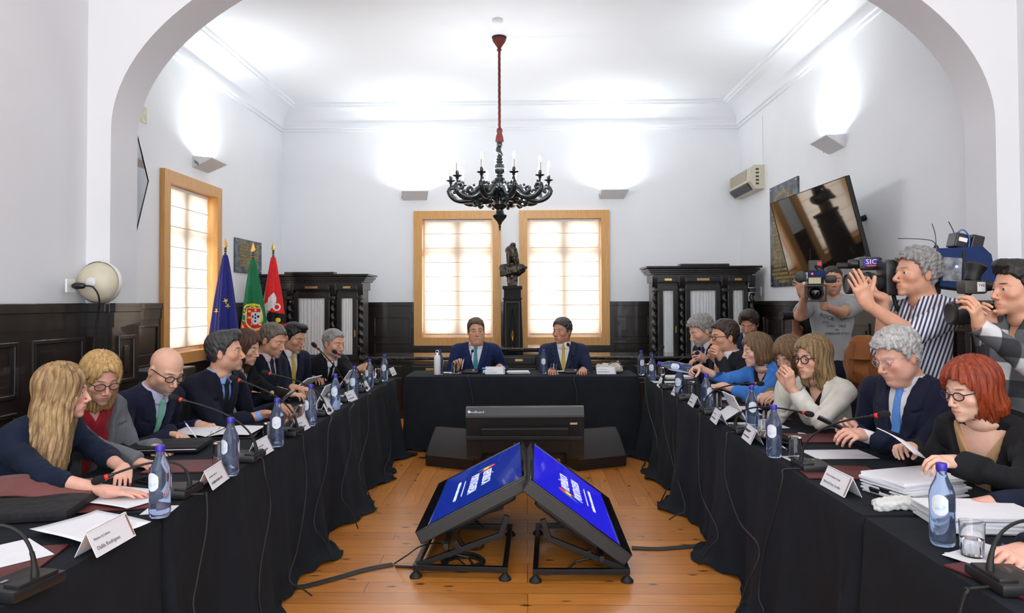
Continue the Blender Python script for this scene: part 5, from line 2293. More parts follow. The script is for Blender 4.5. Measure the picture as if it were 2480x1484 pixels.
sky = fabric('sky_blue_tie', (.10, .27, .68), .5, fold=.05)
h_brown = hair_mat('dark_brown_hair', (.022, .013, .009), (.055, .033, .020))
h_mid = hair_mat('mid_brown_hair', (.045, .024, .013), (.12, .068, .036))
h_black = hair_mat('black_hair', (.006, .005, .005), (.022, .017, .014))
h_pepper = hair_mat('salt_and_pepper_hair', (.022, .020, .020), (.085, .082, .080))
h_greybrown = hair_mat('grey_brown_hair', (.07, .055, .042), (.17, .14, .115))
h_grey = hair_mat('grey_hair', (.16, .15, .14), (.38, .37, .36))
h_white = hair_mat('silver_curls', (.30, .29, .28), (.66, .65, .64))
h_blonde = hair_mat('honey_blonde_hair', (.14, .075, .032), (.50, .32, .14), s=(45, 45, 2))
h_gold = hair_mat('golden_blonde_hair', (.34, .19, .06), (.72, .48, .20))
h_dblond = hair_mat('dark_blonde_hair', (.13, .075, .032), (.42, .28, .13))
h_light = hair_mat('light_brown_bob', (.10, .052, .024), (.27, .16, .075))
h_chest = hair_mat('chestnut_hair', (.040, .017, .010), (.115, .050, .026))
h_red = hair_mat('copper_red_hair', (.14, .016, .005), (.40, .065, .016))
short = lambda **k: dict(dict(t=.009, top=.016), **k)
BR = (.05, .033, .022)
GB = (.12, .11, .10)
PP = {}
# ---- left row, near to far
PP['l1'] = person('person with long honey blonde hair in a navy blouse, nearest on the left', P(152, 948, 3.0), 22, -4, 0, tth=-8, fem=1, hs=.95, skin='pink', brow=(.10, .06, .03),
                  outfit='top', jac=suit('navy_crepe', (.006, .012, .030), .3), shirt=None, R_w=PZ(262, 1190, .785), L_w=PZ(300, 1136, .80),
                  hand_R=('flat', (-.10, 1, -.02), (-.1, 0, 1)), hand_L=('flat', (.75, .55, -.20), (.1, .2, 1)), pole_R=(-.3, -.8, -.5), pole_L=(.1, .8, -.6),
                  hair=dict(t=.016, top=.020, cover=1, long=.47, w=.104, dy=.100, hang=-.02, fx=.058, fz=.095, yo=.055, hx=.30, open=[.05, .05, .052, .056, .05, .02]), bare=True, sleeve=.38, hairm=h_blonde, nails=mat('red_nail_polish', (.65, .01, .03), .25), tp=dict(w=1.05, sx=.165), shoulder_dz=-.015)
PP['l2'] = person('person with golden hair and glasses in a crimson blouse, head bowed', P(243, 914, 3.45), -38, -24, 0, tth=-20, fem=1, hs=1.0, skin='pink', brow=(.2, .12, .06), outfit='open', jac=s_grey, shirt=rsh,
                  hair=dict(t=.015, top=.018, cover=1, long=.18, w=.094, dy=.088, hang=-.03, fx=.068, fz=.112, yo=.035), hairm=h_gold, glasses=(.024, .018, .0020, M['black']), face=dict(lid=.9),
                  R_w=PZ(330, 1120, .77), L_w=PZ(370, 1085, .77), tp=dict(vs=.26, vz=.05, scoop=.09))
PP['l3'] = person('bald bearded person in navy suit and mint tie writing with a pen', P(402, 897, 3.9), -30, -26, -4, tth=-15, hs=1.04, skin='light', brow=(.10, .08, .06), beard=(.20, .17, .15), beard_amt=.75, jac=s_navy, shirt=lsh, tie=mint,
                  hair=None, glasses=(.024, .017, .0026, M['black']), face=dict(lid=.9, jaw=1.05, nose=1.1), R_w=PZ(418, 1050, .79), L_w=PZ(480, 1030, .77), hand_R=('pen', (.25, 1, -.1), (-.35, 0, 1)), cuff=lsh, pole_R=(-.3, -.6, -.5))
PP['l4'] = person('person with dark swept hair and grey temples in navy suit and pale blue shirt', P(546, 853, 4.5), 8, 3, 0, tth=-18, hs=1.05, skin='tan', brow=(.06, .05, .045), beard=(.2, .18, .17), beard_amt=.35, jac=s_navy2, shirt=bsh, tie=dkt,
                  hair=short(t=.012, top=.022, quiff=.008), hairm=h_pepper, R_w=PZ(640, 1003, .79), L_w=PZ(672, 985, .80), hand_R=('hold', (.1, 1, .1), (-.4, 0, 1)), hand_L=('pen', (.2, 1, .0), (.3, 0, 1)), cuff=bsh, tp=dict(sx=.195))
PP['l5'] = person('person with long chestnut hair in white top and black jacket looking down', P(596, 842, 5.2), -10, -14, 0, tth=-15, fem=1, hs=1.0, skin='light', brow=(.05, .03, .02), outfit='open', jac=s_black, shirt=wsh,
                  hair=dict(t=.018, top=.024, cover=1, long=.27, w=.100, dy=.09, hang=-.10, fx=.080, fy=.10, fz=.104, yo=.010, open=[.06, .07, .08, .085, .07, .02]), hairm=h_chest, face=dict(lid=.8), R_w=PZ(702, 955, .80), L_w=PZ(728, 945, .82), hand_L=('hold', (.2, 1, .2), (.2, 0, 1)), tp=dict(vs=.3, vz=.02), neckoff=(-.03, 0, 0))
PP['l6'] = person('person with grey-brown hair in navy suit and pink shirt reading a booklet', P(660, 824, 5.55), -14, -18, 0, tth=-20, hs=1.06, skin='tan', brow=GB, beard=(.22, .18, .15), beard_amt=.35, jac=s_navy2, shirt=psh, tie=dkt,
                  hair=short(t=.009, top=.016), hairm=h_greybrown, face=dict(lid=.8), R_w=PZ(672, 945, .82), L_w=PZ(706, 938, .84), hand_R=('hold', (.2, 1, .1), (-.3, 0, 1)), cuff=psh, tp=dict(sx=.195))
PP['l7'] = person('dark-haired person in navy suit and yellow tie, between the pink shirt and the phone user', P(712, 818, 6.15), -20, -18, 0, tth=-35, hs=1.05, skin='olive', brow=(.02, .015, .012), jac=s_navy, shirt=wsh, tie=yel,
                  hair=short(t=.008, top=.015, quiff=.004), hairm=h_black, face=dict(lid=.8, nose=1.15), R_w=PZ(752, 915, .80), L_w=PZ(765, 905, .82), cuff=wsh)
PP['l8'] = person('grey-bearded person in black suit holding a phone at the far left end', P(808, 832, 6.6), -28, -8, 0, tth=-35, hs=1.08, skin='tan', brow=(.05, .04, .035), beard=(.30, .29, .28), beard_amt=.85, jac=s_black, shirt=wsh, tie=dkt,
                  hair=short(t=.008, top=.014), hairm=h_grey, face=dict(lid=.6, jaw=1.05), R_w=PZ(835, 905, .80), L_w=P(872, 893, 6.4), hand_L=('grip', (.1, 1, .3), (.8, 0, .5)), cuff=wsh, tp=dict(sx=.20, w=1.1))
# ---- right row, near to far
PP['r1'] = person('person with copper red bob and glasses in black jacket and camel top', P(2352, 944, 2.85), 193, -12, 0, tth=205, fem=1, hs=.98, skin='fair', brow=(.18, .08, .04), outfit='blazer', jac=suit('black_crepe', (.010, .010, .012), .3), shirt=tanb,
                  hair=dict(t=.022, top=.026, cover=1, long=.125, w=.100, dy=.112, hang=-.16, fx=.094, fy=.105, fz=.098, yo=.0, open=[.09, .095, .10, .10, .08, .02]), hairm=h_red, glasses=(.023, .016, .0025, M['black']), face=dict(lid=.9),
                  L_w=P(2312, 1118, 2.62), R_w=P(2205, 1085, 2.95), hand_L=('hold', (.0, 1, .12), (-.35, .1, 1)), hand_R=('hold', (-.2, 1, .25), (.4, 0, 1)), tp=dict(vz=.12, vs=.30, scoop=.16), pole_L=(.3, -.7, -.6))
PP['r2'] = person('person with curly silver hair and glasses in navy suit and sky blue tie', P(2172, 862, 3.5), 196, -20, 0, tth=208, hs=1.06, skin='pink', brow=(.35, .33, .30), jac=s_navy, shirt=wsh, tie=sky,
                  hair=short(t=.018, top=.026, curl=.0026, nape=-.07), hairm=h_white, glasses=(.021, .016, .0012, M['chrome']), face=dict(lid=.9, fat=1, jaw=1.1, nose=1.1), L_w=P(2085, 1052, 3.40), R_w=P(2065, 1035, 3.62),
                  hand_L=('hold', (-.15, 1, .15), (-.5, 0, 1)), hand_R=('grip', (.0, 1, .3), (.7, 0, .6)), cuff=wsh, tp=dict(sx=.215, w=1.18, dp=1.15, belly=.04), flush=.3)
PP['r3'] = person('person with dark blonde hair and round glasses in ivory blazer, hands clasped', P(1968, 866, 4.25), 204, -4, 0, tth=205, fem=1, hs=1.02, skin='light', brow=(.06, .035, .02), outfit='blazer', jac=s_cream, shirt=blk,
                  hair=dict(t=.020, top=.024, cover=1, long=.18, w=.104, dy=.10, hang=-.10, fx=.078, fy=.092, fz=.100, yo=.022, open=[.05, .06, .075, .08, .07, .02]), hairm=h_dblond, glasses=(.025, .022, .0030, M['black']), L_w=P(1915, 938, 4.08), R_w=P(1902, 930, 4.28),
                  hand_L=('fist', (-.20, .35, 1), (-1, .1, .1)), hand_R=('fist', (.20, .35, 1), (1, .1, .1)), pole_L=(.0, -.5, -1), pole_R=(0, .5, -1), tp=dict(vz=.10, vs=.2, scoop=.12))
PP['r4'] = person('person with light brown bob in taupe cardigan looking down behind the ivory blazer', P(1912, 862, 4.85), 215, -24, 0, tth=205, fem=1, hs=1.02, skin='fair', brow=(.18, .1, .06), outfit='open', jac=s_tan, shirt=blk,
                  hair=dict(t=.022, top=.026, cover=1, long=.13, w=.100, dy=.10, hang=-.05, fx=.056, fz=.094, yo=.04, front=.065), hairm=h_light, face=dict(lid=.9), L_w=P(1885, 962, 4.65), R_w=P(1870, 955, 4.9), hand_L=('hold', (-.1, 1, .1), (-.3, 0, 1)))
PP['r5'] = person('person with short brown bob in cornflower blue blazer reaching for a bottle', P(1832, 848, 5.3), 186, -8, 0, tth=200, fem=1, hs=1.0, skin='fair', brow=(.12, .07, .04), outfit='blazer', jac=s_sky, shirt=blk,
                  hair=dict(t=.018, top=.020, cover=1, long=.105, w=.098, dy=.095, hang=-.06, fx=.085, fy=.098, fz=.100, yo=.015, open=[.06, .07, .085, .085, .07, .02]), hairm=h_light, face=dict(lid=.7), R_w=P(1694, 890, 5.35), L_w=P(1752, 934, 5.15),
                  hand_R=('grip', (-.1, 1, -.1), (.5, 0, .9)), hand_L=('relax', (.1, 1, 0), (0, 0, 1)), pole_R=(.2, .3, -1), tp=dict(vz=.10, vs=.22, scoop=.10))
PP['r6'] = person('dark-haired person with glasses in charcoal suit, hands clasped at the chin', P(1754, 815, 5.75), 190, -4, 0, tth=205, hs=1.08, skin='tan', brow=(.03, .02, .015), jac=s_char, shirt=wsh, tie=dkt,
                  hair=short(t=.012, top=.020), hairm=h_brown, glasses=(.022, .016, .0025, M['black']), face=dict(nose=1.1), L_w=P(1748, 868, 5.55), R_w=P(1740, 872, 5.75), hand_L=('fist', (-.2, .7, .7), (-.9, 0, .4)), hand_R=('fist', (.2, .7, .7), (.9, 0, .4)), pole_L=(0, -.5, -1), pole_R=(0, .4, -1), cuff=wsh)
PP['r7'] = person('person with wavy grey hair and beard in dark suit looking down at the far right', P(1698, 800, 6.3), 192, -24, 0, tth=200, hs=1.08, skin='light', brow=(.2, .19, .18), beard=(.36, .34, .32), beard_amt=.8, jac=s_navy2, shirt=wsh, tie=fabric('blue_tie', (.01, .02, .14), .5),
                  hair=short(t=.018, top=.024, curl=.002), hairm=h_grey, face=dict(lid=.9), L_w=P(1712, 872, 6.1), R_w=P(1705, 870, 6.3), hand_L=('fist', (0, .8, .5), (-.6, 0, .5)), cuff=wsh)
PP['r8'] = person('dark-haired person in blue suit seated behind the right row, looking down', P(1814, 784, 7.1), 236, -22, 0, tth=245, hs=1.04, skin='tan', brow=(.03, .02, .015), jac=s_slate, shirt=wsh, tie=dkt,
                  hair=short(t=.020, top=.026, quiff=.006, temple=-.03), hairm=h_brown, face=dict(lid=.9), vox=1.2)
PP['r0'] = person('hand and pen of a person at the near right corner, body outside the frame', Vector((1.98, 2.22, 1.22)), 190, -10, 0, tth=190, hs=1.0, skin='pink', brow=BR, jac=s_navy, shirt=wsh, tie=dkt, hair=short(), hairm=h_brown,
                  L_w=PZ(2500, 1335, .785), R_w=Vector((1.62, 2.50, .79)), hand_L=('pen', (-.15, 1, -.05), (-.3, 0, 1)))
# ---- head table
PP['m1'] = person('smiling person in royal navy suit and teal tie at the head table', P(1153, 801, 7.70), -80, -2, 3, tth=-88, hs=1.14, skin='tan', brow=(.05, .035, .025), jac=s_blue, shirt=wsh, tie=teal,
                  hair=short(t=.008, top=.014, part=.004), hairm=h_mid, face=dict(smile=1, fat=1, lid=.3), R_w=P(1105, 892, 7.5), L_w=PZ(1210, 888, .79), hand_R=('pen', (-.1, .5, .8), (.3, -.6, .6)), cuff=wsh, tp=dict(sx=.215, w=1.12, vs=.26), lean=.02)
PP['m2'] = person('grey-haired person in slate suit and yellow tie at the head table', P(1361, 801, 7.70), -128, -2, 0, tth=-95, hs=1.14, skin='dark_tan', brow=(.10, .09, .08), jac=s_slate, shirt=wsh, tie=yel,
                  hair=short(t=.013, top=.016, temple=-.008), hairm=h_pepper, face=dict(nose=1.1, lid=.3), R_w=PZ(1338, 896, .78), L_w=PZ(1412, 896, .78), cuff=wsh, tp=dict(sx=.21, w=1.1, vs=.24), lean=.02)


# ---- camera crew, standing
def pattern_mat(name, fn):
    m, nt, b = newmat(name)
    at = nd(nt, 'ShaderNodeAttribute')
    at.attribute_name = 'hc'
    c = fn(nt, at.outputs['Vector'])
    nt.links.new(c, b.inputs['Base Color'])
    b.inputs['Roughness'].default_value = .85
    bump(nt, b, noise(nt, mapping(nt), 14.0, 3), .4, .02)
    return m


def sqw(nt, vec, d, k, thr=.5, soft=.06):
    dt = nd(nt, 'ShaderNodeVectorMath', _operation='DOT_PRODUCT')
    nt.links.new(vec, dt.inputs[0])
    dt.inputs[1].default_value = tuple(x * k for x in d)
    fr_ = nd(nt, 'ShaderNodeMath', _operation='PINGPONG')
    nt.links.new(dt.outputs['Value'], fr_.inputs[0])
    fr_.inputs[1].default_value = .5
    return ramp(nt, fr_.outputs[0], thr * .5 - soft * .5, thr * .5 + soft * .5)


def stripes(nt, v):
    return mixc(nt, sqw(nt, v, (.75, .95, .38), 42, .5, .12), (.74, .74, .77), (.035, .04, .11))


def plaid(nt, v):
    a = sqw(nt, v, (.5, .86, .1), 6.5, .5, .03)
    c = sqw(nt, v, (.05, -.15, 1), 6.5, .5, .03)
    c1 = mixc(nt, a, (.10, .105, .115), (.025, .026, .03))
    c2 = mixc(nt, a, (.62, .62, .62), (.10, .105, .115))
    return mixc(nt, c, c1, c2)


strip = pattern_mat('navy_striped_cotton', stripes)
plaidm = pattern_mat('grey_plaid_flannel', plaid)
teem = fabric('grey_marl_jersey', (.34, .355, .36), .85, fold=.35)
jean = fabric('dark_denim', (.010, .014, .030), .8)
PP['c1'] = person('cameraman with cropped dark hair in a grey printed t-shirt', P(2016, 680, 5.9), -105, -3, 0, tth=-95, hs=1.0, skin='tan', brow=(.03, .02, .015), outfit='tee', jac=teem, hair=short(t=.004, top=.008), hairm=h_brown,
                  standing=True, bare=True, trousers=jean, R_w=P(1950, 715, 5.55), L_w=P(1996, 742, 5.5), hand_R=('hold', (-.1, .25, 1), (.5, -.5, .2)), hand_L=('grip', (-.1, .1, 1), (-.8, .1, .3)),
                  pole_R=(-.35, .1, -1), pole_L=(.45, .0, -1), tp=dict(sx=.195, w=1.08, arm=(.066, .05, .04)), beard=(.06, .045, .035), beard_amt=.35)
PP['c2'] = person('grey-haired cameraman in a navy striped shirt holding out a lens', P(2218, 662, 3.85), 186, 2, 0, tth=190, hs=1.07, skin='tan', brow=(.16, .14, .12), outfit='collared', jac=strip, hair=short(t=.018, top=.026, curl=.003, brow=1), hairm=h_pepper_l if 'h_pepper_l' in globals() else h_grey,
                  standing=True, bare=True, sleeve=.12, trousers=jean, L_w=P(2100, 735, 3.55), R_w=P(2138, 722, 3.85), hand_L=('flat', (-.1, .45, .85), (-1, .2, .1)), hand_R=('hold', (.1, .7, .3), (.3, .3, -1)),
                  pole_L=(.2, -.2, -1), pole_R=(.2, .3, -1), face=dict(nose=1.15, jaw=1.0), tp=dict(sx=.20, w=1.08, belly=.02, arm=(.066, .058, .05)), legdir=190)
PP['c3'] = person('young cameraman with dark cropped hair in grey plaid shirt at the right edge', P(2462, 700, 3.25), 182, 0, 0, tth=195, hs=1.0, skin='tan', brow=(.02, .015, .012), outfit='collared', jac=plaidm, hair=short(t=.005, top=.022, quiff=.006, temple=.004), hairm=h_black,
                  standing=True, trousers=s_black, L_w=P(2372, 790, 2.98), R_w=P(2400, 785, 3.3), hand_L=('hold', (-.2, .45, .9), (-.9, -.2, .2)), hand_R=('grip', (.0, .7, .6), (.7, .2, .3)), pole_L=(.2, -.3, -1), pole_R=(.2, .3, -1), tp=dict(sx=.20, w=1.05))
PP['c4'] = person('photographer mostly hidden behind the cameraman in the grey t-shirt, arm raised', P(1972, 700, 6.7), 200, 0, 0, tth=200, hs=1.0, skin='dark_tan', brow=BR, outfit='tee', jac=s_black, hair=short(t=.006, top=.010), hairm=h_brown,
                  standing=True, bare=True, trousers=s_black, L_w=P(1942, 715, 6.3), R_w=P(1925, 762, 6.6), hand_L=('relax', (0, .3, 1), (-1, 0, 0)), hand_R=('grip', (0, 1, .1), (.5, 0, 1)), pole_L=(0, 0, -1), vox=1.3)
clabels = dict(l1='black conference chair under the person with long honey blonde hair')
# ================================================================== things on the tables
DX = Vector((1, 0, 0))
ZTT = ZT + .006
WHO = dict(l0='cut off at the bottom left corner', l1='the person with long honey blonde hair', l2='the person in the crimson blouse', l3='the bald bearded writer', l4='the person in the pale blue shirt', l5='the chestnut-haired person',
           l6='the reader in the pink shirt', l7='the dark-haired person in the yellow tie', l8='the phone user in the black suit', r0='the hand at the near right corner', r1='the person with the copper red bob', r2='the person with silver curls',
           r3='the person in the ivory blazer', r4='the person in the taupe cardigan', r5='the person in the cornflower blazer', r6='the person in the charcoal suit', r7='the person with wavy grey hair',
           m1='the smiling person in the teal tie', m2='the head table person in the slate suit')


# ---- water bottle (0.25 m, blue glass look, screw cap, wrap label)
def make_bottle():
    t = thing('water_bottle', 'x', 'bottle', group='blue-capped water bottles')
    pf = [(.001, .006), (.020, .004), (.030, .0), (.0345, .006), (.036, .02), (.0355, .10), (.0365, .14), (.0355, .158), (.030, .178), (.021, .198), (.0155, .214), (.0135, .228), (.0135, .236)]
    MB().lathe(pf, n=24).build('bottle_body', M['bottle'], t, smooth=50)
    MB().lathe([(.0155, .228), (.0160, .230), (.0160, .247), (.0145, .250)], n=18).build('screw_cap', M['bluecap'], t, smooth=40)
    b = MB()
    for a0, wd, hh, zc_ in ((-90, 1.25, .032, .128), (60, 1.4, .030, .122)):
        def fn(u, v, a0=a0, wd=wd, hh=hh, zc_=zc_):
            k = math.sqrt(max(0, 1 - (2 * u - 1) ** 2 * .75))
            a = R(a0) + (u - .5) * wd
            return (.0372 * math.cos(a), .0372 * math.sin(a), zc_ + (v - .5) * 2 * hh * k)
        b.grid(fn, 14, 4, mf=lambda u, v: 1 if abs(v - .35) < .15 and abs(u - .5) < .33 else (0 if v > .1 else 0))
    b.build('label', [M['whlab'], M['label']], t, smooth=True)
    return t


M['whlab'] = mat('white_label', (.70, .76, .86), .5, var=.05)
bot0 = [None]


def bottle(p, label, rz=0, z=None):
    if bot0[0] is None:
        bot0[0] = make_bottle()
        o = bot0[0]
    else:
        o = copy_tree(bot0[0])
    o.location = (p.x, p.y, ZTT if z is None else z)
    o.rotation_euler = (0, 0, rz)
    o['label'] = label
    return o


def onT(u, v, z=ZTT):
    return PZ(u, v, z)


for u, v, k, lab in ((387, 1250, 'l1', None), (558, 1150, 'l2', None), (671, 1080, 'l3', None), (753, 1030, 'l4', None), (812, 991, 'l5', None), (858, 963, 'l6', None), (895, 938, 'l7', None), (931, 922, 'l8', None),
                     (1066, 906, 'm1', 'blue-capped water bottle with grey patterned label beside the white flask'), (1317, 904, 'm2', None),
                     (2283, 1318, 'r0', None), (1875, 1106, 'r2', None), (1821, 1036, 'r3', None), (1711, 992, 'r4', None), (1646, 964, 'r5', None), (1580, 922, 'r6', None), (1553, 908, 'r7', None)):
    bottle(onT(u, v), lab or ('blue-capped water bottle before ' + WHO[k]), rnd.uniform(-.8, .8))
# bottle held out on its side by the blue blazer
hb = bottle(P(1664, 893, 5.35), 'water bottle gripped on its side by the person in the cornflower blazer')
hb.location = P(1672, 893, 5.33)
hb.rotation_euler = (0, R(-80), R(4))


# ---- tumblers
def make_tumbler(water):
    t = thing('drinking_glass', 'x', 'glass')
    b = MB().lathe([(.001, .003), (.026, .002), (.030, .008), (.034, .105), (.0325, .105), (.0285, .012), (.001, .011)], n=24, cap=False)
    b.build('tumbler', M['glass'], t, smooth=50)
    if water:
        MB().lathe([(.001, .0125), (.028, .0125), (.0305, .058), (.001, .058)], n=24, cap=False).build('water', glassy('still_water', (.95, .98, 1.0), 1.33), t, smooth=40)
    return t


tum = {}


def tumbler(p, label, upside=False, water=False, z=None):
    if water not in tum:
        o = tum[water] = make_tumbler(water)
    else:
        o = copy_tree(tum[water])
    o.location = (p.x, p.y, (ZTT + .002 if z is None else z) + (.106 if upside else 0))
    o.rotation_euler = (R(180) if upside else 0, 0, 0)
    o['label'] = label
    o['group'] = 'water glasses'
    return o


def card(p, rz, sx, sy, label, name='paper_coaster', cat='coaster', grp='white paper coasters', m=None, th=.0015, z=None):
    o = MB().box((0, 0, th / 2), (sx, sy, th)).build(name, m or M['paper'])
    o.location = (p.x, p.y, ZTT if z is None else z)
    o.rotation_euler = (0, 0, rz)
    return tag(o, label, cat, grp)


for u, v, k, up, wt in ((533, 1125, 'l2', True, False), (652, 1070, 'l3', True, False), (735, 1020, 'l4', True, False), (795, 983, 'l5', True, False), (845, 957, 'l6', True, False), (880, 933, 'l7', True, False), (915, 918, 'l8', True, False),
                        (1100, 903, 'm1', True, False), (1341, 905, 'm2', False, False), (2355, 1352, 'r0', False, True), (1926, 1110, 'r2', True, False), (1850, 1040, 'r3', False, True), (1737, 990, 'r4', False, False),
                        (1675, 955, 'r5', True, False), (1602, 915, 'r6', True, False), (1566, 905, 'r7', True, False)):
    q = onT(u, v)
    st = ('upturned drinking glass near ' if up else ('half-full water glass near ' if wt else 'upright empty drinking glass near '))
    tumbler(q, st + WHO[k], up, wt)
    if k in ('l1', 'l2', 'r0', 'r2', 'm1', 'm2', 'r3', 'l3'):
        card(q, .1, .10, .10, 'white square paper coaster under the glass of ' + WHO[k], z=ZTT)
card(onT(387, 1235), .15, .10, .10, 'white square paper coaster under the water bottle of ' + WHO['l1'])


# ---- name cards
def name_card(p, rz, k, big=None, lines=None, w=.20):
    t = thing('name_card', 'folded white name card before ' + WHO[k], 'name card', (p.x, p.y, ZTT), rz, 'folded name cards')
    if k == 'l0':
        t['label'] = 'folded name card'
    h, d = .075, .035
    b = MB()
    b.prism([(-w / 2, -d, 0), (w / 2, -d, 0), (w / 2, 0, h), (-w / 2, 0, h)], (0, 0, 0), (0, .003, .001))
    b.prism([(-w / 2, d, 0), (-w / 2, 0, h), (w / 2, 0, h), (w / 2, d, 0)], (0, 0, 0), (0, -.003, .001))
    b.build('card_stock', M['paper'], t)
    a = math.atan2(h, d)
    Rm = Matrix(((1, 0, 0), (0, math.cos(a), -math.sin(a)), (0, math.sin(a), math.cos(a))))
    nrm = Rm.col[2] if Rm.col[2].y < 0 else -Vector(Rm.col[2])
    off = lambda s_: Vector((0, -d + d * s_, h * s_)) + Vector(nrm) * .0012
    inkm = mat('grey_print', (.16, .16, .18), .7)
    if lines:
        for body, s_, sz in lines:
            text('card_lettering', body, sz, t, inkm, off(s_) + Vector((-.085, 0, 0)), Rm, .0002, 'LEFT')
    else:
        b = MB()
        rr = random.Random(hash(k) % 99 if False else len(WHO[k]))
        for s_, hh, ln, cc in ((.62, .004, .09, 0), (.30, .008, .12, 0)):
            x = -.085
            while x < -.085 + ln:
                cw = rr.uniform(.004, .008)
                b.box(off(s_) + Vector((x, 0, 0)), (cw * .7, hh * rr.uniform(.7, 1.2), .0004), Rm)
                x += cw + .001
        b.build('printed_line', inkm, t)
    b = MB()
    for i, m_ in enumerate((0, 1)):
        b.box(off(.5) + Vector((w / 2 - .006 - .004 * i, 0, .0)), (.003, .07, .0004), Rm, m_)
    b.build('colour_stripe', [mat('stripe_green', (.08, .3, .15), .6), mat('stripe_red', (.55, .05, .05), .6)], t)
    return t


LA, RA = R(90), R(-90)
name_card(onT(258, 1322), LA - .02, 'l1', lines=(('Ministra da Cultura', .62, .010), ('Dalila Rodrigues', .28, .017)))
for u, v, k in ((516, 1172, 'l2'), (630, 1100, 'l3'), (725, 1042, 'l4'), (790, 1001, 'l5'), (846, 970, 'l6'), (883, 945, 'l7'), (948, 908, 'l8')):
    name_card(onT(u, v), LA + rnd.uniform(-.1, .1), k)
name_card(onT(2035, 1188), RA + .05, 'r1', lines=(('Ministra do Ambiente e Energia', .62, .009), ('Maria da Graça Carvalho', .28, .0135)))
for u, v, k in ((1822, 1068, 'r2'), (1740, 1022, 'r3'), (1683, 982, 'r4'), (1643, 958, 'r5'), (1603, 936, 'r6')):
    name_card(onT(u, v), RA + rnd.uniform(-.1, .1), k)
name_card(onT(1199, 905), 0, 'm1', lines=(('Primeiro-Ministro', .62, .010), ('Luís Montenegro', .26, .016)))
name_card(onT(1468, 905), 0, 'm2')


# ---- gooseneck microphones
def mic(base, head, k, rz, up=.10, bend=None, cable=None, short=False):
    """base point on the table, head point in space"""
    t = thing('gooseneck_microphone', 'black gooseneck microphone before ' + WHO[k], 'microphone', (base.x, base.y, ZTT), 0, 'gooseneck microphones')
    o = Vector((base.x, base.y, ZTT))
    rm = Matrix.Rotation(rz, 3, 'Z')
    b = MB()
    b.box((0, 0, .016), (.13, .16, .030), rm, bev=.008)
    b.box(rm @ Vector((.035, 0, .034)), (.05, .12, .012), rm, bev=.005)
    b.build('base', M['black'], t, smooth=30)
    b = MB()
    b.box(rm @ Vector((-.02, -.03, .033)), (.012, .02, .003), rm)
    b.build('talk_button', M['chrome'], t)
    hd = head - o
    s0 = rm @ Vector((.045, .0, .035))
    bd = Vector(bend) if bend is not None else s0.lerp(hd, .4) + Vector((0, 0, up))
    neck = bez(s0, s0 + Vector((0, 0, min(.12, up + .05))), bd, hd, 22)
    n1 = 6
    b = MB()
    b.tube(neck[:n1], [.011, .010, .008, .007, .006, .006], 8)
    b.tube(neck[n1 - 1:], .0045, 8)
    b.build('gooseneck', M['rubber'], t, smooth=50)
    d = (neck[-1] - neck[-3]).normalized()
    q = d.to_track_quat('Z', 'Y').to_matrix()
    MB().lathe([(.0065, -.02), (.0075, -.012), (.008, .0)], hd, n=14, axis=q).build('collar', M['black'], t, smooth=50)
    MB().lathe([(.0092, -.001), (.0105, .003), (.0105, .009), (.0092, .012)], hd, n=16, axis=q).build('light_ring', M['ringon'] if k == 'm1' else M['red'], t, smooth=50)
    MB().lathe([(.0085, .010), (.0145, .020), (.0160, .036), (.0145, .050), (.009, .058), (.002, .060)], hd, n=16, axis=q).build('foam_windscreen', mat('foam', (.008, .008, .009), .95, bmp=.8, bscale=500), t, smooth=True)
    if cable:
        pts = [Vector(c) - o for c in cable]
        MB().tube(spline(pts, 6), .0042, 6).build('cable', M['rubber'], t, smooth=True)
    return t


M['ringon'] = mat('red_ring_lit', (1.0, .02, .02), .4, var=0, emit=2.0)


def drop(u, v, pts, side):
    """cable from a microphone base over the table edge and down the cloth; pts = pixel samples on the cloth face"""
    x = (TI_L + .085) if side < 0 else (TI_R - .085)
    out = [onT(u, v, ZTT + .01)]
    e = onT(u, v, ZTT)
    ex = TI_L + .012 if side < 0 else TI_R - .012
    first = True
    for i, (a, c) in enumerate(pts):
        xx = x + (.0 if i < 2 else side * -.02 * i * -1 * 0)
        p = PX(a, c, (TI_L + .05 + .018 * i) if side < 0 else (TI_R - .05 - .018 * i))
        if i == 0:
            out.append(Vector((ex + (.02 if side < 0 else -.02), p.y * .5 + e.y * .5, ZTT + .004)))
        out.append(p)
    q = out[-1]
    s_ = .10 if side < 0 else -.10
    if q.z > .05:
        out.append(Vector((q.x + s_ * .6, q.y + .02, q.z * .5)))
    out.append(Vector((q.x + s_, q.y + .05, .012)))
    return out


LM = [
    ('l0', (50, 1430), (-60, 1275, 1.78), -.2, None, None),
    ('l1', (432, 1197), (262, 1153, 2.66), 0, None, [(500, 1200), (500, 1280), (478, 1400), (470, 1480)]),
    ('l2', (598, 1112), (440, 968, 3.25), 0, None, [(642, 1150), (655, 1230), (630, 1380), (632, 1480)]),
    ('l3', (700, 1052), (581, 921, 3.85), 0, None, [(735, 1080), (742, 1180), (722, 1320), (700, 1400)]),
    ('l4', (772, 1004), (655, 905, 4.55), 0, None, [(795, 1040), (790, 1130), (760, 1260)]),
    ('l5', (826, 972), (768, 842, 5.1), 0, None, [(846, 1000), (850, 1080), (826, 1190)]),
    ('l6', (868, 948), (818, 856, 5.7), 0, None, [(890, 960), (892, 1040), (868, 1140)]),
    ('l7', (905, 928), (874, 845, 6.3), 0, None, [(926, 940), (940, 1010), (946, 1090), (930, 1140)]),
]
for k, (u, v), (hu, hv, hd), rz, bend, cab in LM:
    mic(onT(u, v), P(hu, hv, hd), k, rz, .10, bend, drop(u + 20, v, cab, -1) if cab else None)
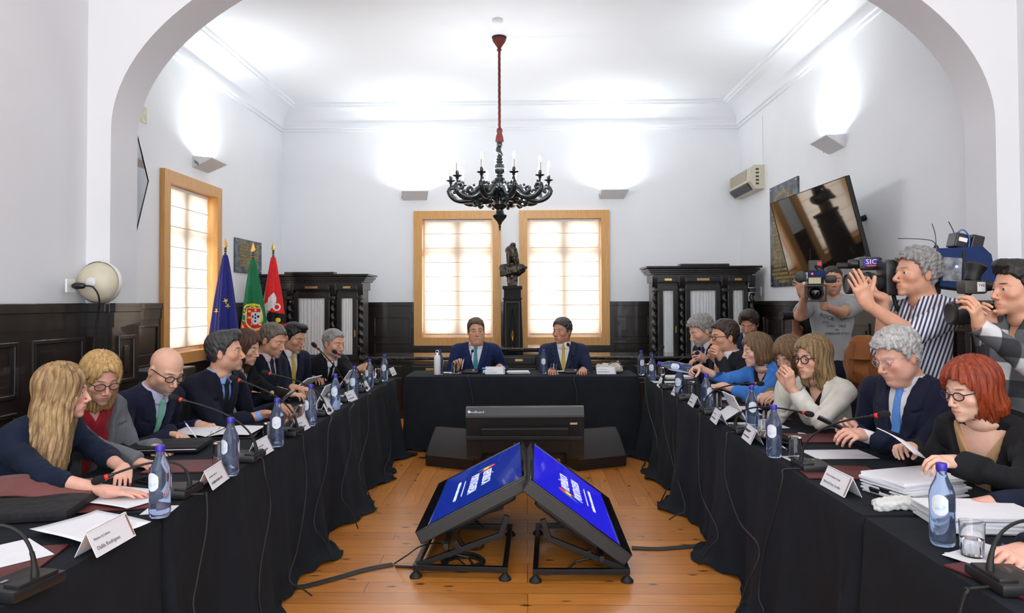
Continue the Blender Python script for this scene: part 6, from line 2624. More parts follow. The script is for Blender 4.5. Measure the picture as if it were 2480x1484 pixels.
RM = [
    ('r0', (2440, 1418), (2560, 1262, 2.0), R(180), None, [(2345, 1430), (2325, 1484)]),
    ('r1', (1965, 1135), (2120, 1006, 2.95), R(180), None, [(1895, 1160), (1880, 1230), (1850, 1340), (1838, 1440), (1850, 1484)]),
    ('r2', (1800, 1046), (1945, 999, 3.75), R(180), None, [(1760, 1066), (1756, 1150), (1790, 1260), (1840, 1330)]),
    ('r3', (1722, 1000), (1830, 929, 4.45), R(180), None, [(1695, 1010), (1692, 1110), (1700, 1200), (1740, 1290)]),
    ('r4', (1660, 966), (1780, 962, 4.85), R(180), None, [(1640, 975), (1630, 1060), (1640, 1150), (1660, 1230)]),
    ('r5', (1618, 940), (1684, 856, 5.4), R(180), None, [(1605, 955), (1610, 1040), (1635, 1150)]),
    ('r6', (1584, 918), (1602, 842, 6.3), R(180), None, [(1562, 925), (1570, 990), (1592, 1070)]),
]
for k, (u, v), (hu, hv, hd), rz, bend, cab in RM:
    mic(onT(u, v), P(hu, hv, hd), k, rz, .10, bend, drop(u - 20, v, cab, 1) if cab else None)


def drop_front(u, v, pts):
    return [onT(u, v, ZTT + .008), Vector((onT(u, v).x, 7.08, ZTT + .004))] + [P(a, c, 7.03 - .02 * i) for i, (a, c) in enumerate(pts)]


mic(onT(1140, 903), P(1144, 850, 7.2), 'm1', R(90), .12, None, drop_front(1138, 906, [(1137, 925), (1142, 950), (1148, 990)]))
mic(onT(1386, 903), P(1377, 836, 7.25), 'm2', R(90), .12, None, drop_front(1388, 906, [(1390, 920), (1396, 945), (1398, 980)]))


# ---- papers, folders, tablets
def flat(name, u, v, sx, sy, rz, label, cat, m, th=.002, grp=None, z=None, curl=0):
    p = onT(u, v)
    b = MB()
    if curl:
        b.grid(lambda a, c: ((a - .5) * sx, (c - .5) * sy, .002 + curl * max(0, abs(a - .5) * 2 - .3) ** 2 * (1 if a > .5 else .4) + .002 * math.sin(c * 5)), 10, 8)
    else:
        b.box((0, 0, th / 2), (sx, sy, th), bev=min(.001, th * .3))
    o = b.build(name, m, None, smooth=bool(curl))
    if curl:
        mo = o.modifiers.new('thick', 'SOLIDIFY')
        mo.thickness = .0008
    o.location = (p.x, p.y, (ZTT if z is None else z))
    o.rotation_euler = (0, 0, rz)
    return tag(o, label, cat, grp)


mar = M['maroon']
GF = 'maroon leather folders'
folders = [(300, 1215, .32, .24, .25, 'l1'), (455, 1130, .32, .24, .1, 'l2'), (690, 1010, .24, .30, 0, 'l4'), (2030, 1145, .32, .24, -.1, 'r1'), (1985, 1062, .32, .24, 0, 'r2'), (1800, 985, .30, .24, 0, 'r4'),
           (1850, 1012, .30, .22, 0, 'r3'), (2490, 1395, .32, .24, .3, 'r0'), (1400, 902, .24, .18, 0, 'm2'), (1125, 901, .24, .12, 0, 'm1'), (20, 1370, .20, .30, .2, 'l0')]
for u, v, sx, sy, rz, k in folders:
    flat('leather_folder', u, v, sx, sy, rz, 'maroon leather folder lying in front of ' + WHO[k], 'folder', mar, .006, GF)
sheets = [(300, 1210, .21, .297, 1.2, 'l1', .008, 'white sheet of paper under the hands of '), (220, 1290, .22, .30, 1.1, 'l0', .02, None), (725, 1012, .15, .21, .3, 'l4', .0, 'white sheet beside the folder of '),
          (1835, 1030, .30, .21, .1, 'r3', .0, 'white sheet on the table beside the bottle of '), (2030, 1100, .30, .20, .05, 'r2', .0, 'white sheet on the cloth nearer the camera than '), (1750, 965, .21, .15, 0, 'r5', .0, 'white sheet on the table before '), (1800, 990, .21, .15, 0, 'r4', .007, 'white sheet lying on the folder of '),
          (1372, 900, .21, .10, 0, 'm2', .007, 'white sheet on the folder before '), (2465, 1375, .21, .297, .5, 'r0', .007, 'white sheet under '), (30, 1345, .15, .22, .9, 'l0b', .007, None), (1095, 902, .2, .1, 0, 'm1', .0, 'white sheet near the white flask of '),
          (820, 960, .20, .15, .2, 'l6', .0, 'white sheet near the tumbler of '), (1610, 925, .22, .13, 0, 'r6', .0, 'white sheet by the name card of ')]
for u, v, sx, sy, rz, k, dz, lb in sheets:
    if lb is None:
        lab = 'loose curled white sheets on the near left corner of the black cloth' if k == 'l0' else 'white notepad at the bottom left edge of the picture'
    else:
        lab = lb + WHO[k]
    flat('paper_sheet', u, v, sx, sy, rz, lab, 'paper', M['paper'], .002, 'loose white sheets', ZTT + dz, curl=.012 if k in ('l0', 'l1') else 0)

# open ring binder of the bald writer
t = thing('ring_binder', 'open black ring binder with white pages in front of the bald bearded writer', 'binder', tuple(onT(525, 1050)[:2]) + (ZTT,), .05)
MB().box((0, 0, .004), (.52, .31, .006), bev=.002).build('cover', M['black'], t)
b = MB()
for s in (-1, 1):
    b.grid(lambda a, c, s=s: (s * (.006 + .225 * a), (c - .5) * .29, .010 + .016 * math.sin(min(1, a * 2.2) * PI / 2) * (1 - a * .5)), 12, 3)
b.build('page_block', M['paper'], t, smooth=True)
b = MB()
for y in (-.06, .06):
    b.tube([(.012 * math.cos(a), y, .012 + .014 * math.sin(a)) for a in [PI * i / 8 for i in range(9)]], .0015, 6)
b.build('ring', M['chrome'], t)
# flap standing up at the right
MB().prism([(.26, -.155, .004), (.26, .155, .004), (.34, .155, .09), (.34, -.155, .09)], (0, 0, 0), (0.002, 0, .002)).build('rear_flap', M['black'], t)

# laptop sleeve / tablet case by the crimson blouse
p = onT(410, 1090)
t = thing('laptop_sleeve', 'padded black laptop sleeve with zip lying in front of the crimson blouse', 'laptop bag', (p.x, p.y, ZTT + .008), .15)
b = MB().box((0, 0, .016), (.36, .26, .030), bev=.013)
b.build('padded_body', fabric('black_neoprene', (.010, .010, .012), .7), t, smooth=40)
MB().tube([(-.17, -.131, .018), (0, -.133, .019), (.17, -.131, .018)], .003, 6).build('zip', M['chrome'], t)
# black bag at the near left
p = onT(60, 1240)
t = thing('soft_bag', 'open black soft bag with dusky pink lining at the left edge', 'bag', (p.x, p.y, ZTT), .2)
MB().box((0, 0, .02), (.40, .30, .038), bev=.016).build('bag_body', fabric('black_nylon', (.014, .014, .016), .7, fold=.8), t, smooth=40)
b = MB().grid(lambda u, v: (-.19 + .38 * u, .06 + .13 * v, .040 + .05 * v * (1 - .3 * u) + .01 * math.sin(u * 6)), 12, 6)
o = b.build('flap_lining', fabric('dusky_pink_lining', (.16, .055, .05), .8), t, smooth=True)
mo = o.modifiers.new('thick', 'SOLIDIFY')
mo.thickness = .006


# tablets with stands
def tablet(p, rz, tilt, label, w=.25, h=.18, m=None, kick=True, z=ZTT):
    t = thing('tablet_computer', label, 'tablet', (p.x, p.y, z), rz)
    rm = Matrix.Rotation(tilt, 3, 'X')
    c = rm @ Vector((0, 0, h / 2)) + Vector((0, 0, .004))
    MB().box(c, (w, .008, h), rm, bev=.003).build('back_shell', m or M['greyl'], t)
    MB().box(c + rm @ Vector((0, -.005, 0)), (w - .012, .001, h - .012), rm).build('screen', M['blackgloss'], t)
    if kick:
        a = c + rm @ Vector((0, .006, -.01))
        foot = Vector((0, a.y + .10, .004))
        dd = (foot - a)
        r2 = Matrix((Vector((1, 0, 0)), dd.normalized().cross(Vector((1, 0, 0))), dd.normalized())).transposed()
        MB().box((a + foot) / 2, (w * .9, .003, dd.length), r2).build('kickstand', m or M['greyl'], t)
        MB().box((0, -.085, .004), (w, .16, .006), bev=.002).build('keyboard_cover', M['black'], t)
    return t


# facing seated people: screen towards -x (left row) so front normal (-y local) -> rotz = -90 gives -y -> -x
tablet(onT(772, 985), R(-90), R(-28), 'light grey tablet on a kickstand in front of the chestnut-haired person')
tablet(onT(828, 935), R(-90), R(-35), 'light grey tablet standing near the open yellow envelope')
tablet(onT(1795, 1015), R(90), R(-28), 'silver tablet on a kickstand beside the folder of the ivory blazer', m=M['greyl'])
tablet(onT(1905, 1068), R(90), R(-76), 'dark laptop-style tablet lying nearly flat before the silver curls', .30, .20, M['black'], kick=False)
tablet(onT(665, 1060), R(-75), R(-38), 'dark tablet propped up at the left of the water bottle of the bald writer', .26, .18, M['black'], kick=False)
tablet(P(722, 925, 5.6), R(-100), R(-55), 'dark booklet with white back held by the reader in the pink shirt', .24, .18, M['paper'], kick=False, z=.80)

# phones
def phone(p, rot, label):
    t = thing('mobile_phone', label, 'phone', p)
    t.rotation_euler = rot
    MB().box((0, 0, 0), (.073, .150, .008), bev=.003).build('phone_body', M['black'], t)
    MB().box((0, 0, .0045), (.068, .145, .0006)).build('display', M['blackgloss'], t)
    return t


phone(P(2018, 1027, 3.5), (R(25), R(20), R(75)), 'black phone held in both hands by the person with silver curls')
phone(P(880, 888, 6.38), (R(50), 0, R(-60)), 'black phone held by the grey-bearded person in the black suit')
phone(P(692, 962, 4.55), (R(40), 0, R(-60)), 'phone held by the person in the pale blue shirt')
phone(onT(372, 1168) + Vector((0, 0, .005)), (0, 0, R(60)), 'black phone lying on the cloth behind the nearest left bottle')


# pens
def pen(a, c, label, m, r=.0042):
    a, c = Vector(a), Vector(c)
    t = thing('ballpoint_pen', label, 'pen', (a + c) / 2)
    o = (a + c) / 2
    MB().tube([a - o, a.lerp(c, .12) - o, a.lerp(c, .85) - o, c - o], [.001, r, r, r * .8], 8).build('barrel', m, t, smooth=50)
    MB().tube([a.lerp(c, .86) - o, a.lerp(c, .93) - o, c - o], [r * 1.2, r * 1.2, r], 8).build('push_button', M['bluecap'], t, smooth=50)
    return t


pen(P(476, 1060, 3.80), P(446, 1020, 3.86), 'white pen in the hand of the bald bearded writer', M['whlab'])
pen(P(1118, 895, 7.42), P(1124, 866, 7.48), 'white pen held up by the smiling person in the teal tie', M['whlab'])
pen(onT(2478, 1345, ZTT + .03), onT(2425, 1318, ZTT + .05), 'white pen with gold tip in the hand at the near right corner', M['white'])
pen(onT(1890, 1078, ZTT + .004), onT(1905, 1088, ZTT + .004), 'blue capped pen lying beside the upturned glass on the right', M['white'])
pen(onT(1932, 1048, ZTT + .004), onT(1955, 1052, ZTT + .004), 'white and blue pen lying before the silver curls', M['white'])

# paper held by the red-haired person
b = MB().grid(lambda u, v: P(2124, 1035, 2.62).lerp(P(2215, 1098, 2.66), u) + (P(2160, 1075, 2.85) - P(2124, 1060, 2.62)) * v + Vector((0, 0, .012 * math.sin(PI * u))), 10, 6)
o = b.build('held_papers', M['paper'], None, smooth=True)
mo = o.modifiers.new('thick', 'SOLIDIFY')
mo.thickness = .003
tag(o, 'folded white papers held up by the person with the copper red bob', 'paper')


# thick paper piles
def pile(u, v, n, sx, sy, rz, label, th, clips=0, jit=.012):
    p = onT(u, v)
    t = thing('paper_stack', label, 'paper stack', (p.x, p.y, ZTT), rz)
    rr = random.Random(n)
    b = MB()
    z = 0
    for i in range(n):
        h = th / n
        jx, jy = rr.uniform(-jit, jit), rr.uniform(-jit, jit)
        b.box((jx, jy, z + h / 2), (sx, sy, h * .86), Matrix.Rotation(rr.uniform(-.05, .05), 3, 'Z'), bev=h * .12)
        z += h
    b.build('sheets', M['paper'], t)
    for i in range(clips):
        MB().prism([(-sx / 2 - .006, .02 - i * .05, .004 + i * .012), (-sx / 2 + .03, .02 - i * .05, .004 + i * .012), (-sx / 2 + .03, .02 - i * .05, th * .6 + i * .012), (-sx / 2 - .016, .02 - i * .05, th * .3 + i * .012)], (0, 0, 0), (0, .042, 0)).build('binder_clip', M['black'], t)
    return t


pile(2215, 1195, 12, .30, .21, .35, 'tall pile of clipped white documents in front of the copper red bob', .075, 2)
pile(2370, 1268, 9, .32, .23, -.05, 'broad stack of white documents behind the nearest right bottle', .055)
pile(1255, 903, 5, .22, .15, .05, 'curled stack of white documents right of the blue folder', .022)
pile(885, 915, 3, .2, .15, .2, 'thin papers in front of the phone user in the black suit', .006)
pile(1640, 915, 4, .26, .2, .1, 'stack of dark and white folders before the charcoal suit', .02)

# tissue packet
p = onT(2165, 1230)
t = thing('tissue_packet', 'crumpled white packet on the cloth by the document piles', 'packet', (p.x, p.y, ZTT), .1)
Gq = Grid((-.09, -.05, -.01), (.09, .05, .05), .004)
Sq = rbox(Gq, (0, 0, .016), (.075, .032, .015), None, .01) + wav(Gq, 4, .005, .05) + wav(Gq, 8, .003, .02)
vs_, q_ = surface_nets(Sq, Gq.lo, Gq.h)
put('wrapper', vs_, q_, Matrix.Translation(t.location) @ Matrix.Rotation(.1, 4, 'Z'), fabric('white_wrapper', (.72, .72, .70), .5), t)

# yellow envelope, blue folder, tote bag, flask at the head table
flat('yellow_envelope', 800, 918, .30, .22, .1, 'mustard yellow envelope lying between the yellow tie and the tablet', 'envelope', mat('mustard_card', (.62, .33, .02), .7), .008, None, ZTT + .03)
p = onT(1195, 905)
t = thing('elastic_folder', 'bright blue folder bulging with papers in front of the teal tie', 'folder', (p.x, p.y + .10, ZTT), .03)
bl = mat('bright_blue_card', (.02, .33, .62), .45)
MB().box((0, 0, .006), (.24, .20, .010), bev=.004).build('rear_cover', bl, t)
MB().box((0, 0, .026), (.225, .19, .028), bev=.003).build('paper_block', M['paper'], t)
o = MB().grid(lambda u, v: (-.125 + .25 * u, -.10 + .2 * v, .042 + .018 * math.sin(PI * (.2 + .7 * u)) + .006 * math.sin(v * 5)), 14, 6).build('front_cover', bl, t, smooth=True)
mo = o.modifiers.new('thick', 'SOLIDIFY')
mo.thickness = .004
p = onT(1478, 903)
t = thing('cotton_tote_bag', 'crumpled cream cotton bag with black strap beside the slate suit', 'bag', (p.x, p.y + .05, ZTT), 0)
Gq = Grid((-.18, -.12, -.01), (.18, .12, .15), .006)
Sq = smin(ell(Gq, (-.02, 0, .04), (.13, .08, .055)), ell(Gq, (.07, .01, .06), (.07, .06, .05)), .03) + wav(Gq, 14, .012, .07) + wav(Gq, 18, .006, .03)
Sq = smax(Sq, -Gq.Z, .005)
vs_, q_ = surface_nets(Sq, Gq.lo, Gq.h)
put('crumpled_cotton', vs_, q_, Matrix.Translation(t.location), fabric('unbleached_cotton', (.60, .56, .46), .8, fold=.9), t)
MB().tube(spline([(-.02, -.06, .09), (.04, -.05, .115), (.09, -.03, .11), (.11, -.05, .08)], 6), .005, 6).build('strap', M['black'], t, smooth=True)
flat('white_booklet', 1495, 897, .08, .12, 0, 'white booklet standing beyond the cream cotton bag', 'booklet', M['paper'], .06)
p = onT(1059, 907)
t = thing('insulated_flask', 'white metal drinking flask with steel loop lid on the head table', 'flask', (p.x, p.y, ZTT))
MB().lathe([(.030, 0), (.034, .004), (.034, .17), (.028, .195), (.020, .205)], n=24).build('flask_body', M['white'], t, smooth=50)
b = MB().lathe([(.021, .200), (.021, .225), (.018, .228)], n=20)
b.tube([(.017 * math.cos(a), 0, .228 + .024 * math.sin(a)) for a in [PI * i / 10 for i in range(11)]], .004, 8)
b.build('loop_lid', M['chrome'], t, smooth=50)
# ================================================================== bust
t = thing('bronze_bust', 'dark bronze bust of a woman in a soft cap on the pedestal', 'bust', (px_, 10.0, 1.725))
TB = Matrix.Translation(t.location) @ Matrix.Rotation(R(180), 4, 'Z')
G = Grid((-.25, -.19, -.01), (.25, .19, .64), .0062)
# x right of the figure, y towards the camera, head turned to the figure's left
S = rbox(G, (0, 0, .06), (.075, .065, .065), None, .01)
S = smin(S, ell(G, (0, 0, .22), (.17, .085, .10)), .04)
S = smin(S, cap_(G, (-.13, -.01, .25), (.13, -.01, .25), .065, .065), .03)
S = smin(S, cap_(G, (0, -.01, .27), (.0, .0, .40), .045, .042), .03)
for i in range(7):
    S = smin(S, cap_(G, (-.19 + .02 * i, .03, .26 - .012 * i), (.16, .085 - .01 * i, .14 + .022 * i), .022, .018), .012)
S = smax(S, .12 - G.Z + 0 * G.X - .14 * (1 - np.clip(G.AX / .085, 0, 1) ** 8), .02)
Hc = Matrix.Translation((0, .01, .445)) @ Matrix.Rotation(R(35), 4, 'Z') @ Matrix.Scale(.94, 4)


class GG:
    pass


Hi = np.array(Hc.inverted())
g2 = GG()
g2.X = G.X * Hi[0][0] + G.Y * Hi[0][1] + Hi[0][3]
g2.Y = G.X * Hi[1][0] + G.Y * Hi[1][1] + Hi[1][3]
g2.Z = G.Z * Hi[2][2] + Hi[2][3]
g2.AX = np.abs(g2.X)
Hd = head_sdf(g2, dict(fem=1, lid=.5), Vector((0, -.03, -.18)))
cap1 = smin(ell(g2, (0, -.03, .06), (.092, .105, .085)), ell(g2, (0, .02, .15), (.04, .05, .035)), .03)
cap1 = smax(cap1, .035 - g2.Z - .3 * (g2.Y + .05), .01)
hr_ = smin(cap_(g2, (.072, .0, .05), (.082, .02, -.10), .026, .022, True), cap_(g2, (.082, .02, -.10), (.10, .04, -.17), .022, .012, True), .02)
hr_ = smin(hr_, cap_(g2, (0, -.07, .03), (0, -.07, -.14), .06, .05), .03)
Hd = smin(smin(Hd, cap1, .006), hr_, .006) * .94
S = smin(S + wav(G, 11, .003, .05), Hd, .012)
vs_, q_ = surface_nets(S, G.lo, G.h)
put('bust_figure', vs_, q_, TB, mat('patinated_bronze', (.050, .042, .032), .38, .8, var=.5, vscale=25), t)

# ================================================================== cameras of the crew
blu = fabric('blue_cordura', (.012, .030, .115), .7, fold=.5)


def frame_at(t, o, fwd, up=(0, 0, 1)):
    f = Vector(fwd).normalized()
    u = Vector(up)
    x = f.cross(u).normalized()
    u = x.cross(f)
    m = Matrix((x, f, u)).transposed().to_4x4()
    m.translation = o
    t.matrix_world = m


# local frame: y forward (lens), x right, z up
def lens_part(t, pf, z=0, x=0, hood=True, name='lens'):
    ax = Matrix(((1, 0, 0), (0, 0, 1), (0, -1, 0)))
    o = MB().lathe(pf, (x, 0, z), n=28, axis=ax).build(name, M['black'], t, smooth=35)
    return o, ax


# 1: camera of the grey t-shirt man, pointing at us
t = thing('video_camera', 'video camera with furry microphone and red light aimed forward by the grey t-shirt man', 'video camera')
c1o = P(1975, 690, 5.50)
frame_at(t, c1o, (CAM + Vector((0, 0, -.1)) - c1o))
MB().box((0, -.14, .02), (.11, .30, .16), bev=.02).build('camera_body', M['black'], t, smooth=35)
MB().box((-.01, -.10, .075), (.13, .24, .07), bev=.015).build('rain_cover', blu, t, smooth=35)
o, ax = lens_part(t, [(.04, -.02), (.048, .02), (.05, .09), (.045, .10), (.045, .13)], -.05)
b = MB()
for (x, z, a_, c_) in ((-.072, 0, .012, .125), (.072, 0, .012, .125), (0, .057, .155, .012), (0, -.057, .155, .012)):
    b.box((x, .155, -.06 + z), (a_, .06, c_), bev=.004)
b.build('lens_hood', M['black'], t)
MB().lathe([(.058, .0), (.058, .02), (.050, .022), (.048, .008)], (0, .128, -.06), n=28, axis=ax).build('front_ring', M['rubber'], t, smooth=40)
MB().lathe([(.048, .0), (.040, .008), (.020, .014), (.002, .016)], (0, .132, -.06), n=28, axis=ax).build('front_glass', M['blackgloss'], t, smooth=60)
MB().box((.005, .10, .035), (.10, .03, .06), bev=.005).build('lamp_housing', M['black'], t)
MB().box((.005, .117, .035), (.085, .004, .045)).build('led_panel', mat('warm_led_panel', (.60, .52, .36), .5, var=.2, vscale=300), t)
MB().lathe([(.008, 0), (.008, .006)], (.022, .122, .088), n=12, axis=ax).build('tally_light', mat('tally_red', (1, .02, .02), .4, var=0, emit=4), t)
MB().box((-.108, .02, .045), (.085, .14, .060), bev=.02).build('viewfinder', M['black'], t, smooth=35)
Gq = Grid((-.06, -.10, -.06), (.06, .12, .06), .006)
vs_, q_ = surface_nets(ell(Gq, (0, 0, 0), (.045, .09, .045)) + wav(Gq, 3, .004, .02), Gq.lo, Gq.h)
o = mkobj('furry_microphone', [Vector(v) + Vector((.105, .05, .065)) for v in vs_], q_.tolist(), mat('grey_fur', (.09, .09, .085), .95, bmp=1, bscale=300, var=.4, vscale=120), t, True)
MB().box((0, -.02, .15), (.10, .06, .085), bev=.006).build('receiver_pack', M['black'], t)
MB().box((-.03, .012, .165), (.03, .004, .03)).build('red_label', M['red'], t)
for x in (-.035, .035):
    MB().tube([(x, -.02, .19), (x, -.02, .24), (x, -.02, .29)], .003, 6).build('antenna', M['black'], t)
MB().tube(spline([(-.02, .0, .11), (.0, .04, .15), (-.05, .03, .13), (-.06, .0, .10)], 5), .005, 6).build('cable', M['rubber'], t, smooth=True)

# 2: big shoulder camera of the striped shirt man, pointing left
t = thing('shoulder_camera', 'large shoulder television camera in a blue padded cover on the striped shirt cameraman', 'video camera')
o2 = P(2190, 672, 3.98)
frame_at(t, o2, (-1, .03, .0))
k = 3.98 / 1700
MB().box((0, -.02, .0), (.13, .30, .20), bev=.02).build('camera_body', M['black'], t, smooth=35)
lens_part(t, [(.035, .10), (.045, .12), (.045, .16), (.058, .17), (.058, .24), (.052, .245), (.055, .26), (.062, .30), (.062, .315), (.05, .318), (.045, .312), (.002, .311)], -.03)
MB().lathe([(.061, .19), (.0635, .19), (.0635, .205), (.061, .205)], (0, 0, -.03), n=28, axis=ax, cap=False).build('zoom_ring', M['rubber'], t)
lens_part(t, [(.030, .36 - .28), (.034, .10), (.034, .17), (.03, .18), (.028, .19), (.024, .25), (.022, .26)], .085, .10, name='viewfinder')
b = MB().box((.10, .155, .085), (.085, .13, .075), bev=.018)
b.build('viewfinder_housing', M['black'], t, smooth=35)
MB().lathe([(.018, .0), (.018, .10), (.014, .105)], (.13, .21, .075), n=14, axis=ax).build('stub_microphone', M['rubber'], t, smooth=40)
# cover and packs behind the head
bb = MB()
bb.prism([(-.10, -.14, -.05), (-.10, -.14, .12), (-.10, -.12, .155), (-.10, -.37, .165), (-.10, -.415, .12), (-.10, -.44, -.04), (-.10, -.33, -.075)][::-1], (0, 0, 0), (.19, 0, 0))
bb.build('padded_cover', blu, t)
MB().box((-.102, -.205, .04), (.006, .10, .13), Matrix.Rotation(R(4), 3, 'X'), bev=.004).build('clear_window', mat('clear_vinyl', (.20, .21, .23), .15, var=.5, vscale=30), t)
MB().box((-.102, -.268, .04), (.008, .016, .21), bev=.004).build('webbing', M['rubber'], t)
MB().box((-.104, -.345, .015), (.010, .11, .12), bev=.01).build('side_pocket', blu, t)
MB().box((-.110, -.345, -.035), (.005, .115, .028)).build('pocket_strap', M['rubber'], t)
Rv = Matrix(((0, 0, -1), (-1, 0, 0), (0, 1, 0)))
MB().box((-.1095, -.345, .045), (.003, .050, .045)).build('logo_patch', M['black'], t)
text('logo_lettering', 'porta', .020, t, M['whitetxt'], (-.1115, -.345, .055), Rv)
text('logo_lettering', 'brace', .020, t, M['whitetxt'], (-.1115, -.345, .037), Rv)
MB().box((-.02, -.285, .20), (.09, .075, .08), Matrix.Rotation(R(14), 3, 'X'), bev=.008).build('transmitter_pack', M['black'], t)
MB().box((-.02, -.365, .185), (.09, .065, .09), Matrix.Rotation(R(14), 3, 'X'), bev=.008).build('battery_pack', M['black'], t)
MB().box((-.067, -.285, .205), (.004, .045, .022), Matrix.Rotation(R(14), 3, 'X')).build('pack_label', M['whitetxt'], t)
MB().tube(spline([(-.05, -.26, .24), (-.06, -.29, .26), (-.07, -.315, .22), (-.08, -.305, .16), (-.08, -.27, .15)], 6), .004, 6).build('blue_cable', mat('blue_cable', (.02, .09, .5), .4), t, smooth=True)
MB().tube(spline([(-.02, -.165, .16), (-.02, -.165, .20), (-.02, -.16, .25), (-.02, -.145, .30)], 6), .0022, 6).build('antenna', M['black'], t)
MB().tube(spline([(-.02, -.165, .18), (-.02, -.14, .205), (-.02, -.06, .215), (-.02, .04, .218)], 6), .0022, 6).build('antenna', M['black'], t)
MB().tube(spline([(-.02, -.27, .23), (-.02, -.255, .27), (-.02, -.235, .31)], 6), .0025, 6).build('antenna', M['black'], t)
MB().lathe([(.02, .13), (.015, .165), (.008, .18)], (-.02, -.165, 0), n=10).build('antenna_socket', M['black'], t)
MB().lathe([(.006, 0), (.006, .004)], (-.106, -.225, .055), n=10, axis=Matrix.Rotation(R(-90), 3, 'Y')).build('blue_light', mat('blue_led', (.1, .25, 1), .4, var=0, emit=8), t)
# broadcaster mark on the viewfinder, seen from the camera side
pm = MB().box((.055, .155, .088), (.004, .085, .042), bev=.001).build('broadcaster_plate', mat('violet_plate', (.07, .02, .32), .4), t)
text('broadcaster_lettering', 'SIC', .040, t, M['whitetxt'], (.0515, .155, .092), Matrix(((0, 0, -1), (-1, 0, 0), (0, 1, 0))), sx=1.15)
MB().box((.0515, .155, .070), (.002, .05, .006)).build('orange_strip', mat('orange_strip', (.75, .15, .05), .5), t)
MB().tube(spline([(0, .06, -.10), (-.01, .05, -.16), (0, .02, -.20), (.01, -.04, -.19)], 6), .012, 8).build('hand_strap', M['rubber'], t, smooth=True)

# 3: camera of the plaid shirt man
t = thing('handheld_camera', 'black video camera with raised eyecup held by the young man in plaid', 'video camera')
o3 = P(2376, 748, 3.42)
frame_at(t, o3, (-1, .02, 0))
MB().box((0, -.10, -.03), (.10, .20, .12), bev=.02).build('camera_body', M['black'], t, smooth=35)
lens_part(t, [(.045, .02), (.052, .05), (.052, .09), (.058, .095), (.058, .13), (.052, .135), (.056, .145), (.046, .15), (.002, .143)], -.02)
b = MB().box((-.02, .055, .105), (.075, .105, .065), bev=.012)
b.build('viewfinder_housing', mat('warm_grey_plastic', (.045, .04, .035), .5), t, smooth=35)
MB().box((-.059, .033, .105), (.003, .036, .045)).build('broadcaster_plate', M['whitetxt'], t)
text('broadcaster_lettering', 'TVE', .018, t, M['black'], (-.0612, .033, .112), Matrix(((0, 0, -1), (-1, 0, 0), (0, 1, 0))))
lens_part(t, [(.018, -.035), (.020, -.02), (.024, -.01), (.024, .02)], .105, -.02, name='viewfinder_tube')
MB().lathe([(.03, 0), (.036, .02), (.033, .03), (.040, .05), (.048, .075), (.038, .085), (.020, .09)], (-.02, .055, .135), n=20, axis=Matrix.Rotation(R(18), 3, 'X')).build('raised_eyecup', M['rubber'], t, smooth=40)
MB().tube([(0, .05, .0), (0, .08, .05), (-.02, .06, .08)], .012, 8).build('bracket', M['black'], t)

# 4: lens sticking out on the left of the grey t-shirt man
t = thing('photo_camera', 'black long photo lens poking out left of the grey t-shirt man', 'camera')
frame_at(t, P(1915, 764, 6.5), (-1, -.25, -.02))
lens_part(t, [(.03, -.08), (.034, -.04), (.034, .0), (.038, .01), (.038, .05), (.034, .06), (.040, .075), (.040, .10), (.032, .101), (.002, .095)])
MB().box((0, -.12, .01), (.13, .08, .10), bev=.015).build('camera_body', M['black'], t, smooth=35)

# ---- lettering on the t-shirt, standing proud of the chest
c1 = PP['c1']
root = c1['root']
ink = mat('dark_print', (.03, .035, .035), .8)
Tm = parent_inv(root) @ c1['T']
Lt = c1['Lt']
for body, x, z, s, rz in (('ROCK', .075, Lt - .170, .042, 22), ('CREW', -.078, Lt - .170, .042, -22), ('ESTD', .085, Lt - .215, .022, 0), ('TRUE', -.045, Lt - .245, .026, 0), ('STAY', .045, Lt - .245, .026, 0), ('THE', 0, Lt - .275, .018, 0), ('AMERICAN STYLE', 0, Lt - .305, .024, 0)):
    yy = .128 - .9 * x * x
    I = Matrix(((-1, 0, 0), (0, 0, 1), (0, 1, 0))) @ Matrix.Rotation(R(-rz), 3, 'Z')
    I = Matrix.Rotation(-x * 3.2, 3, 'Z') @ I
    o = text('shirt_print', body, s, root, ink, (0, 0, 0), Matrix.Identity(3), .001)
    o.matrix_local = Tm @ (Matrix.Translation((x, yy, z)) @ I.to_4x4())

# shoulder strap, ear pieces of the striped man
c2 = PP['c2']
# ================================================================== odds and ends
# backpack behind the ivory blazer
p = P(2092, 880, 5.2)
t = thing('leather_backpack', 'tan brown leather backpack hanging behind the grey t-shirt man', 'backpack', (p.x, p.y, p.z - .2), R(-30))
Gq = Grid((-.19, -.13, -.02), (.19, .13, .46), .009)
Sq = smin(ell(Gq, (0, 0, .2), (.14, .09, .21)), ell(Gq, (0, -.06, .13), (.10, .06, .09)), .02) + wav(Gq, 6, .006, .08)
vs_, q_ = surface_nets(Sq, Gq.lo, Gq.h)
lea = fabric('tan_leather', (.26, .085, .018), .5, fold=.6)
put('bag_body', vs_, q_, Matrix.Translation(t.location) @ Matrix.Rotation(R(-30), 4, 'Z'), lea, t)
MB().box((0, -.10, .30), (.17, .02, .14), Matrix.Rotation(R(-18), 3, 'X'), bev=.008).build('flap', lea, t)
for s in (-1, 1):
    MB().tube(spline([(s * .05, -.10, .36), (s * .06, -.135, .25), (s * .06, -.13, .14)], 5), .009, 6, flat=.4).build('strap', lea, t, smooth=True)

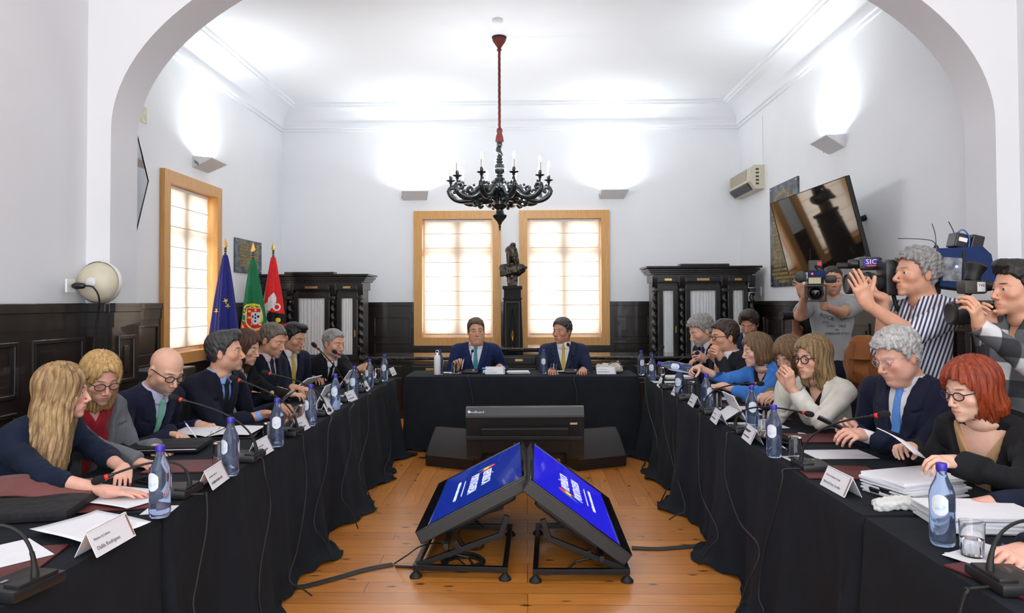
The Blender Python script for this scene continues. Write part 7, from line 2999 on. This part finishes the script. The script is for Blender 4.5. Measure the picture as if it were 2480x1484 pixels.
# round cream wall device with plug and cable
pc = P(222, 683, 4.45)
t = thing('wall_fan_heater', 'round cream wall device on the pier beside the socket', 'wall device', (-2.79, 4.60, pc.z))
b = MB()
ax = Matrix.Rotation(R(90), 3, 'X')
b.lathe([(.06, 0), (.12, .02), (.135, .07), (.12, .12), (.07, .15), (.01, .16)], (0, 0, 0), n=28, axis=ax)
b.build('dome', M['cream'], t, smooth=50)
MB().lathe([(.1375, .045), (.139, .055), (.139, .075), (.1375, .085)], n=28, axis=ax, cap=False).build('trim_band', M['white'], t, smooth=50)
MB().lathe([(.03, .155), (.03, .163), (.01, .166)], n=16, axis=ax).build('hub_cap', M['greyl'], t)
ps = PX(168, 692, -2.88)
t = thing('wall_socket', 'white square wall socket with a black plug on the near left wall', 'socket', (-2.88, ps.y, ps.z), 0)
MB().box((.006, 0, 0), (.012, .085, .085), bev=.004).build('faceplate', M['white'], t)
t2 = thing('power_plug', 'black plug with cable hanging down the dark panelling on the left', 'plug', (-2.86, ps.y, ps.z), 0)
MB().lathe([(.012, -.0), (.022, .02), (.018, .07), (.010, .08)], n=14, axis=Matrix.Rotation(R(90), 3, 'Y')).build('plug_body', M['black'], t2, smooth=40)
MB().tube(spline([(.08, 0, 0), (.12, .02, -.01), (.14, .05, -.08), (.10, .10, -.20), (.06, .12, -.45), (.06, .10, -.9), (.06, .10, -1.3), (.06, .10, -1.5)], 6), .006, 6).build('cable', M['rubber'], t2, smooth=True)

# light switch beside the right cabinet and pale sticker by the left arch
q = PX(1842, 705, XR)
t = thing('light_switch', 'small white light switch with red dot right of the right cabinet', 'switch', (XR, q.y, q.z))
MB().box((-.006, 0, 0), (.012, .085, .13), bev=.003).build('faceplate', M['white'], t)
MB().box((-.013, 0, .02), (.004, .02, .02)).build('red_rocker', M['red'], t)
q = PX(343, 276, XL)
t = MB().box((0, 0, 0), (.004, .17, .16)).build('wall_notice', mat('pale_yellow_card', (.72, .70, .52), .7))
t.location = (XL + .004, q.y, q.z)
tag(t, 'pale yellow square notice high on the left wall beside the arch', 'notice')

# equipment case behind the bald writer
q = P(350, 890, 5.6)
t = thing('equipment_case', 'black equipment case with metal corners behind the bald bearded writer', 'case', (q.x + .05, 5.75, 0))
MB().box((0, 0, .48), (.36, .50, .96), bev=.01).build('case_body', M['black'], t)
for z in (.93, .80):
    MB().box((-.165, -.245, z), (.05, .03, .09), bev=.003).build('metal_corner', M['chrome'], t)

# floor cables
def floor_cable(label, pts, r=.006, name='floor_cable', flatw=None):
    ps_ = [fp(*a) if len(a) == 2 else P(*a) for a in pts]
    ps_ = [Vector((a.x, a.y, max(a.z, r))) for a in ps_]
    o = Vector(ps_[0])
    b = MB()
    if flatw:
        s_ = spline([a - o for a in ps_], 5)
        b.tube(s_, flatw, 4, flat=.08)
    else:
        b.tube(spline([a - o for a in ps_], 6), r, 6)
    ob = b.build(name, M['rubber'], None, smooth=not flatw)
    ob.location = o
    return tag(ob, label, 'cable')


floor_cable('flat black taped cable run from the left cloth towards the left stand', [(712, 1424), (745, 1420), (820, 1400), (890, 1380), (952, 1368)], .006, 'taped_cable', .028)
floor_cable('flat black taped cable run from the right stand to the right cloth', [(1530, 1328), (1600, 1330), (1700, 1322)], .006, 'taped_cable', .028)
floor_cable('black flat tape from the left cloth under the rear monitor stand', [(1015, 1108), (1060, 1112), (1100, 1120), (1145, 1122)], .006, 'taped_cable', .02)
floor_cable('thin black cable arching from the tape to the left slide monitor', [(955, 1366), (985, 1345, 3.95), (1020, 1322, 4.0), (1068, 1316, 4.1), (1100, 1345, 4.1), (1130, 1372)], .004)
floor_cable('black cable from the tape into the coil under the left slide monitor', [(958, 1374), (1000, 1376), (1050, 1382), (1085, 1378)], .007)
floor_cable('black cable loop hanging under the left slide monitor', [(1112, 1262, 4.3), (1114, 1300, 4.3), (1135, 1326, 4.25), (1165, 1326, 4.25), (1168, 1314, 4.35), (1140, 1314, 4.35), (1110, 1330, 4.2), (1092, 1350, 4.1), (1080, 1370)], .006)
cc = fp(1122, 1368)
t = thing('cable_coil', 'coiled black cable lying under the left slide monitor', 'cable', (cc.x, cc.y, 0))
b = MB()
for i in range(6):
    rr = .105 + .006 * (i % 3)
    zz = .008 + .010 * (i // 2)
    b.tube([(rr * math.cos(a) + .006 * math.sin(i), rr * .95 * math.sin(a), zz + .003 * math.sin(a * 2 + i)) for a in [2 * PI * j / 36 for j in range(37)]], .0065, 6, cap=False)
b.build('coil_turns', M['rubber'], t, smooth=True)
floor_cable('tangled black cables on the floor right of the right loudspeaker', [(1480, 1085), (1520, 1095), (1545, 1104), (1562, 1120), (1555, 1135), (1570, 1142)], .006)
floor_cable('black cable curving behind the tangled cables on the right', [(1490, 1090), (1530, 1088), (1560, 1098), (1552, 1112), (1490, 1102), (1482, 1112)], .005)
o = MB().box((0, 0, .012), (.03, .012, .012)).build('yellow_cable_tag', mat('yellow_tag', (.75, .6, .05), .5))
q = fp(1539, 1104)
o.location = q
tag(o, 'small yellow tag on the floor cables right of the loudspeaker', 'tag')

# chair labels
own = ['l1', 'l2', 'l3', 'l4', 'l5', 'l6', 'l7', 'l8', 'r1', 'r2', 'r3', 'r4', 'r5', 'r6', 'r7', 'r8', 'r0', 'm1', 'm2']
WHO['r8'] = 'the person in the blue suit behind the right row'
for c, k in zip(CHAIRS, own):
    c['label'] = 'black conference chair under ' + WHO[k]
    c['group'] = 'black conference chairs'
